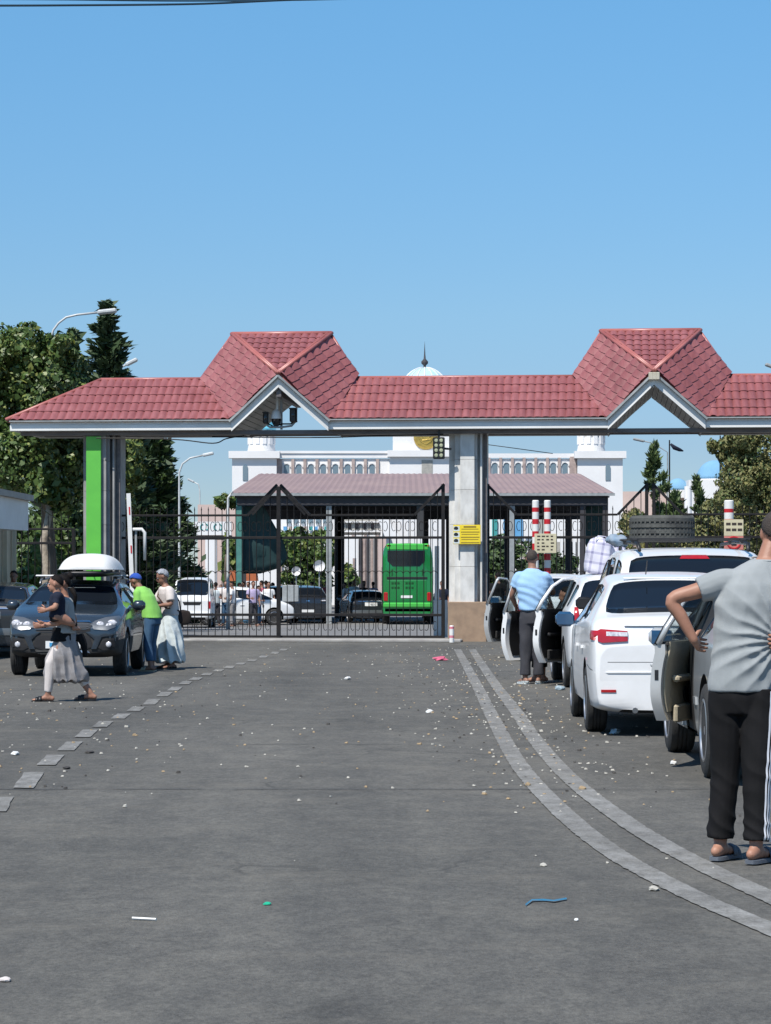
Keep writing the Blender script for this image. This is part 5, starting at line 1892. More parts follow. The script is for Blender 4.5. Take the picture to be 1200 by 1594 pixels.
part('badge', decal(b2, [(-.06, .93), (.06, .93), (.06, .975), (-.06, .975)], 'x', -1, .012, .05), 'chrome', t2)
part('aerial', MB().tube([(-.95, .25, 1.53), (-1.05, .25, 1.60), (-1.12, .25, 1.66)], .006, 5), 'black', t2)
part('roof_spoiler', MB().bbox(-1.06, -.98, -.48, .48, 1.485, 1.50, .006), 'white_car', t2)
# blue-black mirror shell and glass: the reflection is put into their colour

# 3: tall white wagon with roof rack
s3 = wagon_spec(endcrease=.5, mirror='black', W=1.96, wr=.76)
d3 = 28.9
X3 = 3.52
t3, b3, p3 = build_car('parked_car', 'tall white estate car carrying a spare tyre on its roof rack', s3, 'white_car', (X3, d3 + s3['L'] / 2, .01), R90, 'cars queued at the right kerb', rims='five')
part('brake_light', decal(b3, [(-.17, 1.71), (.17, 1.71), (.14, 1.755), (-.14, 1.755)], 'x', -1, .02, .06), 'red_lens', t3, smooth=40.0)
lights_rear(t3, b3, [[(.72, .95), (.88, .95), (.87, 1.35), (.78, 1.35)]])
part('wiper', MB().tube([(-2.19, -.02, 1.24), (-2.10, -.30, 1.38), (-2.07, -.42, 1.42)], .012, 5), 'black', t3)
part('number_plate', decal(b3, [(-.26, .8), (.26, .8), (.26, .91), (-.26, .91)], 'x', -1, .012, .2), 'plate', t3)
L3 = s3['L']
for sg in (1, -1):
    mb = MB(); mb.tube([(-1.85, sg * .62, 1.80), (-1.75, sg * .63, 1.885), (-.6, sg * .63, 1.915), (.5, sg * .62, 1.90), (.62, sg * .62, 1.84)], [.02, .022, .022, .022, .02], 6)
    part('roof_rail', mb, 'black', t3, smooth=True)
for x in (-1.35, -.35):
    mb = MB(); mb.bbox(x - .025, x + .025, -.72, .72, 1.93, 1.955, .008)
    for sg in (1, -1): mb.bbox(x - .05, x + .05, sg * .63 - .04, sg * .63 + .04, 1.89, 1.95, .015)
    part('crossbar', mb, 'black', t3)
mb = MB()
Rt, wt_ = .40, .162
pr = [(.22, -wt_), (.30, -wt_ * 1.02), (Rt * .93, -wt_), (Rt, -wt_ * .80)]
for g in (-.45, 0, .45):
    pr += [(Rt, wt_ * (g - .09)), (Rt - .02, wt_ * (g - .06)), (Rt - .02, wt_ * (g + .06)), (Rt, wt_ * (g + .09))]
pr += [(Rt, wt_ * .80), (Rt * .93, wt_), (.30, wt_ * 1.02), (.22, wt_), (.22, -wt_)]
mb.lathe(pr, (0, 0, 0), 40)
for i in range(40):
    a = 2 * PI * i / 40
    Mx = Matrix.Rotation(a, 4, 'Z')
    for z_ in (-.078, .078, -.02, .035):
        mb.box(Rt - .004, Rt + .003, -.014, .008, z_ - .018, z_ + .018, Mx)
M['old_rubber'] = mat('dusty_old_tyre', (.085, .088, .08), (.045, .046, .044), 7, .85, bump=.2)
px = W(1033, 845, 0.1)
o = solo('spare_tyre', mb, 'old_rubber', 'worn grey spare tyre lying flat on the roof rack of the tall white estate car', 'tyre', (3.40, 31.6, 2.09 + .01), smooth=35.0, world=False)
# blue bundle beside the tyre
mb = ellipsoid((0, 0, 0), (.14, .20, .07), 26, 16)
mb.v = [(p[0] * (1 + .35 * mnoise.noise(Vector(p) * 8)), p[1], p[2] * (1 + .5 * mnoise.noise(Vector(p) * 11)) + .03 * mnoise.noise(Vector(p) * 17)) for p in mb.v]
M['blue_cloth'] = mat('pale_blue_cloth', (.16, .24, .33), (.30, .34, .38), 6, .8)
solo('cloth_bundle', mb, 'blue_cloth', 'pale blue cloth bundle strapped on the roof rack left of the spare tyre', 'bundle', (2.80, 31.0, 1.95), smooth=True, world=False)

# 4: white hatchback, both left doors open
s4 = hatch_spec(z0=.22)
d4 = 35.0
X4 = 2.44 + s4['W'] / 2 - .03
t4, b4, p4 = build_car('parked_car', 'white hatchback with both left doors open and checked bags on its roof', s4, 'white_car', (X4, d4 - s4['ra'] + s4['L'] / 2, .01), R90, 'cars queued at the right kerb', skip=(('rear_door', True), ('side_window', True, False), ('front_door', True), ('side_window', True, True)), rims='steel', mirrors=False)
open_door(t4, s4, 'rear', 1, rad(27), 'white_car', 'black')
open_door(t4, s4, 'front', 1, rad(48), 'white_car', 'black', mirror=True)
lights_rear(t4, b4, [[(.68, .88), (.77, .88), (.75, 1.10), (.70, 1.10)]])
L4 = s4['L']
part('b_pillar', MB().bar((1.86 - L4 / 2, .82, .30), (1.86 - L4 / 2, .64, 1.45), .09, .06, up=(0, 1, 0)), 'white_car', t4)
part('rear_seat', MB().bbox(-1.0, -.45, .05, .70, .35, .60, .05), 'rubber', t4)
# 5: farther white car
s5 = hatch_spec(L=4.3)
t5, b5, p5 = build_car('parked_car', 'white car farthest along the right kerb with its front left door ajar', s5, 'white_car', (2.27 + .83, 45.4 + 2.15, .01), R90, 'cars queued at the right kerb', skip=(('front_door', True), ('side_window', True, True)), rims='steel', mirrors=False)
open_door(t5, s5, 'front', 1, rad(24), 'silver_car', 'black', mirror=True)
lights_rear(t5, b5, [[(.68, .88), (.77, .88), (.75, 1.10), (.70, 1.10)]])

# checked bags on the roof of car 4


def check_mat():
    m = mat('checked_bag_cloth', (.62, .60, .68), rough=.6, bump=.3, bscale=10)
    nt = m.node_tree; N = nt.nodes; Lk = nt.links
    b = N['Principled BSDF']; tc = N['Texture Coordinate']
    sepx = N.new('ShaderNodeSeparateXYZ'); Lk.new(tc.outputs['Object'], sepx.inputs[0])
    outs = []
    for ax, k in (('X', 46), ('Z', 46), ('Y', 46)):
        w = N.new('ShaderNodeMath'); w.operation = 'MULTIPLY'; Lk.new(sepx.outputs[ax], w.inputs[0]); w.inputs[1].default_value = k
        s = N.new('ShaderNodeMath'); s.operation = 'SINE'; Lk.new(w.outputs[0], s.inputs[0])
        g = N.new('ShaderNodeMath'); g.operation = 'GREATER_THAN'; Lk.new(s.outputs[0], g.inputs[0]); g.inputs[1].default_value = .72
        outs.append(g.outputs[0])
    a = N.new('ShaderNodeMath'); a.operation = 'ADD'; Lk.new(outs[0], a.inputs[0]); Lk.new(outs[1], a.inputs[1])
    c = N.new('ShaderNodeMath'); c.operation = 'MULTIPLY'; Lk.new(a.outputs[0], c.inputs[0]); c.inputs[1].default_value = .5
    mx = N.new('ShaderNodeMixRGB'); mx.inputs[1].default_value = (.62, .60, .68, 1); mx.inputs[2].default_value = (.24, .23, .36, 1)
    Lk.new(c.outputs[0], mx.inputs[0]); Lk.new(mx.outputs[0], b.inputs['Base Color'])
    return m


M['check'] = check_mat()


def soft_bag(sx_, sy_, sz_, seed):
    bm = bmesh.new()
    bmesh.ops.create_cube(bm, size=1)
    bmesh.ops.subdivide_edges(bm, edges=bm.edges[:], cuts=7, use_grid_fill=True)
    for v in bm.verts:
        p = v.co
        l = max(abs(p.x), abs(p.y), abs(p.z)) * 2
        r = p.length
        q = p * (1 - .32 * max(0, (r / .5 - 1)) / 1.0)
        q = Vector((q.x * sx_, q.y * sy_, q.z * sz_))
        q += q.normalized() * .035 * mnoise.noise(q * 7 + Vector((seed, 0, 0)))
        v.co = q
    mb = MB(); bm.verts.index_update()
    mb.add([v.co.copy() for v in bm.verts], [[v.index for v in f.verts] for f in bm.faces])
    bm.free()
    return mb


zr4 = 1.57
for k, (px, w_, hh, dd, lab) in enumerate(((931, .34, .52, 35.6, 'upright white checked plastic bag on the hatchback roof, the left one'), (956, .30, .44, 35.9, 'checked plastic bag on the hatchback roof behind the white estate'))):
    x = sx(px, dd)
    t = thing('checked_bag', lab, 'bag', (x, dd, zr4 + hh / 2 - .03))
    t.rotation_euler = (0, rad(9 if k == 0 else 4), 0)
    part('bag_body', soft_bag(w_, .40, hh, k * 5), 'check', t, smooth=True)
    part('handle', MB().tube([(-.08, -.18, hh * .38), (-.06, -.19, hh * .52), (.05, -.19, hh * .53), (.07, -.18, hh * .38)], .008, 5), 'check', t)
    part('zip', MB().tube([(-w_ * .3, -.05, hh * .47), (0, -.05, hh * .492), (w_ * .3, -.05, hh * .47)], .006, 4), 'black', t)

# ---------------------------------------------------------------- left: dark crossover seen from the front
sL = wagon_spec(L=4.42, W=1.785, H=1.53, wb=2.635, ra=.90, R=.335, z0=.27, wr=.60, cladding='rubber', endcrease=.45, mirror='grey_car', handle='grey_car',
                top=[(0, .92), (.03, 1.0), (.08, 1.06), (.40, 1.36), (.9, 1.43), (2.2, 1.46), (2.75, 1.38), (3.48, 1.06), (3.95, .99), (4.27, .90), (4.42, .74)],
                belt=[(0, 1.08), (1.0, 1.06), (3.5, .96), (4.42, .9)],
                st=[(0, 'n', 'C'), (.05, 'n', 'CT'), (.10, 'n', 'CG'), (.40, 'g', 'Q'), (.95, 'g', 'C'), (1.08, 'g', 'R'), (1.95, 'g', 'B'), (2.07, 'g', 'F'), (2.70, 'g', 'FW'), (3.45, 'n', 'CH'), (3.85, 'n', 'CH'), (4.22, 'n', 'C'), (4.42, 'n', 'C')], doors=(3.05, 2.02, 1.05),
                wf=[(0, .93), (.12, .985), (.6, 1), (3.6, 1), (4.15, .97), (4.42, .86)], bot=[(0, .41), (.15, .27), (4.1, .27), (4.42, .36)])
tL, bL, pL = build_car('parked_car', 'dark grey crossover facing the camera with a white roof box, beside the two women', sL, 'grey_car', (-4.83, 38.5 + 2.21, .01), -R90, rims='ten')
Lx = sL['L'] / 2
# front details are laid on the shell: y to the car's left
hl = [(.40, .79), (.46, .715), (.66, .70), (.80, .76), (.86, .86), (.80, .915), (.62, .895), (.46, .84)]
for q in (hl, mir(hl)):
    o = part('headlight', decal(bL, q, 'x', 1, .014, .05, .02), 'gunmetal', tL, smooth=40.0)
    sgn = 1 if q is hl else -1
    for (y, z, r_) in ((.55, .785, .062), (.72, .805, .070)):
        h = bL.ray_cast(Vector((4, sgn * y, z)), Vector((-1, 0, 0)))[0]
        if h: part('lamp', ellipsoid((h.x - .002, sgn * y, z), (.028, r_, r_ * .8), 14, 8), 'clear_lens', o, smooth=True)
    part('indicator', decal(bL, [(a * .12 + sgn * .705, b * .12 + .765) for a, b in ((-.6, .0), (.6, .2), (.7, .5), (-.5, .3))], 'x', 1, .02, .1, 0), 'clear_lens', o)
grille = [(-.42, .80), (-.40, .67), (.40, .67), (.42, .80), (.2, .835), (-.2, .835)]
part('lower_front_panel', decal(bL, [(-.80, .34), (.80, .34), (.82, .66), (-.82, .66)], 'x', 1, .006, .08), 'rubber', tL)
g_ = part('grille', decal(bL, grille, 'x', 1, .012, .06), 'black_matte', tL)
for z in (.715, .745, .775, .80):
    part('grille_bar', decal(bL, [(-.42, z), (.42, z), (.42, z + .008), (-.42, z + .008)], 'x', 1, .02, .08), 'gunmetal', g_)
part('chrome_bar', decal(bL, [(-.44, .825), (.44, .825), (.40, .850), (-.40, .850)], 'x', 1, .022, .06), 'chrome', tL, smooth=40.0)
low = [(-.40, .62), (-.45, .45), (-.28, .40), (.28, .40), (.45, .45), (.40, .62)]
part('air_intake', decal(bL, low, 'x', 1, .014, .06), 'black_matte', tL)
fog = [(.52, .44), (.60, .40), (.84, .42), (.86, .60), (.62, .57)]
xline = [(.34, .675), (.46, .685), (.86, .69), (.86, .64), (.58, .60), (.50, .42), (.42, .42), (.47, .56)]
for q in (fog, mir(fog)):
    o = part('fog_light_pod', decal(bL, q, 'x', 1, .014, .05), 'black_matte', tL)
    sgn = 1 if q is fog else -1
    h = bL.ray_cast(Vector((4, sgn * .68, .49)), Vector((-1, 0, 0)))[0]
    part('fog_light', ellipsoid((h.x + .006, sgn * .68, .49), (.02, .045, .045), 14, 8), 'clear_lens', o, smooth=True)
for q in (xline, mir(xline)):
    part('bumper_blade', decal(bL, q, 'x', 1, .028, .05, .02), 'grey_car', tL, smooth=40.0)
part('skid_plate', decal(bL, [(-.34, .335), (.34, .335), (.42, .40), (-.42, .40)], 'x', 1, .026, .06, .03), 'alloy', tL, smooth=40.0)
o = part('number_plate', decal(bL, [(-.26, .43), (.26, .43), (.26, .54), (-.26, .54)], 'x', 1, .03, .3), 'plate', tL)
hx_ = bL.ray_cast(Vector((4, 0, .485)), Vector((-1, 0, 0)))[0].x
M['flagblue'] = mat('plate_blue', (.05, .30, .55), rough=.5)
part('plate_flag', MB().box(hx_ + .031, hx_ + .036, .0 - .20, -.14 + .0, .455, .515), 'flagblue', o)
text_part('R', .07, (hx_ + .034, -.02, .485), (R90, 0, R90), 'black', o)
part('sticker', MB().box(0, 0.001, 0, 0.001, 0, 0.001), 'plate', tL)
bpy.data.objects.remove(bpy.data.objects['sticker'])
# windscreen top strip and wipers
part('wiper', MB().tube([(1.20, .15, 1.055), (1.10, -.45, 1.085)], .009, 4), 'black', tL)
part('wiper', MB().tube([(1.18, .62, 1.05), (1.08, .10, 1.095)], .009, 4), 'black', tL)
o = pL.get(('windscreen',))
part('light_bar', MB().bbox(.585, .605, -.30, .30, 1.33, 1.34, .003), 'chrome', tL)
for sg in (1, -1):
    mb = MB(); mb.tube([(-1.80, sg * .56, 1.40), (-1.7, sg * .57, 1.46), (-.6, sg * .575, 1.485), (.4, sg * .57, 1.455), (.52, sg * .57, 1.39)], .018, 6)
    part('roof_rail', mb, 'gunmetal', tL, smooth=True)
for x in (.20, -.75):
    mb = MB(); mb.bbox(x - .035, x + .035, -.68, .68, 1.505, 1.532, .01)
    part('crossbar', mb, 'white_paint', tL)
    for sg in (1, -1):
        part('rack_foot', MB().bbox(x - .04, x + .04, sg * .57 - .035, sg * .57 + .035, 1.46, 1.505, .01), 'black', tL)
# roof box
mb = MB()
secs = [(-1.02, .30, .10, .03), (-.95, .38, .20, .0), (-.5, .42, .30, -.0), (.2, .42, .31, .0), (.62, .40, .26, .0), (.86, .34, .15, .0), (.95, .24, .07, .03)]
rows = []
for x, w_, h_, zb_ in secs:
    rows.append([(x, -w_ * .80, zb_), (x, -w_ * .97, zb_ + h_ * .12 + .03), (x, -w_ * 1.03, .10), (x, -w_ * .90, .10 + h_ * .45), (x, -w_ * .62, .10 + h_ * .80), (x, 0, .10 + h_ * .86), (x, w_ * .62, .10 + h_ * .80), (x, w_ * .90, .10 + h_ * .45), (x, w_ * 1.03, .10), (x, w_ * .97, zb_ + h_ * .12 + .03), (x, w_ * .80, zb_)])
k = len(rows[0])
lid = MB(); tray = MB()
for r_ in rows:
    lid.v += r_[2:9]; tray.v += r_[0:3] + r_[8:11]
for i in range(len(rows) - 1):
    for j in range(6): lid.f.append((i * 7 + j, i * 7 + j + 1, (i + 1) * 7 + j + 1, (i + 1) * 7 + j))
    for j in range(6): tray.f.append((i * 6 + j, i * 6 + (j + 1) % 6, (i + 1) * 6 + (j + 1) % 6, (i + 1) * 6 + j))
lid.f += [tuple(range(7))[::-1], tuple((len(rows) - 1) * 7 + j for j in range(7))]
tray.f += [tuple(range(6))[::-1], tuple((len(rows) - 1) * 6 + j for j in range(6))]
rb_ = thing('roof_box', 'white roof box with black tray mounted on the dark grey crossover', 'roof box', (-4.66, 40.7, 1.475), -R90)
def subd(o, lv=2):
    md = o.modifiers.new('s', 'SUBSURF'); md.levels = lv; md.render_levels = lv
    return o
bx_ = part('box_lid', lid, 'white_paint', rb_, smooth=True); bx_.location = (0, 0, .05); bx_.scale = (1, 1.10, 1.0); subd(bx_)
tx_ = part('box_tray', tray, 'black', rb_, smooth=True); tx_.scale = (1, 1.05, 1); tx_.location = (0, 0, .03); subd(tx_, 1)
part('seam_strip', MB().box(-.93, .80, -.43, .43, .145, .155), 'grey_metal', rb_)

# dark car at the left edge, seen from behind
sD_ = sedan_spec(H=1.40, top=[(0, .80), (.04, .96), (.10, 1.0), (.50, 1.04), (1.12, 1.34), (1.9, 1.40), (2.5, 1.39), (2.95, 1.32), (3.55, .98), (4.05, .86), (4.33, .76), (4.41, .62)], belt=[(0, .96), (1, .97), (3.4, .9), (4.41, .85)], z0=.17)
tD, bD, pD = build_car('parked_car', 'black sedan seen from behind at the left edge, under the seated man', sD_, 'black_car', (sx(-22, 47.5), 47.5 + 2.2, .01), R90, rims='steel')
lights_rear(tD, bD, [[(.60, .74), (.84, .74), (.84, .90), (.66, .90)]])
part('chrome_strip', decal(bD, [(-.55, .905), (.55, .905), (.55, .93), (-.55, .93)], 'x', -1, .02, .1), 'chrome', tD)
o = part('number_plate', decal(bD, [(-.26, .72), (.26, .72), (.26, .86), (-.26, .86)], 'x', -1, .02, .3), 'plate', tD)
hx_ = bD.ray_cast(Vector((-4, 0, .79)), Vector((1, 0, 0)))[0].x
text_part('023', .12, (hx_ - .023, -.06, .79), (R90, 0, -R90), 'black', o)
part('bumper_band', decal(bD, [(-.80, .42), (.80, .42), (.80, .55), (-.80, .55)], 'x', -1, .02, .1), 'gunmetal', tD, smooth=40.0)

# ---------------------------------------------------------------- vehicles in the yard (clones repainted)


def repaint(t, old, new):
    index_kids()

    def rec(o):
        if o.data is not None and o.type == 'MESH':
            for i, s in enumerate(o.material_slots):
                if s.material is M[old]:
                    s.link = 'OBJECT'; s.material = M[new]
        for ch in KIDS.get(o.name, []): rec(ch)
    rec(t)


yard_cars = [(t2, 'white_car', 'black_car', 430, 111, R90 + .1, 'black estate car behind the meeting post of the left gate leaves'),
             (t2, 'white_car', 'black_car', 478, 108.5, R90 + .05, 'black sedan parked in the shed shade left of the pale post'),
             (t2, 'white_car', 'white_car', 372, 104, .12, 'white sedan seen side-on beyond the left gate leaf'),
             (t2, 'white_car', 'silver_car', 470, 118, R90, 'pale car in the sun behind the black cars'),
             (tD, 'black_car', 'black_car', 566, 110, R90 + .15, 'black sedan in the shed shade left of the green bus'),
             (tD, 'black_car', 'grey_car', 700, 112, R90, 'dark grey car beyond the marble column, right of the bus'),
             (t2, 'white_car', 'white_car', 860, 70, R90 + .1, 'white sedan just beyond the right gate leaf'),
             (t2, 'white_car', 'silver_car', 920, 82, R90, 'silver sedan in the yard beyond the right gate leaf'),
             (tD, 'black_car', 'black_car', 800, 84, R90, 'black sedan in the yard seen beside the striped poles')]
for src, old, new, px, d, rz_, lab in yard_cars:
    c = clone(src, (sx(px, d), d, yz(d) + .01), rz_, lab, group='cars in the customs yard')
    if old != new: repaint(c, old, new)
    if d < 115 and new != 'white_car': repaint(c, 'red_lens', 'black')  # tail lights coloured black so these cars read as shaded silhouettes

# small white microvan, rear view
DV = 97.0
vx = sx(299, DV)
van = thing('microvan', 'small white microvan seen from behind just past the left gate leaf', 'van', (vx, DV + 1.6, yz(DV) + .0), R90)
sV = dict(L=3.3, W=1.46, H=1.95, wb=1.84, ra=.75, R=.27, z0=.30, wr=.60, archgap=.03, endcrease=.6, tw=.15,
          top=[(0, 1.05), (.02, 1.12), (.06, 1.20), (.22, 1.86), (.8, 1.93), (2.4, 1.92), (2.75, 1.80), (3.12, 1.15), (3.25, .95), (3.3, .8)], belt=[(0, 1.15), (3.3, 1.12)],
          st=[(0, 'n', 'C'), (.03, 'n', 'CT'), (.07, 'n', 'CG'), (.24, 'g', 'Q'), (.9, 'g', 'C'), (1.05, 'g', 'R'), (1.75, 'g', 'B'), (1.88, 'g', 'F'), (2.7, 'g', 'FW'), (3.1, 'n', 'CH'), (3.22, 'n', 'C'), (3.3, 'n', 'C')], doors=(2.85, 1.8, .95),
          wf=[(0, .97), (.1, 1.0), (3.0, 1), (3.3, .9)], bot=[(0, .40), (.15, .30), (3.3, .35)])
me = car_shell(sV)
bV = BVHTree.FromPolygons([v.co for v in me.vertices], [tuple(p.vertices) for p in me.polygons])
split_shell(me, sV, van, 'white_car')
for x in (.75 - 1.65, 2.59 - 1.65):
    for sg in (1, -1): wheel(van, x, sg * .62, .27, .15, 'steel')
lights_rear(van, bV, [[(.60, .75), (.70, .75), (.70, 1.02), (.62, 1.02)]])
part('number_plate_recess', decal(bV, [(-.30, .88), (.30, .88), (.36, 1.0), (-.36, 1.0)], 'x', -1, .01, .1), 'black', van)
part('bumper', decal(bV, [(-.69, .42), (.69, .42), (.69, .60), (-.69, .60)], 'x', -1, .06, .1), 'white_car', van, smooth=40.0)
part('lower_skirt', decal(bV, [(-.66, .33), (.66, .33), (.68, .42), (-.68, .42)], 'x', -1, .02, .1), 'black', van)

# ---------------------------------------------------------------- green bus
M['gunmetal'] = M['gunmetal']
M['bus_green'] = mat('bright_green_bus_paint', (.010, .20, .045), (.008, .16, .035), 1, .25, coat=.8)
M['bus_sunlit'] = mat('sunlit_green_bus_paint', (.06, .42, .06), rough=.3, coat=.5)  # lighter green: sun on the bus top put into the colour
M['bus_dark'] = mat('dark_green_lettering', (.004, .06, .01), rough=.4)
DBUS = 104.4
bw = 2.10
bcx = sx(634.5, DBUS); bzg = yz(DBUS)
bus = thing('bus', 'bright green coach seen from behind inside the yard, right of the shed posts', 'bus', (bcx, DBUS, bzg))
hB = sz(846, DBUS) - bzg
prof = [(-.5, .0)]


def bus_sec(y, w, h, z0):
    c = []
    for a, b in ((-.96, 0), (-1, .06), (-1, .55), (-.985, .80), (-.93, .93), (-.84, .985), (-.5, 1.0), (0, 1.005), (.5, 1.0), (.84, .985), (.93, .93), (.985, .80), (1, .55), (1, .06), (.96, 0)):
        c.append((a * w / 2, y, z0 + b * (h - z0)))
    return c


mb = MB(); ys = [(0, .93, .96), (.05, .975, .99), (.35, 1, 1), (8.5, 1, 1), (8.8, .95, .98)]
for y, a, b in ys: mb.v += bus_sec(y, bw * a, hB * b, .42)
k = 15
for i in range(len(ys) - 1):
    for j in range(k): mb.f.append((i * k + j, i * k + (j + 1) % k, (i + 1) * k + (j + 1) % k, (i + 1) * k + j))
mb.f += [tuple(range(k)), tuple((len(ys) - 1) * k + j for j in range(k))[::-1]]
part('body', mb, 'bus_green', bus, smooth=40.0)
zb = lambda py: sz(py, DBUS) - bzg
bxx = lambda px: sx(px, DBUS) - bcx
part('roof_pod', MB().bbox(-.86, .86, -.02, .6, zb(857), zb(846), .05), 'bus_sunlit', bus)
P = [(bxx(603), zb(857)), (bxx(661), zb(857)), (bxx(661), zb(873)), (bxx(653), zb(881)), (bxx(611), zb(881)), (bxx(603), zb(873))]
part('rear_window', MB().prism(P, -.02, .03), 'glass', bus)
part('waist_slot', MB().bbox(bxx(602), bxx(665), -.03, .03, zb(901), zb(898), .01), 'black', bus)
part('engine_hatch', MB().bbox(bxx(602), bxx(664), -.012, .02, zb(936), zb(903), .02), 'bus_green', bus)
part('number_plate', MB().bbox(bxx(624), bxx(642), -.03, 0, zb(931), zb(927), .005), 'plate', bus)
for s_ in (-1, 1):
    part('tail_light', MB().bbox(s_ * .88 - .09, s_ * .88 + .09, -.03, .03, zb(936), zb(922), .03), 'red_lens', bus)
    part('marker_lamp', MB().bbox(s_ * .76 - .08, s_ * .76 + .08, -.02, .03, zb(851), zb(848), .01), 'red_lens' if s_ < 0 else 'orange_lens', bus)
part('bumper', MB().bbox(-1.0, 1.0, -.05, .2, zb(946), zb(938), .05), 'bus_sunlit', bus)
part('lower_skirt', MB().bbox(-.95, .95, .0, .3, zb(953), zb(946) - .01, .03), 'bus_dark', bus)
for r_, zt_ in enumerate((zb(908), zb(915))):
    for i, ch in enumerate(range(6)):
        x = bxx(611 + 4.6 * i + (8 if i > 2 else 0))
        part('lettering', MB().box(x - .045, x + .045, -.016, -.011, zt_ - .045, zt_ + .045), 'bus_dark', bus)
for s_ in (-1, 1):
    part('louvre', MB().box(bxx(634) + s_ * .62 - .02, bxx(634) + s_ * .62 + .02, -.016, 0, zb(896), zb(886)), 'bus_dark', bus)
for y in (2.0, 6.6):
    for s_ in (-1, 1): wheel(bus, s_ * .88, y, .45, .26, 'steel').rotation_euler = (0, 0, R90)
for s_ in (-1, 1):
    part('side_windows', MB().box(s_ * 1.052 - .005, s_ * 1.052 + .005, .5, 8.2, 1.6, 2.35), 'glass', bus)
# ---------------------------------------------------------------- people
def V(*a): return Vector(a)


def remesh(mb, voxel, name, m, parent, smooth_it=6, disp=None):
    me = mb.mesh(name)
    o = bpy.data.objects.new('tmp_r', me); C.objects.link(o)
    r = o.modifiers.new('r', 'REMESH'); r.mode = 'VOXEL'; r.voxel_size = voxel
    if smooth_it:
        s = o.modifiers.new('s', 'SMOOTH'); s.iterations = smooth_it; s.factor = .5
    res = ev_mesh(o, name)
    bpy.data.objects.remove(o)
    if disp:
        nr = [v.normal.copy() for v in res.vertices]
        for v, n in zip(res.vertices, nr):
            v.co += n * disp(v.co, n)
    res.materials.clear(); res.materials.append(M[m] if isinstance(m, str) else m)
    res.polygons.foreach_set('use_smooth', [True] * len(res.polygons))
    return link(name, res, parent)


def loft(mb, secs, n=20):
    """secs: (centre, rx, ry); horizontal ellipses stacked; closed"""
    o = len(mb.v)
    for c, rx, ry in secs:
        for j in range(n):
            a = 2 * PI * j / n
            mb.v.append((c[0] + rx * math.cos(a), c[1] + ry * math.sin(a), c[2]))
    for i in range(len(secs) - 1):
        for j in range(n):
            a = o + i * n + j; b = o + i * n + (j + 1) % n
            mb.f.append((a, b, b + n, a + n))
    mb.f.append(tuple(o + j for j in range(n))[::-1])
    mb.f.append(tuple(o + (len(secs) - 1) * n + j for j in range(n)))
    return mb


def limb(mb, pts, rs, n=14):
    """rounded tube"""
    P = [Vector(p) for p in pts]
    mb.tube(P, rs, n)
    for p, r in zip((P[0], P[-1]), (rs[0], rs[-1])):
        r0 = r if not isinstance(r, tuple) else min(r)
        e = ellipsoid(p, (r0 * .98,) * 3, 12, 8); mb.add(e.v, e.f)
    return mb


def dense(pts, rs, k=4):
    """Catmull-Rom resample"""
    P = [Vector(p) for p in pts]; out = []; ro = []
    n = len(P)
    for i in range(n - 1):
        p0, p1, p2, p3 = P[max(i - 1, 0)], P[i], P[i + 1], P[min(i + 2, n - 1)]
        for q in range(k):
            t = q / k
            out.append(.5 * ((2 * p1) + (p2 - p0) * t + (2 * p0 - 5 * p1 + 4 * p2 - p3) * t * t + (3 * p1 - p0 - 3 * p2 + p3) * t ** 3))
            ro.append(rs[i] + (rs[i + 1] - rs[i]) * t)
    out.append(P[-1]); ro.append(rs[-1])
    return out, ro


def hand(mb, wr, hd, pn, thumb, curl=.35, s=1.0):
    """wrist point, hand direction, palm-facing normal, thumb-side direction"""
    wr = Vector(wr); hd = Vector(hd).normalized(); pn = Vector(pn); pn = (pn - hd * pn.dot(hd)).normalized()
    sd = hd.cross(pn).normalized()
    if sd.dot(Vector(thumb)) < 0: sd = -sd
    # palm
    secs = [(0, .026, .018), (.03, .034, .016), (.065, .042, .014), (.092, .040, .011)]
    o = len(mb.v); n = 12
    for u, a, b in secs:
        for j in range(n):
            t = 2 * PI * j / n
            mb.v.append(tuple(wr + hd * u * s + sd * a * s * math.cos(t) + pn * b * s * math.sin(t)))
    for i in range(len(secs) - 1):
        for j in range(n):
            a = o + i * n + j; b = o + i * n + (j + 1) % n
            mb.f.append((a, b, b + n, a + n))
    mb.f.append(tuple(o + j for j in range(n))[::-1]); mb.f.append(tuple(o + (len(secs) - 1) * n + j for j in range(n)))
    for i, (off, ln) in enumerate(((.030, .072), (.010, .080), (-.010, .074), (-.029, .058))):
        p = wr + (hd * .082 + sd * off) * s
        d = (hd + sd * off * 2).normalized(); pts = [p]; a = 0
        for seg, f in enumerate((.45, .30, .25)):
            a += curl * (1 + .25 * i * .3)
            dd = d * math.cos(a) + pn * math.sin(a)
            p = p + dd * ln * f * s
            pts.append(p)
        mb.tube(pts, [.0092 * s, .0088 * s, .0078 * s, .0055 * s], 7)
    p = wr + (hd * .022 + sd * .026) * s
    d = (hd * .65 + sd * .75 + pn * .25).normalized()
    p2 = p + d * .04 * s; p3 = p2 + (d * .75 + hd * .45 + pn * .15).normalized() * .03 * s
    mb.tube([p, p2, p3], [.0125 * s, .0105 * s, .0065 * s], 7)


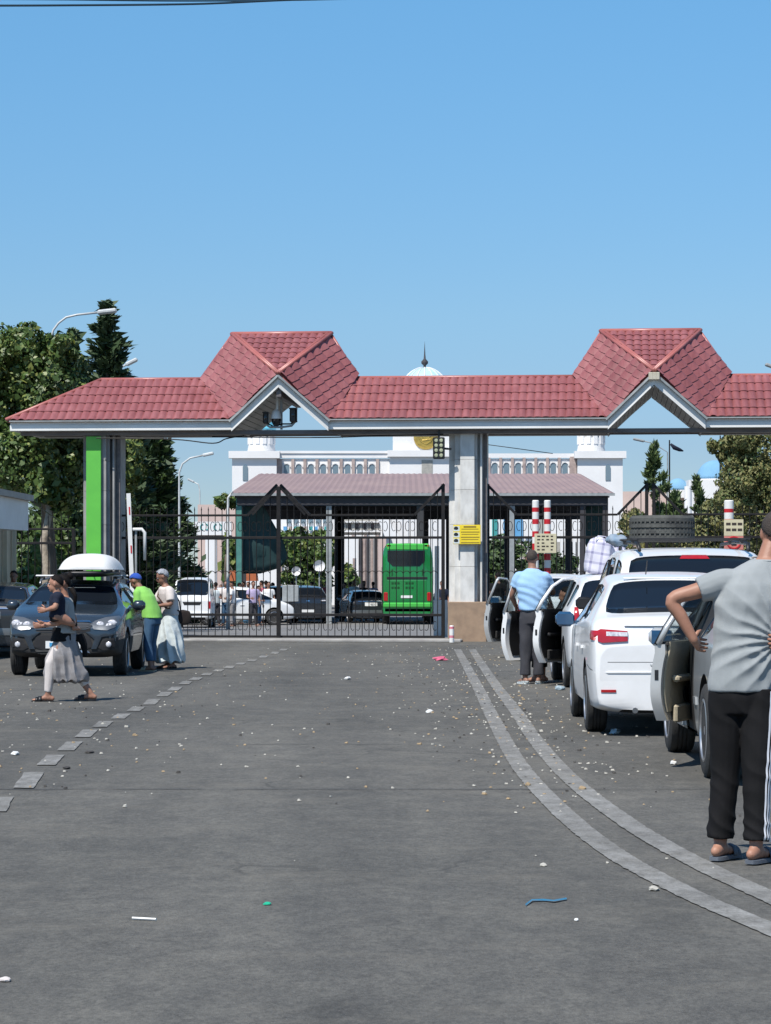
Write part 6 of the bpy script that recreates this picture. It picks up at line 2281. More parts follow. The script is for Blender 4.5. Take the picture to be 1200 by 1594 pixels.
def head_lumps(mb, c, f, s=1.0, ears=True):
    """head centred at c, facing unit vector f (horizontal)"""
    c = Vector(c); f = Vector(f).normalized(); up = Vector((0, 0, 1)); up = (up - f * up.dot(f)).normalized(); r = f.cross(up)
    Mx = Matrix((r, f, up)).transposed().to_4x4(); Mx.translation = c

    def add(e): mb.add([Mx @ Vector(p) * 1.0 for p in e.v], e.f)
    add(ellipsoid((0, -.012 * s, .022 * s), (.076 * s, .096 * s, .095 * s), 18, 12))
    add(ellipsoid((0, .022 * s, -.045 * s), (.058 * s, .068 * s, .072 * s), 16, 10))
    add(ellipsoid((0, .068 * s, -.088 * s), (.026 * s, .022 * s, .022 * s), 10, 8))
    add(ellipsoid((0, .099 * s, -.016 * s), (.011 * s, .016 * s, .026 * s), 10, 8))
    add(ellipsoid((0, .104 * s, -.034 * s), (.017 * s, .014 * s, .011 * s), 10, 8))
    add(ellipsoid((0, .084 * s, .02 * s), (.05 * s, .014 * s, .010 * s), 12, 8))
    add(ellipsoid((0, .086 * s, -.060 * s), (.024 * s, .010 * s, .009 * s), 10, 8))
    if ears:
        for q in (-1, 1):
            add(ellipsoid((q * .077 * s, -.008 * s, -.008 * s), (.010 * s, .019 * s, .032 * s), 10, 8))
    return Mx


def face_parts(Mx, parent, s=1.0):
    for q in (-1, 1):
        e = ellipsoid((q * .031 * s, .079 * s, .004 * s), (.014 * s, .009 * s, .0085 * s), 10, 7)
        e.v = [tuple(Mx @ Vector(p)) for p in e.v]
        o = part('eye', e, 'eye_white', parent, smooth=True)
        e = ellipsoid((q * .031 * s, .0865 * s, .004 * s), (.006 * s, .003 * s, .006 * s), 8, 6)
        e.v = [tuple(Mx @ Vector(p)) for p in e.v]
        part('iris', e, 'hair', o, smooth=True)
        e = MB(); e.tube([(q * .014 * s, .097 * s, .024 * s), (q * .032 * s, .096 * s, .029 * s), (q * .050 * s, .083 * s, .024 * s)], .0045 * s, 5)
        e.v = [tuple(Mx @ Vector(p)) for p in e.v]
        part('eyebrow', e, 'hair', parent, smooth=True)
    e = ellipsoid((0, .0955 * s, -.061 * s), (.023 * s, .005 * s, .006 * s), 10, 6)
    e.v = [tuple(Mx @ Vector(p)) for p in e.v]
    part('lips', e, 'lips', parent, smooth=True)


M['eye_white'] = mat('eye_white', (.6, .58, .55), rough=.3)
M['lips'] = mat('lips', (.30, .09, .075), rough=.5)


def foot(mb, ank, d, s=1.0, barefoot=True):
    """ankle centre, toe direction; sole at z=ank.z-.075"""
    ank = Vector(ank); d = Vector((d[0], d[1], 0)).normalized(); sd = Vector((d.y, -d.x, 0))
    zs = ank.z - .078 * s
    for u, w, h in ((-.045, .030, .032), (-.015, .034, .045), (.03, .033, .042), (.08, .040, .030), (.13, .044, .021), (.165, .038, .015)):
        c = ank + d * u * s; c.z = zs + h * s
        e = ellipsoid((0, 0, 0), (w * s, .040 * s, h * s), 12, 8)
        mb.add([tuple(c + sd * p[0] + d * p[1] + Vector((0, 0, p[2]))) for p in e.v], e.f)
    for i in range(5):
        off = -.030 + .0155 * i
        L_ = .195 - .008 * abs(i - (1 if True else 3)) - .006 * i
        p = ank + (d * .155 + sd * off) * s; p.z = zs + .013 * s
        q = ank + (d * L_ + sd * off) * s; q.z = zs + .010 * s
        mb.tube([p, q], [.011 * s, .008 * s], 6)
    return zs


def shoe(ank, d, s, m, parent, kind='shoe', name='shoe'):
    ank = Vector(ank); d = Vector((d[0], d[1], 0)).normalized(); sd = Vector((d.y, -d.x, 0))
    zs = ank.z - .078 * s
    out = [(-.075, .022), (-.055, .038), (0, .040), (.06, .043), (.12, .051), (.165, .048), (.20, .030), (.212, .008)]
    P = [(u, w) for u, w in out] + [(u, -w) for u, w in out[::-1]]
    mb = MB(); n = len(P)
    for z in (-.016, .004):
        for u, w in P:
            q = ank + d * u * s + sd * w * s
            mb.v.append((q.x, q.y, zs + z * s))
    mb.f += [tuple(range(n))[::-1], tuple(range(n, 2 * n))] + [(i, (i + 1) % n, (i + 1) % n + n, i + n) for i in range(n)]
    o = part(name, mb, m, parent, smooth=40.0)
    if kind == 'sandal':
        mb = MB()
        for u0, u1, h in ((.075, .12, .062), (.12, .155, .052)):
            k = 9
            for i in range(k):
                t = PI * i / (k - 1)
                for u in (u0, u1):
                    q = ank + d * u * s + sd * math.cos(t) * .051 * s
                    mb.v.append((q.x, q.y, zs + math.sin(t) * h * s))
        for b in (0, 18):
            for i in range(8): mb.f.append((b + 2 * i, b + 2 * i + 1, b + 2 * i + 3, b + 2 * i + 2))
        st = part('strap', mb, m, o, smooth=True)
        md = st.modifiers.new('s', 'SOLIDIFY'); md.thickness = .004
    else:
        mb = MB()
        for u, w, h in ((-.045, .036, .05 if kind == 'shoe' else .03), (0, .037, .05 if kind == 'shoe' else .03), (.06, .041, .042), (.12, .046, .030), (.165, .040, .022)):
            c = ank + d * u * s
            e = ellipsoid((0, 0, 0), (w * s, .045 * s, h * s), 12, 8)
            mb.add([tuple(Vector((c.x, c.y, zs + .012 * s)) + sd * p[0] + d * p[1] + Vector((0, 0, abs(p[2]) - .01))) for p in e.v], e.f)
        part('upper', mb, m, o, smooth=True)
    return o


def cloth_noise(a, sc, seed=0):
    return lambda co, n: a * mnoise.noise(Vector((co.x * sc, co.y * sc, co.z * sc * .55 + seed)))


def hair_cap(c, f, s, parent, m='hair', r=(.084, .104, .102), down=.0, bun=None, name='hair', back=.01):
    c = Vector(c); f = Vector(f).normalized(); up = Vector((0, 0, 1)); up = (up - f * up.dot(f)).normalized(); rr = f.cross(up)
    Mx = Matrix((rr, f, up)).transposed().to_4x4(); Mx.translation = c
    bm = bmesh.new()
    bmesh.ops.create_uvsphere(bm, u_segments=36, v_segments=22, radius=1)
    bmesh.ops.delete(bm, geom=[v for v in bm.verts if (v.co.z * r[2] < .018 + .035 * v.co.y - down * max(0, -v.co.y) + (.03 if v.co.y > .55 else 0))], context='VERTS')
    for v in bm.verts:
        k = 1 + .03 * mnoise.noise(v.co * 6)
        v.co = Vector((v.co.x * r[0] * k, v.co.y * r[1] * k - back, v.co.z * r[2] * k + .020)) * s
    mb = MB(); bm.verts.index_update()
    mb.add([tuple(Mx @ v.co) for v in bm.verts], [[v.index for v in f_.verts] for f_ in bm.faces]); bm.free()
    o = part(name, mb, m, parent, smooth=True)
    md = o.modifiers.new('s', 'SOLIDIFY'); md.thickness = .008; md.offset = -1
    if bun is not None:
        e = ellipsoid(bun[0], (bun[1],) * 3, 14, 10)
        e.v = [tuple(Mx @ (Vector(p) * s + Vector((0, 0, 0)))) for p in e.v]
        e.v = [tuple(Vector(p) + Vector((0, 0, .006 * mnoise.noise(Vector(p) * 60)))) for p in e.v]
        part('hair_bun', e, m, o, smooth=True)
    return o


def figure(label, loc, rz, J, cl, scale=1.0, voxel=.010, skin='skin', name='person', group=None, face=True, cat='person'):
    """J joints (local metres, facing +y, x to the right). cl: clothes"""
    t = thing(name, label, cat, loc, rz, group)
    t.scale = (scale,) * 3
    b = MB()
    loft(b, J['torso'], 18)
    hc, hf = Vector(J['head']), Vector(J['face'])
    nk = J['torso'][-1][0]
    limb(b, [Vector(nk) - Vector((0, 0, .02)), (Vector(nk) + hc) / 2 - hf * .0, hc - Vector((0, 0, .03))], [.056, .052, .052])
    Mx = head_lumps(b, hc, hf)
    for a in J['arms']:
        sh, el, wr = (Vector(p) for p in a['p'])
        pts, rs = dense([sh, (sh + el) / 2, el, (el * .6 + wr * .4), wr], [.050, .044, .036, .036, .024])
        limb(b, pts, rs)
    for l in J['legs']:
        hp, kn, an = (Vector(p) for p in l['p'])
        pts, rs = dense([hp, (hp + kn) / 2, kn, kn * .65 + an * .35, an], [.082, .074, .054, .052, .036])
        limb(b, pts, rs)
        foot(b, an, l['toe'])
    body = remesh(b, voxel, 'body', skin, t, 3)
    hm = MB()
    for a in J['arms']:
        hand(hm, a['p'][2], a['hd'], a['pn'], a['th'], a.get('curl', .35))
    hme = hm.mesh('hands', None, True)
    # join the hands into the body mesh: one continuous figure
    bm = bmesh.new(); bm.from_mesh(body.data); bm.from_mesh(hme); bm.to_mesh(body.data); bm.free()
    body.data.polygons.foreach_set('use_smooth', [True] * len(body.data.polygons))
    bpy.data.meshes.remove(hme)
    if face: face_parts(Mx, t)
    # top
    if 'top' in cl:
        c = cl['top']; m = MB()
        loft(m, c['torso'], 20)
        for a in J['arms']:
            sh, el, wr = (Vector(p) for p in a['p'])
            k = c.get('sleeve', .5)
            if k > 0:
                fs = c.get('flare', 1.0)
                e = sh + (el - sh) * min(1, k)
                pts = [sh + (Vector((nk[0], nk[1], sh.z)) - sh) * .35, sh, (sh + e) / 2, e]
                rs = [.066, .070, .062 * fs, .060 * fs]
                if k > 1:
                    pts.append(el + (wr - el) * (k - 1)); rs.append(.042)
                pts, rs = dense(pts, rs)
                limb_ = m.tube(pts, rs, 14)
        if 'extra' in c: c['extra'](m)
        remesh(m, c.get('voxel', voxel), c.get('name', 't_shirt'), c['mat'], t, 4, c.get('disp', cloth_noise(.012, 9, loc[0])))
    if 'legs' in cl:
        c = cl['legs']; m = MB()
        loft(m, c['hips'], 20)
        for l in J['legs']:
            hp, kn, an = (Vector(p) for p in l['p'])
            r = c.get('r', (.098, .082, .074))
            lo = kn + (an - kn) * c.get('len', .93)
            pts, rs = dense([hp + Vector((0, 0, .02)), (hp + kn) / 2, kn, (kn + lo) / 2, lo], [r[0], r[0] * .95, r[1], r[2] * .98, r[2]])
            m.tube(pts, rs, 16)
        remesh(m, c.get('voxel', voxel), c.get('name', 'trousers'), c['mat'], t, 3, c.get('disp', cloth_noise(.012, 11, loc[1])))
    if 'skirt' in cl:
        c = cl['skirt']; m = MB()
        loft(m, c['secs'], 28)
        remesh(m, c.get('voxel', voxel), c.get('name', 'skirt'), c['mat'], t, 3, c.get('disp'))
    for l in J['legs']:
        if cl.get('shoe'):
            shoe(l['p'][2], l['toe'], 1.0, cl['shoe'][0], t, cl['shoe'][1], 'sandal' if cl['shoe'][1] == 'sandal' else 'shoe')
    return t, Mx, body


# fabric colours
for n_, a_, b_ in (('shirt_grey', (.325, .345, .35), (.27, .29, .295)), ('shirt_blue', (.33, .52, .74), (.28, .46, .68)), ('trouser_black', (.004, .004, .0045), (.0075, .007, .008)), ('trouser_grey', (.04, .04, .048), (.055, .055, .062)),
                   ('lime', (.26, .58, .13), (.22, .52, .10)), ('denim', (.035, .085, .16), (.06, .13, .22)), ('cream_cloth', (.66, .60, .57), (.58, .53, .50)), ('grey_cloth', (.36, .38, .38), (.30, .32, .32)), ('navy', (.010, .014, .03), (.018, .022, .04)),
                   ('skirt_grey', (.20, .185, .18), (.31, .30, .305)), ('cap_blue', (.02, .07, .35), (.03, .09, .40)), ('scarf', (.10, .11, .13), (.45, .46, .50)), ('pale_cloth', (.60, .66, .66), (.52, .58, .60)), ('red_cloth', (.35, .06, .06), (.28, .04, .05)), ('lilac', (.45, .38, .55), (.38, .32, .48)), ('teal_cloth', (.05, .22, .24), (.04, .18, .20)), ('bag_dark', (.03, .02, .018), (.02, .015, .012)), ('bag_brown', (.10, .045, .03), (.06, .03, .02)), ('pink', (.60, .12, .20), (.5, .1, .17)), ('sandal_grey', (.12, .14, .17), (.09, .10, .12))):
    M[n_] = mat(n_, a_, b_, 5 if n_ != 'scarf' else 40, .85, sheen=(.0 if 'trouser' in n_ or n_ == 'navy' else .1), spec=.25, bump=.25, bscale=350)

# ---- the man in grey, hands on hips, seen from behind (right edge)
DM = 13.62
sM = FPX / DM
mx0 = sx(1156, DM)
hx = lambda px: (px - 1156) / sM
hz_ = lambda py: 1.52 + (897 - py) / sM
JM = dict(
    torso=[(V(.0, .0, .86), .165, .12), (V(.0, 0, .97), .170, .125), (V(.015, 0, 1.08), .155, .115), (V(.035, .0, 1.22), .160, .112), (V(.06, 0, 1.38), .185, .12), (V(.075, 0, 1.48), .18, .105), (V(.105, .0, 1.55), .125, .075), (V(.125, .0, 1.595), .068, .062)],
    head=(.185, .05, 1.735), face=(.15, 1, -.16),
    arms=[dict(p=((-.105, .0, 1.475), (hx(1046), .01, hz_(938)), (hx(1080), .0, hz_(1001))), hd=(.38, .90, -.25), pn=(1, -.1, 0), th=(0, 0, 1), curl=.25),
          dict(p=((.255, .0, 1.475), (.46, -.04, 1.23), (.26, -.13, 1.15)), hd=(-.9, -.12, .08), pn=(0, 1, 0), th=(0, 0, 1), curl=.3)],
    legs=[dict(p=((-.085, 0, .88), (-.09, .02, .49), (hx(1121), .0, .098)), toe=(.65, 1)),
          dict(p=((.085, -.03, .88), (.062, -.10, .49), (hx(1170), -.16, .098)), toe=(.72, 1))])


def shirt_fold(co, n):
    a = .004 * mnoise.noise(co * 6)
    if co.y < .06:
        P = V(.20, 0, 1.165)
        dx, dz = co.x - P.x, co.z - P.z
        r = math.hypot(dx, dz); th = math.atan2(dz, -dx)
        fall = math.exp(-((r - .18) / .17) ** 2)
        w = th * 11 + 1.2 * mnoise.noise(co * 5) + r * 3
        up = 1.0 if th > -.1 else .75
        rdg = 1 - abs(math.sin(w)) * 1.6
        a += .0098 * fall * rdg * up + .0035 * mnoise.noise(co * 16) * fall
        # sagging folds under the waist
        if co.z < 1.16:
            s2 = (co.x - .02)
            q = (co.z - 1.10 + .9 * (s2 * s2) * 4) * 62
            a += .0065 * math.exp(-((co.z - 1.10) / .06) ** 2) * (1 - abs(math.sin(q * .5 + .8 * mnoise.noise(co * 7))) * 1.5)
        if co.z > 1.2 and co.x < 0:
            q = (co.x * .9 + co.z * .5) * 70
            a += .003 * math.exp(-((co.z - 1.30) / .08) ** 2) * math.sin(q + 2 * mnoise.noise(co * 4))
    return a


def pant_fold(co, n):
    a = .006 * mnoise.noise(Vector((co.x * 8, co.y * 8, co.z * 3)))
    for zc, wd, k in ((.20, .10, 1.0), (.48, .12, .8), (.80, .10, .6)):
        q = (co.z + co.x * .9 * (1 if co.x < 0 else 1)) * (62 if zc < .3 else 48)
        a += .0065 * k * math.exp(-((co.z - zc) / wd) ** 2) * (1 - 1.5 * abs(math.sin(q * .5 + 2.0 * mnoise.noise(Vector((co.x * 5, co.y * 5, co.z * 5))))))
    return a


man, MxM, bodyM = figure('man in grey T-shirt and black striped track trousers, hands on hips, seen from behind', (mx0, DM, .015), 0, JM, dict(
    top=dict(torso=[(V(-.0, 0, .895), .183, .140), (V(.0, 0, .93), .186, .142), (V(.01, 0, 1.02), .184, .142), (V(.02, 0, 1.12), .183, .136), (V(.04, 0, 1.24), .195, .135), (V(.058, 0, 1.37), .214, .135), (V(.075, 0, 1.46), .208, .118), (V(.093, 0, 1.52), .175, .10), (V(.108, .0, 1.565), .120, .082), (V(.122, .0, 1.594), .082, .07)],
             mat='shirt_grey', sleeve=.47, flare=1.18, voxel=.0075, disp=shirt_fold, name='t_shirt'),
    legs=dict(hips=[(V(0, -.01, .78), .155, .11), (V(0, 0, .86), .174, .130), (V(0, 0, .95), .170, .125), (V(0, 0, .98), .165, .12)], r=(.096, .080, .072), len=.955, mat='trouser_black', voxel=.0075, disp=pant_fold, name='track_trousers'),
    shoe=('sandal_grey', 'sandal')), voxel=.0075, face=True)
hair_cap(JM['head'], JM['face'], 1.0, man, 'hair_b', r=(.0795, .1, .099), down=.085)
# collar and hem seams
mb = MB(); mb.tube([(.122 + .080 * math.cos(a), .069 * math.sin(a), 1.597 + .012 * math.sin(a)) for a in np.linspace(0, 2 * PI, 25)], .006, 6)
part('collar', mb, 'shirt_grey', man, smooth=True)
# three white stripes on the right leg
tr = [o for o in bpy.data.objects if o.parent is man and o.name.startswith('track_trousers')][0]
bvM = BVHTree.FromPolygons([v.co for v in tr.data.vertices], [tuple(p.vertices) for p in tr.data.polygons])
leg = JM['legs'][1]['p']
M['stripe'] = mat('white_stripe', (.75, .75, .78), rough=.7)
for k_, ang in enumerate((26, 41, 56)):
    mb = MB(); pr_ = None
    for i in range(64):
        z = .115 + (.90 - .115) * i / 63
        if z > .49: f = (z - .49) / (.88 - .49); c = Vector(leg[1]).lerp(Vector(leg[0]), min(1, f))
        else: f = (z - .098) / (.49 - .098); c = Vector(leg[2]).lerp(Vector(leg[1]), f)
        c.z = z
        row = []
        for da in (-4.5, 4.5):
            a = rad(ang + 4 + da * (1.0 if z < .6 else .9))
            d = Vector((math.sin(a), -math.cos(a), 0))
            h = bvM.ray_cast(c + d * .35, -d)
            row.append((h[0] if h[0] is not None else c + d * .08) + d * .0025)
        mb.v += [tuple(row[0]), tuple(row[1])]
        if i: mb.f.append((2 * i - 2, 2 * i - 1, 2 * i + 1, 2 * i))
    o = part('stripe', mb, 'stripe', tr, smooth=True)

# ---- man in pale blue shirt
DB = 36.05
JB = dict(torso=[(V(0, 0, .86), .165, .12), (V(0, 0, 1.0), .165, .12), (V(.0, 0, 1.15), .165, .12), (V(-.0, .02, 1.3), .18, .12), (V(0, .04, 1.43), .175, .10), (V(0, .05, 1.50), .11, .075), (V(0, .06, 1.545), .062, .06)],
          head=(0, .09, 1.675), face=(.25, 1, -.35),
          arms=[dict(p=((-.18, .04, 1.43), (-.27, .10, 1.18), (-.20, .24, 1.02)), hd=(.1, 1, -.3), pn=(1, 0, -.3), th=(0, .3, 1)), dict(p=((.18, .04, 1.43), (.29, .16, 1.22), (.25, .34, 1.20)), hd=(0, 1, .2), pn=(-1, 0, 0), th=(0, .3, 1))],
          legs=[dict(p=((-.08, 0, .86), (-.09, .01, .47), (-.10, .0, .09)), toe=(-.35, 1)), dict(p=((.08, 0, .86), (.08, .01, .47), (.08, .0, .09)), toe=(.3, 1))])
manB, MxB, _b = figure('man in pale blue shirt and dark trousers standing at the open car doors', (sx(829, DB), DB, .012), rad(2), JB, dict(
    top=dict(torso=[(V(.0, 0, .98), .19, .145), (V(.0, 0, 1.08), .192, .145), (V(0, .0, 1.2), .205, .145), (V(0, .02, 1.34), .225, .14), (V(0, .04, 1.44), .21, .12), (V(0, .05, 1.50), .14, .095), (V(0, .055, 1.54), .082, .074)], mat='shirt_blue', sleeve=.55, flare=1.25, name='shirt',
             disp=lambda co, n: .010 * mnoise.noise(Vector((co.x * 5, co.y * 5, co.z * 4))) + .006 * math.sin((co.z + co.x * .5) * 55 + 4 * mnoise.noise(co * 4)) * (1 if co.z < 1.3 else .4)),
    legs=dict(hips=[(V(0, 0, .80), .165, .12), (V(0, 0, .90), .172, .13), (V(0, 0, 1.0), .165, .12)], mat='trouser_grey', r=(.098, .085, .075)),
    shoe=('pale_cloth', 'shoe')), voxel=.011, face=True, scale=1.05, skin='skin_d')
hair_cap(JB['head'], JB['face'], 1.0, manB, 'hair_b', r=(.0775, .098, .097), down=.14)

# ---- person sitting in the doorway of the hatchback, foot and arm outside
DS = 36.2
JS = dict(torso=[(V(0, 0, .52), .15, .12), (V(0, -.02, .70), .15, .11), (V(0, -.02, .88), .16, .11), (V(0, 0, 1.02), .15, .09), (V(0, 0, 1.08), .06, .06)],
          head=(0, .03, 1.24), face=(0, 1, -.1),
          arms=[dict(p=((-.16, 0, 1.0), (-.22, .12, .78), (-.10, .34, .72)), hd=(.2, 1, -.2), pn=(0, 0, -1), th=(1, 0, 0)), dict(p=((.16, 0, 1.0), (.22, .16, .82), (.16, .30, 1.02)), hd=(0, .2, 1), pn=(-1, 0, 0), th=(0, 1, 0))],
          legs=[dict(p=((-.09, .05, .52), (-.10, .42, .50), (-.12, .44, .09)), toe=(0, 1)), dict(p=((.09, .05, .52), (.08, .40, .50), (.10, .40, .09)), toe=(0, 1))])
manS, _, _ = figure('person in dark clothes seated in the hatchback doorway, bare foot on the road', (sx(872, DS) + .12, DS + .15, .012), rad(70), JS, dict(
    top=dict(torso=[(V(0, 0, .54), .17, .14), (V(0, 0, .75), .175, .13), (V(0, 0, .92), .18, .125), (V(0, 0, 1.03), .16, .10), (V(0, 0, 1.08), .08, .07)], mat='trouser_grey', sleeve=.6, name='t_shirt'),
    legs=dict(hips=[(V(0, 0, .44), .16, .13), (V(0, 0, .58), .16, .13)], mat='trouser_black', len=.7)), voxel=.014, face=False, skin='skin')
hair_cap(JS['head'], JS['face'], 1.0, manS, 'hair', down=.05)

# ---- walking woman carrying a small boy, in front of the crossover (walks to the left)
DW = 31.0
JW = dict(torso=[(V(0, 0, .80), .15, .12), (V(0, .0, .90), .15, .12), (V(0, .01, 1.02), .12, .10), (V(0, .02, 1.14), .135, .11), (V(0, .02, 1.24), .15, .10), (V(0, .02, 1.30), .09, .065), (V(0, .02, 1.33), .052, .052)],
          head=(0, .05, 1.48), face=(-.25, 1, -.1),
          arms=[dict(p=((-.15, .02, 1.24), (-.24, .05, 1.0), (-.16, .28, .95)), hd=(.2, 1, .05), pn=(1, .0, .2), th=(0, 0, 1), curl=.4), dict(p=((.15, .02, 1.24), (.20, -.08, 1.0), (.10, .20, .97)), hd=(-.5, 1, 0), pn=(0, 0, 1), th=(1, 0, 0), curl=.3)],
          legs=[dict(p=((-.075, .0, .80), (-.08, .18, .46), (-.06, .22, .085)), toe=(0, 1)), dict(p=((.075, -.02, .80), (.07, -.07, .44), (.06, -.30, .10)), toe=(.1, 1))])


def skirt_disp(co, n):
    f = max(0, min(1, (.85 - co.z) / .5))
    a = math.atan2(co.y + .02, co.x)
    return .036 * f * (1 - 1.6 * abs(math.sin(a * 4.5 + co.z * 4 + 1.8 * mnoise.noise(co * 3)))) + .008 * mnoise.noise(co * 12)


wom, MxW, _ = figure('woman in grey top and long grey skirt walking left carrying a small boy', (sx(103, DW), DW, .012), R90, JW, dict(
    top=dict(torso=[(V(0, 0, .86), .165, .135), (V(0, 0, .95), .155, .125), (V(0, .01, 1.06), .145, .12), (V(0, .02, 1.18), .165, .125), (V(0, .02, 1.25), .165, .11), (V(0, .02, 1.30), .10, .075)], mat='grey_cloth', sleeve=.5, name='t_shirt'),
    skirt=dict(secs=[(V(0, -.01, .26), .155, .255), (V(0, .01, .36), .165, .26), (V(0, .03, .52), .175, .225), (V(0, .01, .70), .175, .16), (V(0, 0, .84), .155, .13), (V(0, 0, .93), .14, .12)], mat='skirt_grey', disp=skirt_disp, name='skirt'),
    shoe=('black', 'sandal')), voxel=.010, skin='skin', scale=.96)
hair_cap(JW['head'], JW['face'], 1.0, wom, 'hair', down=.12, bun=((0, -.11, .085), .048))
mb = MB(); mb.tube([(-.03, -.07, 1.43), (-.02, -.12, 1.32), (0, -.10, 1.12)], [.035, .028, .012], 8)
part('ponytail', mb, 'hair', wom, smooth=True)
# dark wrap tied at her waist
m = MB(); loft(m, [(V(.0, .03, .75), .175, .175), (V(0, .02, .84), .168, .155), (V(0, .03, .93), .155, .14)], 20); m.tube([(.0, -.16, .84), (.02, -.22, .70), (.03, -.24, .56)], [.06, .05, .03], 10)
remesh(m, .012, 'tied_jacket', 'trouser_black', wom, 4, cloth_noise(.012, 10))
m = MB(); m.tube([(-.078, .09, .66), (-.078, .185, .48), (-.068, .20, .3), (-.06, .22, .12)], [.078, .072, .064, .05], 10); m.tube([(.068, -.10, .42), (.06, -.24, .20)], [.068, .055], 10)
remesh(m, .012, 'leggings', 'cream_cloth', wom, 2)
# the boy she carries on her near side
JC = dict(torso=[(V(0, 0, .0), .105, .09), (V(0, .0, .10), .10, .085), (V(0, 0, .20), .115, .085), (V(0, 0, .28), .11, .07), (V(0, 0, .315), .045, .045)],
          head=(0, .02, .43), face=(.35, 1, -.05),
          arms=[dict(p=((-.11, 0, .26), (-.17, .03, .12), (-.10, .14, .08)), hd=(.3, 1, 0), pn=(1, 0, 0), th=(0, 0, 1)), dict(p=((.11, 0, .26), (.18, -.02, .16), (.22, -.12, .14)), hd=(1, -.4, 0), pn=(0, 0, -1), th=(0, 1, 0))],
          legs=[dict(p=((-.05, 0, .0), (-.02, -.16, -.08), (.12, -.24, -.12)), toe=(1, -.3)), dict(p=((.06, 0, .0), (.16, -.10, -.08), (.22, -.18, -.16)), toe=(1, 0))])
boy, MxC, _ = figure('small boy in navy T-shirt carried on the walking woman\'s hip, face to the left', (sx(97, DW) - .03, DW - .25, 1.045), R90 + .15, JC, dict(
    top=dict(torso=[(V(0, 0, -.02), .125, .11), (V(0, 0, .1), .122, .108), (V(0, 0, .2), .135, .108), (V(0, 0, .27), .13, .09), (V(0, 0, .31), .065, .06)], mat='navy', sleeve=.75, flare=.85, name='t_shirt'),
    legs=dict(hips=[(V(0, 0, -.07), .11, .09), (V(0, 0, .03), .115, .10)], r=(.066, .058, .05), len=.9, mat='trouser_black', name='trousers')), voxel=.009, skin='skin', scale=.9)
hair_cap(JC['head'], JC['face'], .98, boy, 'hair', down=.06)

# ---- woman in lime T-shirt and blue cap, leaning to the car
DL = 41.0
JL = dict(torso=[(V(0, 0, .84), .16, .125), (V(0, .02, .95), .15, .12), (V(0, .07, 1.08), .14, .11), (V(0, .13, 1.20), .155, .11), (V(0, .18, 1.27), .15, .10), (V(0, .21, 1.31), .09, .065), (V(0, .23, 1.33), .055, .05)],
          head=(0, .32, 1.43), face=(0, 1, -.55),
          arms=[dict(p=((-.16, .18, 1.24), (-.19, .16, 1.0), (-.16, .30, .86)), hd=(.1, .6, -.7), pn=(1, 0, 0), th=(0, 1, 0)), dict(p=((.16, .18, 1.24), (.20, .34, 1.08), (.12, .52, 1.05)), hd=(0, 1, 0), pn=(-.5, 0, -1), th=(-1, 0, 0))],
          legs=[dict(p=((-.08, 0, .82), (-.10, .02, .45), (-.115, -.04, .088)), toe=(-.1, 1)), dict(p=((.08, 0, .82), (.10, .07, .45), (.12, .08, .088)), toe=(.1, 1))])
wl, MxL, _ = figure('woman in lime green T-shirt, jeans and blue cap leaning beside the dark crossover', (sx(238, DL), DL - .1, .012), rad(62), JL, dict(
    top=dict(torso=[(V(0, .0, .84), .180, .155), (V(0, .02, .93), .176, .15), (V(0, .07, 1.06), .168, .142), (V(0, .13, 1.19), .18, .142), (V(0, .175, 1.27), .172, .13), (V(0, .20, 1.32), .12, .095), (V(0, .22, 1.35), .07, .07)], disp=lambda co, n: .016 * mnoise.noise(Vector((co.x * 7, co.y * 7, co.z * 5))), mat='lime', sleeve=.85, flare=1.15, name='t_shirt'),
    legs=dict(hips=[(V(0, 0, .74), .16, .12), (V(0, 0, .85), .165, .13), (V(0, .01, .95), .155, .12)], mat='denim', r=(.088, .068, .064), len=.80, name='jeans'),
    shoe=('beige', 'sandal')), voxel=.011, skin='skin_d')
hair_cap(JL['head'], JL['face'], 1.06, wl, 'cap_blue', down=.05, name='cap')
fv = Vector(JL['face']).normalized()
mb = MB(); cpt = Vector(JL['head']) + fv * .10 + Vector((0, 0, .055))
mb.add([tuple(cpt + Vector((a * .075, 0, 0)) + fv * b) for a, b in ((-1, 0), (-.8, .05), (0, .075), (.8, .05), (1, 0))] + [tuple(cpt + Vector((a * .075, 0, -.008)) + fv * b) for a, b in ((-1, 0), (-.8, .05), (0, .075), (.8, .05), (1, 0))], [(0, 1, 2, 3, 4), (9, 8, 7, 6, 5), (0, 5, 6, 1), (1, 6, 7, 2), (2, 7, 8, 3), (3, 8, 9, 4)])
part('cap_peak', mb, 'cap_blue', wl)

# ---- woman in white top, patterned headscarf and long pale skirt
DP = 41.9
JP = dict(torso=[(V(0, 0, .84), .16, .13), (V(0, 0, .96), .15, .12), (V(0, .02, 1.08), .145, .115), (V(0, .05, 1.22), .16, .115), (V(0, .07, 1.30), .155, .10), (V(0, .08, 1.35), .09, .065), (V(0, .09, 1.38), .055, .05)],
          head=(0, .14, 1.50), face=(.25, 1, -.45),
          arms=[dict(p=((-.16, .07, 1.28), (-.24, .08, 1.06), (-.06, .26, 1.02)), hd=(1, .3, .1), pn=(0, -.6, .8), th=(0, 0, 1)), dict(p=((.16, .07, 1.28), (.24, .16, 1.06), (.05, .28, 1.05)), hd=(-1, .3, 0), pn=(0, -.6, .8), th=(0, 0, 1))],
          legs=[dict(p=((-.08, 0, .82), (-.085, .02, .45), (-.09, 0, .088)), toe=(-.2, 1)), dict(p=((.08, 0, .82), (.085, .02, .45), (.09, 0, .088)), toe=(.2, 1))])
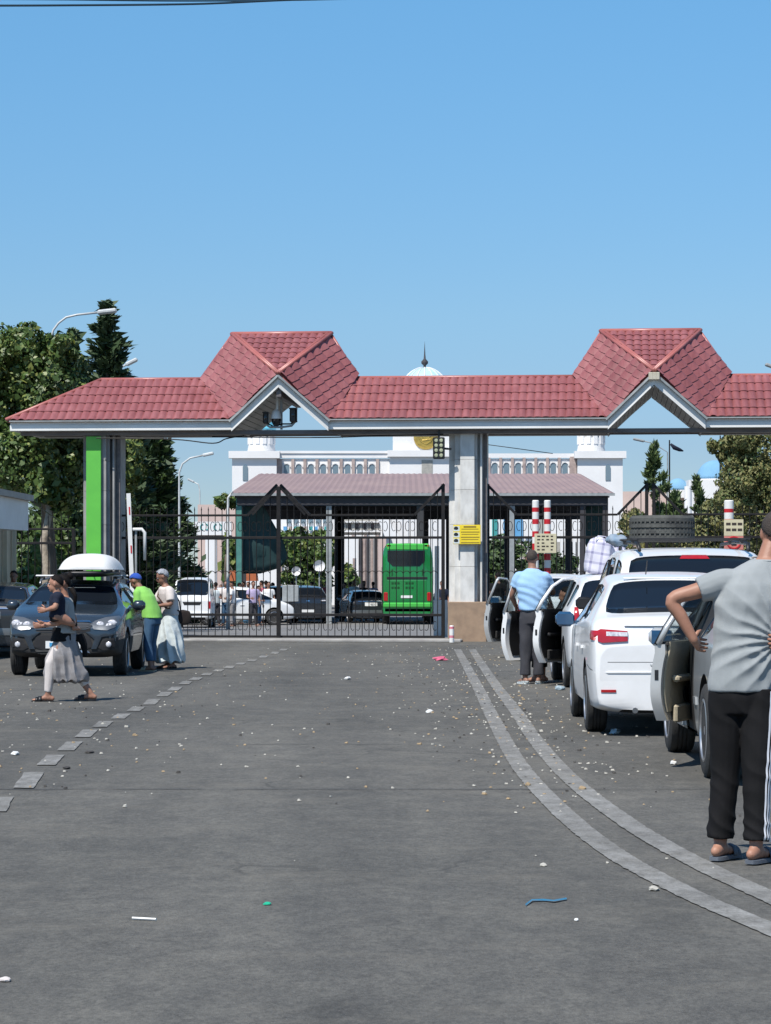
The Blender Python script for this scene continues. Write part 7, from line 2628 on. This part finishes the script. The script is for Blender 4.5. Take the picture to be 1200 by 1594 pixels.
wp, MxP, _ = figure('woman in white top, patterned headscarf and long pale skirt with a shoulder bag', (sx(265, DP), DP, .012), rad(115), JP, dict(
    top=dict(torso=[(V(0, 0, .88), .18, .15), (V(0, 0, .98), .17, .145), (V(0, .02, 1.1), .17, .145), (V(0, .05, 1.22), .185, .145), (V(0, .07, 1.30), .175, .12), (V(0, .08, 1.34), .11, .09)], mat='cream_cloth', sleeve=.8, flare=1.25, name='blouse'),
    skirt=dict(secs=[(V(0, 0, .12), .24, .22), (V(0, 0, .3), .23, .21), (V(0, 0, .6), .20, .18), (V(0, 0, .84), .17, .145), (V(0, 0, .95), .155, .13)], mat='pale_cloth', disp=skirt_disp, name='skirt'),
    shoe=('black', 'shoe')), voxel=.011, skin='skin_d')
hair_cap(JP['head'], JP['face'], 1.06, wp, 'scarf', down=.13, name='headscarf')
mb = MB(); mb.tube([(.12, .14, 1.34), (.0, .22, 1.18), (-.14, .12, 1.0), (-.15, -.12, .94), (-.04, -.14, 1.1), (.10, -.05, 1.33)], .012, 6)
t = thing('shoulder_bag', 'dark brown shoulder bag hanging at the side of the woman in the white top', 'bag', wp.location, wp.rotation_euler.z)
part('strap', mb, 'bag_brown', t, smooth=True)
part('bag_body', soft_bag(.10, .22, .24, 3), 'bag_dark', t, smooth=True).location = (-.10, -.20, .84)
solo('phone', MB().bbox(-.04, .04, -.006, .006, -.075, .075, .005), 'pink', 'pink phone held by the woman in the white top', 'phone', Vector(wp.location) + Matrix.Rotation(rad(115), 3, 'Z') @ Vector((0, .36, 1.10)), world=False, rz=rad(115))

# ---- seated man in dark jacket at the left edge (behind the black car)
DK = 54.0
JK = dict(torso=[(V(0, 0, .45), .16, .13), (V(0, .02, .60), .155, .12), (V(0, .05, .78), .165, .12), (V(0, .08, .90), .16, .10), (V(0, .10, .96), .06, .06)],
          head=(0, .16, 1.10), face=(.3, 1, -.25),
          arms=[dict(p=((-.17, .08, .87), (-.26, .20, .66), (-.18, .40, .62)), hd=(.2, 1, 0), pn=(0, 0, -1), th=(1, 0, 0)), dict(p=((.17, .08, .87), (.30, .24, .66), (.22, .36, .78)), hd=(-.2, .4, .9), pn=(-1, 0, 0), th=(0, 1, 0))],
          legs=[dict(p=((-.09, .05, .48), (-.14, .45, .50), (-.14, .46, .09)), toe=(0, 1)), dict(p=((.09, .05, .48), (.14, .45, .50), (.14, .46, .09)), toe=(0, 1))])
mk, _, _ = figure('man in dark jacket over pale shirt sitting by the picket fence', (sx(20, DK), DK, .42), rad(195), JK, dict(
    top=dict(torso=[(V(0, 0, .42), .18, .15), (V(0, .02, .6), .18, .145), (V(0, .05, .78), .19, .145), (V(0, .08, .89), .18, .12), (V(0, .1, .95), .08, .07)], mat='navy', sleeve=1.4, flare=1.1, name='jacket'),
    legs=dict(hips=[(V(0, 0, .38), .17, .14), (V(0, 0, .52), .17, .14)], mat='trouser_black')), voxel=.014, face=True, skin='skin_d')
hair_cap(JK['head'], JK['face'], 1.0, mk, 'hair', down=.05)
part('shirt_front', ellipsoid((0, .185, .70), (.07, .03, .16)), 'shirt_blue', mk, smooth=True)
t = thing('low_wall', 'low concrete ledge under the seated man by the fence', 'ledge', (sx(10, DK), DK, 0))
part('ledge_body', MB().bbox(-2.2, 1.0, -.25, .35, .0, .80, .02), 'kerb', t)

# ---- small people in the customs yard: one standing figure, posed and repainted
JY = dict(torso=[(V(0, 0, .86), .16, .12), (V(0, 0, 1.0), .155, .12), (V(0, 0, 1.15), .155, .12), (V(0, 0, 1.3), .17, .12), (V(0, 0, 1.40), .16, .10), (V(0, 0, 1.46), .06, .06)],
          head=(0, .03, 1.62), face=(0, 1, -.1),
          arms=[dict(p=((-.18, 0, 1.37), (-.24, .0, 1.10), (-.22, .12, .90)), hd=(0, .3, -1), pn=(1, 0, 0), th=(0, 1, 0)), dict(p=((.18, 0, 1.37), (.25, .05, 1.12), (.15, .24, 1.08)), hd=(-.4, 1, 0), pn=(-1, 0, 0), th=(0, 0, 1))],
          legs=[dict(p=((-.08, 0, .86), (-.10, .03, .47), (-.12, 0, .09)), toe=(0, 1)), dict(p=((.08, 0, .86), (.10, .01, .47), (.13, -.03, .09)), toe=(.2, 1))])
yard = [(336, 101, 'pale_cloth', 'trouser_grey', 20, 'person in pale top standing right of the white microvan'),
        (352, 101, 'cream_cloth', 'denim', 170, 'person in cream top beside the white sedan in the yard'),
        (362, 100, 'white_wall', 'skirt_grey', 80, 'person in white leaning over by the white sedan'),
        (394, 100, 'lilac', 'trouser_grey', 200, 'person in lilac top walking by the tarpaulin'),
        (402, 102, 'cream_cloth', 'denim', 250, 'person in cream clothes just left of the gate meeting post'),
        (344, 113, 'navy', 'trouser_black', 180, 'person in dark vest standing high behind the crowd at left'),
        (379, 111, 'red_cloth', 'skirt_grey', 120, 'person in red top deep in the shade below the tarpaulin'),
        (414, 111, 'white_wall', 'trouser_grey', 10, 'person in white below the tarpaulin edge'),
        (425, 112, 'pale_cloth', 'bag_brown', 60, 'person in pale clothes under the right corner of the tarpaulin'),
        (486, 122, 'white_wall', 'trouser_grey', 40, 'person in white seen above the black sedan'),
        (500, 121, 'lilac', 'denim', 300, 'person in lilac seen just left of the pale shed post'),
        (537, 120, 'cream_cloth', 'trouser_grey', 90, 'person in cream right of the dark shed posts'),
        (551, 119, 'pale_cloth', 'navy', 160, 'person in pale blue top left of the green bus'),
        (566, 112, 'navy', 'denim', 220, 'person in navy near the black sedan by the bus'),
        (688, 96, 'navy', 'trouser_black', 180, 'person in black standing between the bus and the marble column'),
        (775, 76, 'trouser_black', 'trouser_black', 10, 'person in black standing just right of the marble column'),
        (870, 100, 'white_wall', 'navy', 80, 'person in white in the yard above the hatchback'),
        (326, 106, 'white_wall', 'trouser_grey', 120, 'person in white between the microvan and the crowd'),
        (357, 108, 'pale_cloth', 'denim', 30, 'person in pale blue in the middle of the left crowd'),
        (372, 106, 'cream_cloth', 'trouser_black', 300, 'person in cream before the red awning'),
        (387, 108, 'white_wall', 'skirt_grey', 150, 'person in white at the right end of the red awning'),
        (408, 107, 'pink', 'denim', 60, 'person in pink beside the gate meeting post'),
        (418, 105, 'white_wall', 'navy', 200, 'person in white with navy trousers near the meeting post'),
        (455, 121, 'pale_cloth', 'trouser_grey', 20, 'person in pale top behind the first black car'),
        (508, 122, 'red_cloth', 'trouser_black', 10, 'person in red beside the pale shed post'),
        (545, 121, 'white_wall', 'denim', 340, 'person in white left of the bus, beyond the shed'),
        (581, 120, 'lilac', 'trouser_grey', 30, 'person in lilac close to the left side of the bus')]
py_, _, _ = figure(yard[0][5], (0, 0, 0), 0, JY, dict(
    top=dict(torso=[(V(0, 0, .90), .18, .145), (V(0, 0, 1.1), .18, .14), (V(0, 0, 1.3), .195, .14), (V(0, 0, 1.39), .18, .12), (V(0, 0, 1.45), .08, .07)], mat='pale_cloth', sleeve=.6, flare=1.15, name='t_shirt', voxel=.022),
    legs=dict(hips=[(V(0, 0, .80), .165, .12), (V(0, 0, .92), .165, .13)], mat='trouser_grey', voxel=.022)), voxel=.022, face=False, skin='skin_d', group='people in the customs yard')
hair_cap(JY['head'], JY['face'], 1.0, py_, 'hair', down=.06)
py_.location = (sx(yard[0][0], yard[0][1]), yard[0][1], yz(yard[0][1]) + .01); py_.rotation_euler.z = rad(20)
for px, d, a, b, ang, lab in yard[1:]:
    c = clone(py_, (sx(px, d), d, yz(d) + .01), rad(ang), lab)
    k = random.uniform(.92, 1.04); c.scale = (k, k, k)
    for ch in list(KIDS.get(c.name, [])) or [o for o in bpy.data.objects if o.parent is c]:
        for s_ in ch.material_slots:
            if s_.material is M['pale_cloth']: s_.link = 'OBJECT'; s_.material = M[a]
            elif s_.material is M['trouser_grey']: s_.link = 'OBJECT'; s_.material = M[b]
# ---------------------------------------------------------------- signs, lamps, cameras, poles, litter
M['yellow'] = mat('yellow_sign', (.80, .62, .03), (.74, .56, .02), 3, .5)
M['print'] = mat('sign_print', (.25, .17, .02), rough=.6)
M['red_paint'] = mat('red_pole_paint', (.55, .02, .03), (.42, .015, .02), 4, .4)
M['sign_cream'] = mat('faded_cream_sign', (.62, .56, .38), (.50, .45, .30), 3, .6)
M['sign_red'] = mat('faded_red_sign', (.60, .22, .18), (.45, .15, .12), 4, .6)
M['pink_paint'] = mat('faded_pink_paint', (.62, .20, .25), rough=.6)


def gate_pt(px, py, gy):
    gx = G(px, gy)
    v = gate_m @ Vector((gx, gy, 0))
    v.z = CAMH + (HYP - py) * v.y / FPX
    return v


# yellow warning sign strapped to the marble column
a = gate_pt(705.5, 847, -1.30); b = gate_pt(748, 817, -1.30)
w = (b.x - a.x) / math.cos(GROT); h = b.z - a.z
t = thing('warning_sign', 'yellow warning sign with small black print strapped to the marble column', 'sign', ((a.x + b.x) / 2, (a.y + b.y) / 2, (a.z + b.z) / 2), GROT)
part('sign_board', MB().bbox(-w / 2, w / 2, -.012, .012, -h / 2, h / 2, .004), 'yellow', t)
part('fixing_block', MB().box(-w * .2, w * .2, .012, .095, -h * .2, h * .2), 'dark_metal', t)
for i, zz_ in enumerate((.40, .13, -.14, -.42)):
    if i in (0,):
        part('print_line', MB().box(-w * .12, w * .34, -.0155, -.0125, zz_ * h - .018, zz_ * h + .018), 'print', t)
    else:
        part('print_line', MB().box(-w * .22, w * .46, -.0155, -.0125, zz_ * h - .010, zz_ * h + .010), 'print', t)
    if i < 3:
        part('print_line', MB().box(-w * .2, w * .42, -.0150, -.0125, zz_ * h - .06, zz_ * h - .045), 'print', t)
for i in range(3):
    z0 = h * (.30 - .32 * i)
    part('pictogram', MB().prism([(-w * .46 + .10 * math.cos(q) * .55 + .04, z0 + .055 * math.sin(q) * (1 if math.sin(q) > 0 else .5)) for q in np.linspace(0, 2 * PI, 9)[:-1]], -.0165, -.0125), 'black', t)
    part('pictogram_field', MB().box(-w * .49, -w * .27, -.0145, -.0125, z0 - h * .13, z0 + h * .13), 'pale_cloth', t)

# eight-lamp floodlight beside the column
c = gate_pt(683, 697.5, -1.45)
t = thing('floodlight', 'black panel floodlight with eight round lamps under the eave, left of the marble column', 'floodlight', c, GROT)
s_ = c.y / FPX
part('housing', MB().bbox(-9.2 * s_, 9.2 * s_, -.02, .05, -17 * s_, 17 * s_, .02), 'black', t)
M['lamp_lens'] = mat('dull_lamp_lens', (.42, .45, .30), (.30, .32, .22), 20, .3)
for i in range(2):
    for j in range(4):
        x = (-3.9 + 7.8 * i) * s_; z = (11.6 - 7.7 * j) * s_
        part('lamp', MB().lathe([(.001, -.045), (2.2 * s_, -.042), (3.1 * s_, -.022), (3.1 * s_, -.018)], (x, 0, z), 16, 'y'), 'lamp_lens', t, smooth=40.0)
part('bracket', MB().bar((0, .05, .10), (.0, .05, .42), .04), 'black', t)
part('bracket', MB().bar((0, .03, .0), (9.6 * s_ + .14, .10, -.02), .05), 'black', t)

# security cameras in the left gable opening
c = gate_pt(430, 668, -1.35)
t = thing('security_camera_mount', 'white dome camera and two black bullet cameras on a bracket in the left gable', 'security camera', c, GROT)
s_ = c.y / FPX
pz = lambda dx, dy, y=0: (dx * s_, y, -dy * s_)
part('bracket_arm', MB().tube([pz(-14, -6), pz(-10, -3), pz(8, -3), pz(24, -5), pz(30, -12)], .028, 6), 'grey_metal', t, smooth=True)
part('bracket_arm', MB().tube([pz(-16, -14), pz(-12, -8), pz(-4, -4), pz(10, -8), pz(22, -8), pz(33, -12)], .02, 6), 'dark_metal', t, smooth=True)
part('hanging_pole', MB().tube([pz(1.5, -30, .0), pz(1.5, -62, .0)], .035, 8), 'white_paint', t)
d_ = part('dome_housing', MB().lathe([(.001, 31 * s_), (3 * s_, 30.5 * s_), (6.3 * s_, 27 * s_), (8.2 * s_, 20 * s_), (8.4 * s_, 16 * s_), (.001, 16 * s_)], (0, 0, 0), 20), 'white_paint', t, smooth=40.0)
part('dome_lens', MB().lathe([(7.4 * s_, 16 * s_), (7.2 * s_, 11 * s_), (4.8 * s_, 6 * s_), (.001, 4 * s_)], (0, 0, 0), 20), 'glass', d_, smooth=40.0)
for x, z0, z1, w_ in ((-16, 26, 8, 4.2), (27, 32, 10, 5.4)):
    q = part('bullet_camera', MB().bbox((x - w_) * s_, (x + w_) * s_, -.12, .10, z1 * s_, z0 * s_, .03), 'black', t)
    part('camera_hood', MB().bbox((x - w_ - .6) * s_, (x + w_ + .6) * s_, -.17, .08, (z0 - 1.5) * s_, (z0 + .6) * s_, .008), 'black', q)
    part('lens', MB().lathe([(.001, -.135), (2.6 * s_, -.13), (2.8 * s_, -.11)], (x * s_, 0, (z0 + z1) / 2 * s_), 12, 'y'), 'glass', q)

# red and white striped poles with signs


def striped(px, pw, d, yt, yb, bands, lab, nm='striped_pole', top='white_paint', grp=None):
    x = sx(px, d); r = pw / 2 * d / FPX
    t = thing(nm, lab, 'pole', (x, d, 0), 0, grp)
    t['category'] = 'pole' if nm == 'striped_pole' else 'bollard'
    for a_, b_, m_ in bands:
        part('band', MB().lathe([(r, max(0.02, sz(b_, d))), (r, sz(a_, d))], (0, 0, 0), 16), m_, t, smooth=40.0)
    part('pole_cap', MB().lathe([(r, sz(yt, d)), (r * .8, sz(yt, d) + .02), (.001, sz(yt, d) + .02)], (0, 0, 0), 16), 'white_paint', t)
    return t


Wp, Rp = 'white_paint', 'red_paint'
bands = [(780, 790, Wp), (790, 797, Rp), (797, 808, Wp), (808, 816, Rp), (816, 827, Wp), (827, 836, Rp), (836, 846, Wp), (846, 856, Rp), (856, 862, Wp), (862, 872, Rp), (872, 884, Wp), (884, 894, Rp), (894, 906, Wp), (906, 990, Rp)]
DPp = 57.6
striped(833.5, 10.5, DPp, 780, 990, bands, 'left one of two red and white striped poles behind the pale blue shirt')
striped(852, 10.5, DPp + .1, 780, 990, bands, 'right one of two red and white striped poles, nearer the white cars')
t = thing('notice_sign', 'cream notice board with dark lettering fixed across the two striped poles', 'sign', (sx(849, DPp - .2), DPp - .2, sz(846, DPp)))
k = DPp / FPX
part('sign_board', MB().bbox(-17 * k, 17 * k, -.012, .012, -15 * k, 15 * k, .004), 'sign_cream', t)
for i in range(5):
    for j in range(4):
        if random.random() < .85:
            x0_ = (-13 + 7 * j) * k
            part('lettering', MB().box(x0_, x0_ + random.uniform(3, 5.5) * k, -.0155, -.0125, (10 - 5.2 * i) * k, (12 - 5.2 * i) * k), 'hair_b', t)
part('fixing_block', MB().box(-8 * k, 8 * k, .012, .08, -2 * k, 2 * k), 'dark_metal', t)
bands2 = [(780, 792, Wp), (792, 798, Rp), (798, 808, Wp), (808, 990, Rp)]
striped(1134.5, 15, DPp, 780, 990, bands2, 'thick red and white pole with pink signs behind the tyre-carrying car')
for yc_, hh, m_, lab in ((822, 13, 'sign_cream', 'small cream parking notice on the thick striped pole at the right'), (845, 11, 'sign_red', 'faded red no-parking sign below the cream notice on the right striped pole')):
    t = thing('parking_sign', lab, 'sign', (sx(1142, DPp - .25), DPp - .25, sz(yc_, DPp)))
    part('sign_board', MB().bbox(-15 * k, 15 * k, -.012, .012, -hh * k, hh * k, .004), m_, t)
    part('fixing_block', MB().box(-8 * k, 0 * k, .012, .10, -2 * k, 2 * k), 'dark_metal', t)
    if hh == 13:
        for i in range(2):
            for j in range(3): part('lettering', MB().box((-12 + 9 * j) * k, (-5 + 9 * j) * k, -.0155, -.0125, (4 - 9 * i) * k, (8 - 9 * i) * k), 'hair_b', t)
    else:
        part('ring', MB().tube([(10 * k * math.cos(q), -.015, 9 * k * math.sin(q)) for q in np.linspace(0, 2 * PI, 17)], .02, 5), 'red_paint', t)
        part('pictogram', MB().bbox(-4 * k, 4 * k, -.018, -.0125, -4 * k, 4 * k, .01), 'black', t)
# pink and white bollard at the foot of the column
db = 57.6
t = striped(703, 7.5, db, 975, 999, [(975, 979, 'pink_paint'), (979, 989, Wp), (989, 993, 'pink_paint'), (993, 1000, Wp)], 'small pink and white striped bollard at the foot of the marble column', 'bollard')
# boom barrier, raised
dB_ = 58.5
k = dB_ / FPX
t = thing('boom_barrier', 'raised white boom barrier with small red marks right of the green-panelled column', 'barrier', (sx(203, dB_), dB_, 0))
z_ = lambda py: sz(py, dB_)
xo = sx(203, dB_)
part('boom', MB().bar((sx(200, dB_) - xo, 0, z_(768)), (sx(206, dB_) - xo, 0, z_(925)), .095, .05, up=(0, 1, 0)), 'white_paint', t)
for py in (795, 855): part('red_mark', MB().bar((sx(201.5 + (py - 795) * .045, dB_) - xo, -.03, z_(py - 6)), (sx(202 + (py - 795) * .045, dB_) - xo, -.03, z_(py + 6)), .03, .01, up=(0, 1, 0)), 'red_paint', t)
part('machine_cabinet', MB().bbox(.02, .42, -.15, .2, 0, 1.1, .03), 'white_paint', t)
part('barrier_post', MB().bbox(.10, .15, -.02, .03, 1.1, z_(826), .008), 'grey_metal', t)
mb = MB(); xx = lambda px: sx(px, dB_) - xo
mb.tube([(xx(207), -.05, z_(824)), (xx(221), -.05, z_(824)), (xx(225.5), -.05, z_(829)), (xx(225.5), -.05, z_(872))], [.035, .04, .04, .03], 8)
part('white_guard_tube', mb, 'white_paint', t, smooth=True)
# white post right of the bus and cabinet
dq = 62.6
t = thing('white_post', 'tall white square post behind the gate, between the bus and the marble column', 'post', (sx(680, dq), dq, 0))
part('post_shaft', MB().bbox(-.055, .055, -.05, .05, -.1, sz(850, dq), .01), 'white_paint', t)
part('foot_block', MB().bbox(-.08, .26, -.08, .12, -.1, sz(934, dq), .01), 'white_paint', t)

# street lamps


def street_lamp(lab, d, pts, head_w, r=.05, hh=.10, m='galv'):
    P = [W(px, py, d) for px, py in pts]
    base = Vector((P[0].x, d, yz(d) if d > 62 else 0))
    t = thing('street_lamp', lab, 'street lamp', base)
    part('pole', MB().tube([(0, 0, 0)] + [p - base for p in P], [r * 1.5] + [r * 1.2] + [r * .8] * (len(P) - 1), 8), m, t, smooth=True)
    e = P[-1] - base
    d_ = (P[-1] - P[-2]).normalized()
    mb = MB()
    mb.bbox(0, head_w, -.12, .12, -hh * .5, hh * .5, hh * .3, Matrix.Translation(e) @ Matrix.Rotation(-math.atan2(d_.z, d_.x) if d_.x > 0 else PI - math.atan2(d_.z, -d_.x) * -1, 4, 'Y'))
    h_ = part('lamp_head', mb, m, t)
    return t


dL_ = 70.0
street_lamp('curved white street lamp in front of the tall conifer', dL_, [(79, 660), (79, 527), (83, 514), (91, 503), (103, 494), (120, 490), (152, 486.5)], 30 * dL_ / FPX, .038, .12)
street_lamp('street lamp head just above the left end of the red roof', 92, [(185, 690), (186, 580), (190, 571), (196, 568)], 20 * 92 / FPX, .05, .14)
street_lamp('curved street lamp right of the broad conifer, upper one', 100, [(279, 960), (279, 735), (284, 722), (296, 713), (315, 709)], 18 * 100 / FPX, .045, .12)
street_lamp('distant street lamp below the upper one, right of the conifer', 170, [(311, 900), (311, 765), (309, 754), (302, 750.5)], 11 * 170 / FPX, .05, .14)
street_lamp('slim street lamp beside the left end of the purple shed roof', 90, [(355, 930), (355, 775), (360, 768)], .1, .05, .05)
street_lamp('street lamp with a drooping arm right of the white hall', 112, [(1039, 900), (1039, 704), (1028, 697), (1012, 689), (1003, 687)], 18 * 112 / FPX, .03, .10, 'grey_metal')
# tiny lamp head cropped by the right edge
street_lamp('street lamp head peeking above the roof at the right edge', 95, [(1232, 900), (1230, 590), (1222, 578), (1208, 573)], 18 * 95 / FPX, .05, .12, 'grey_metal')
# flagpole
df = 115
t = thing('flagpole', 'thin flagpole with a folded pale blue flag right of the white hall', 'flagpole', (sx(1042, df), df, yz(df)))
zf = lambda py: sz(py, df) - yz(df)
part('pole', MB().tube([(0, 0, 0), (0, 0, zf(685))], [.06, .03], 8), 'dark_metal', t)
mb = MB(); k = df / FPX
mb.tube([(.05, 0, zf(691)), (8 * k, 0, zf(697)), (16 * k, .1, zf(700)), (22 * k, .1, zf(702))], [.05, .11, .09, .03], 6)
part('flag', mb, 'navy', t, smooth=True)
t = thing('flagpole', 'second thin pole left of the big olive pine', 'flagpole', (sx(1121, 120), 120, yz(120)))
part('pole', MB().tube([(0, 0, 0), (0, 0, sz(678, 120) - yz(120))], [.06, .03], 8), 'dark_metal', t)

# overhead cable at the top left, cables below the roof
mb = MB(); P = [W(-60, 9, 24), W(100, 8.5, 24.5), W(300, 6.5, 25.5), W(430, 1.0, 26.5), W(600, -6, 28), W(900, -24, 31)]
M['cable'] = mat('blue_black_cable', (.015, .04, .06), rough=.5)
pp, rr = dense(P, [.011] * 6, 8)
mb.tube(pp, rr, 5)
solo('overhead_cable', mb, 'cable', 'thin dark cable crossing the top left corner of the sky', 'cable', P[0], world=True)
P = [W(-60, -2, 24.2), W(100, -.5, 24.7), W(300, 1.5, 25.7), W(520, -1, 27.5), W(700, -9, 29)]
mb = MB(); pp, rr = dense(P, [.009] * 5, 8); mb.tube(pp, rr, 5)
solo('overhead_cable', mb, 'cable', 'second thinner cable just above the first at the top edge', 'cable', P[0], world=True)
c0 = gate_pt(165, 683, -1.5)
for lab, P in (('black cable sagging under the roof beam left of the left gable', [gate_pt(150, 682, -1.5), gate_pt(270, 684, -1.5), gate_pt(331, 690, -1.4), gate_pt(352, 683, -1.3), gate_pt(380, 678, -1.3)]),
               ('thin black cable running below the beam to the marble column', [gate_pt(330, 680, -1.4), gate_pt(500, 681, -1.4), gate_pt(600, 678, -1.4), gate_pt(690, 676, -1.4)]),
               ('thin slack wire beyond the marble column against the sky', [W(758, 692, 90), W(810, 699, 90), W(860, 706, 92)]),
               ('guy wire from the guard hut eave to the green-panelled column', [W(46, 778, 53), W(85, 806, 57), W(122, 828, 60)])):
    mb = MB(); pp, rr = dense(P, [.014] * len(P), 6); mb.tube(pp, rr, 5)
    solo('cable', mb, 'dark_metal', lab, 'cable', P[0], world=True)

# green sign structure on the left tree side: pale trunk in front of foliage
t = thing('pale_trunk_tree', 'pale twisted tree trunk between the fence and the leafy tree at left', 'tree', (sx(72, 62.5), 62.5, 0))
mb = MB(); q = lambda px, py: Vector((sx(px, 62.5) - sx(72, 62.5), .03 * math.sin(py), sz(py, 62.5)))
mb.tube([q(72, 1000), q(70, 930), q(73, 880), q(68, 845), q(76, 800), q(74, 760)], [.13, .12, .11, .10, .08, .05], 8)
part('trunk', mb, mat('pale_bark', (.42, .36, .28), (.18, .15, .12), 5, .9, bump=.5, bscale=20), t, smooth=True)
P_, d__ = blob_points([(0, 0, sz(755, 62.5), .5, .5, .5), (.3, 0, sz(770, 62.5), .4, .4, .35)], 900, 44)
link('crown', leaf_mesh('crown', P_, d__, .11, ['leaf', 'leaf_y'], seed=44), t)

# ---------------------------------------------------------------- litter on the road
M['lit_w'] = mat('white_scrap', (.42, .40, .35), rough=.8)
M['lit_t'] = mat('tan_scrap', (.33, .24, .14), rough=.8)
M['lit_d'] = mat('dark_scrap', (.05, .045, .04), rough=.8)
M['bottle'] = mat('pale_bottle_plastic', (.50, .62, .68), rough=.15, trans=.4)
rng = random.Random(5)


def scrap(mb, x, y, s):
    n = rng.randint(5, 7)
    z0 = .014
    a0 = rng.uniform(0, 6.28)
    top = []; bot = []
    for i in range(n):
        a = a0 + 2 * PI * i / n
        r = s * rng.uniform(.55, 1.15)
        bot.append((x + r * math.cos(a), y + r * math.sin(a) * 1.4, z0))
        top.append((x + .75 * r * math.cos(a), y + r * .75 * math.sin(a) * 1.4, z0 + s * rng.uniform(.25, .8)))
    mb.add(bot + top, [tuple(range(n))[::-1], tuple(range(n, 2 * n))] + [(i, (i + 1) % n, (i + 1) % n + n, i + n) for i in range(n)])


sets = {'lit_w': MB(), 'lit_t': MB(), 'lit_d': MB()}
for i in range(1350):
    py = 1006 + abs(rng.gauss(0, 1)) * 115
    if py > 1560: continue
    u = rng.random()
    if u < .52:
        cxp = np.interp(py, [1010, 1060, 1125, 1190, 1255, 1325, 1452], [700, 745, 800, 850, 900, 970, 1150])
        px = rng.gauss(cxp, 75)
    elif u < .90: px = rng.uniform(0, 1200)
    else: px = rng.gauss(150, 90)
    if px < -10 or px > 1210: continue
    if py > 1260 and rng.random() < .8: continue
    q = GW(px, py)
    s_ = rng.uniform(.006, .019) * (1.5 if rng.random() < .08 else 1) * (.8 if py > 1250 else 1)
    m_ = 'lit_w' if rng.random() < .5 else ('lit_t' if rng.random() < .66 else 'lit_d')
    scrap(sets[m_], q.x, q.y, s_)
for k_, nm in (('lit_w', 'paper_scraps'), ('lit_t', 'dry_crumbs'), ('lit_d', 'grit')):
    o = link(nm, sets[k_].mesh(nm, M[k_])); o['kind'] = 'stuff'


def litter(name, px, py, size, m, lab, flat=.35):
    q = GW(px, py)
    mb = MB()
    e = ellipsoid((0, 0, 0), size, 9, 5)
    e.v = [(p[0] * (1 + .6 * mnoise.noise(Vector(p) * 40 + Vector((px, 0, 0)))), p[1] * (1 + .35 * mnoise.noise(Vector(p) * 30 + Vector((0, px, 0)))), max(-size[2] * .4, p[2] + size[2] * .5 * mnoise.noise(Vector(p) * 50))) for p in e.v]
    o = solo(name, e, m, lab, 'litter', (q.x, q.y, .014 + size[2] * .4), world=False, smooth=False)
    return o


M['green_plastic'] = mat('green_plastic', (.02, .38, .22), rough=.35)
M['blue_plastic'] = mat('blue_plastic_strip', (.03, .16, .27), rough=.35)
litter('bottle_cap', 416, 1413, (.019, .02, .010), 'green_plastic', 'green plastic scrap lying alone on the near asphalt')
q0 = GW(820, 1414)
mb = MB()
pts = [GW(px, py) for px, py in ((818, 1415), (828, 1408), (845, 1407), (862, 1409), (882, 1405))]
for i, p in enumerate(pts):
    w_ = .018 + .006 * (i % 2)
    mb.v += [(p.x, p.y - w_, .018 + .004 * (i % 2)), (p.x, p.y + w_, .022)]
    if i: mb.f.append((2 * i - 2, 2 * i - 1, 2 * i + 1, 2 * i))
o = solo('plastic_strip', mb, 'blue_plastic', 'crumpled blue plastic strip on the near asphalt left of the double line', 'litter', q0)
mb = MB(); mb.tube([GW(206, 1436) + V(0, 0, .02), GW(225, 1437) + V(0, 0, .02), GW(243, 1438) + V(0, 0, .02)], .006, 5)
solo('plastic_straw', mb, 'white_paint', 'white plastic straw lying on the near asphalt at left', 'litter', GW(206, 1436))
for nm, px, py, sz_3, m_, lab in (
        ('paper_scrap', 846, 1352, (.017, .03, .012), 'lit_w', 'white paper scrap left of the double line, near the man in grey'),
        ('paper_scrap', 1018, 1390, (.026, .04, .014), 'lit_w', 'crumpled cream paper beside the near end of the double line'),
        ('paper_scrap', 897, 1438, (.010, .02, .008), 'white_paint', 'tiny white scrap below the blue plastic strip'),
        ('paper_scrap', 541, 1059, (.05, .10, .03), 'white_paint', 'white scrap in the middle of the far road'),
        ('paper_scrap', 668, 1111, (.04, .09, .025), 'white_paint', 'white scrap left of the double line, halfway to the gate'),
        ('plastic_bag', 685, 1029, (.12, .2, .05), 'pink', 'pink plastic wrapper near the gate, left of the double line'),
        ('plastic_bottle', 957, 1144, (.055, .10, .035), 'bottle', 'crushed clear plastic bottle beside the white sedan rear wheel'),
        ('plastic_bottle', 872, 1075, (.07, .12, .04), 'bottle', 'crushed clear bottle behind the hatchback doors'),
        ('paper_scrap', 1048, 1192, (.03, .05, .02), 'white_paint', 'white scrap on the road behind the silver sedan wheel'),
        ('bread_crust', 822, 1226, (.022, .045, .018), 'lit_t', 'tan crust lying on the double line'),
        ('bread_crust', 906, 1232, (.030, .05, .018), 'lit_t', 'tan crumbs between the two white lines'),
        ('dry_leaf', 139, 1174, (.04, .06, .012), 'lit_d', 'small dark scrap beside the dashed line at left'),
        ('dry_leaf', 104, 1199, (.03, .05, .012), 'lit_d', 'dark leaf scrap below the dashed line at left'),
        ('paper_scrap', 24, 1177, (.035, .06, .02), 'white_paint', 'white scrap at the left edge above the dashed line'),
        ('plastic_bag', 8, 1532, (.02, .03, .010), 'cream_cloth', 'cream scrap at the bottom left corner')):
    litter(nm, px, py, sz_3, m_, lab)
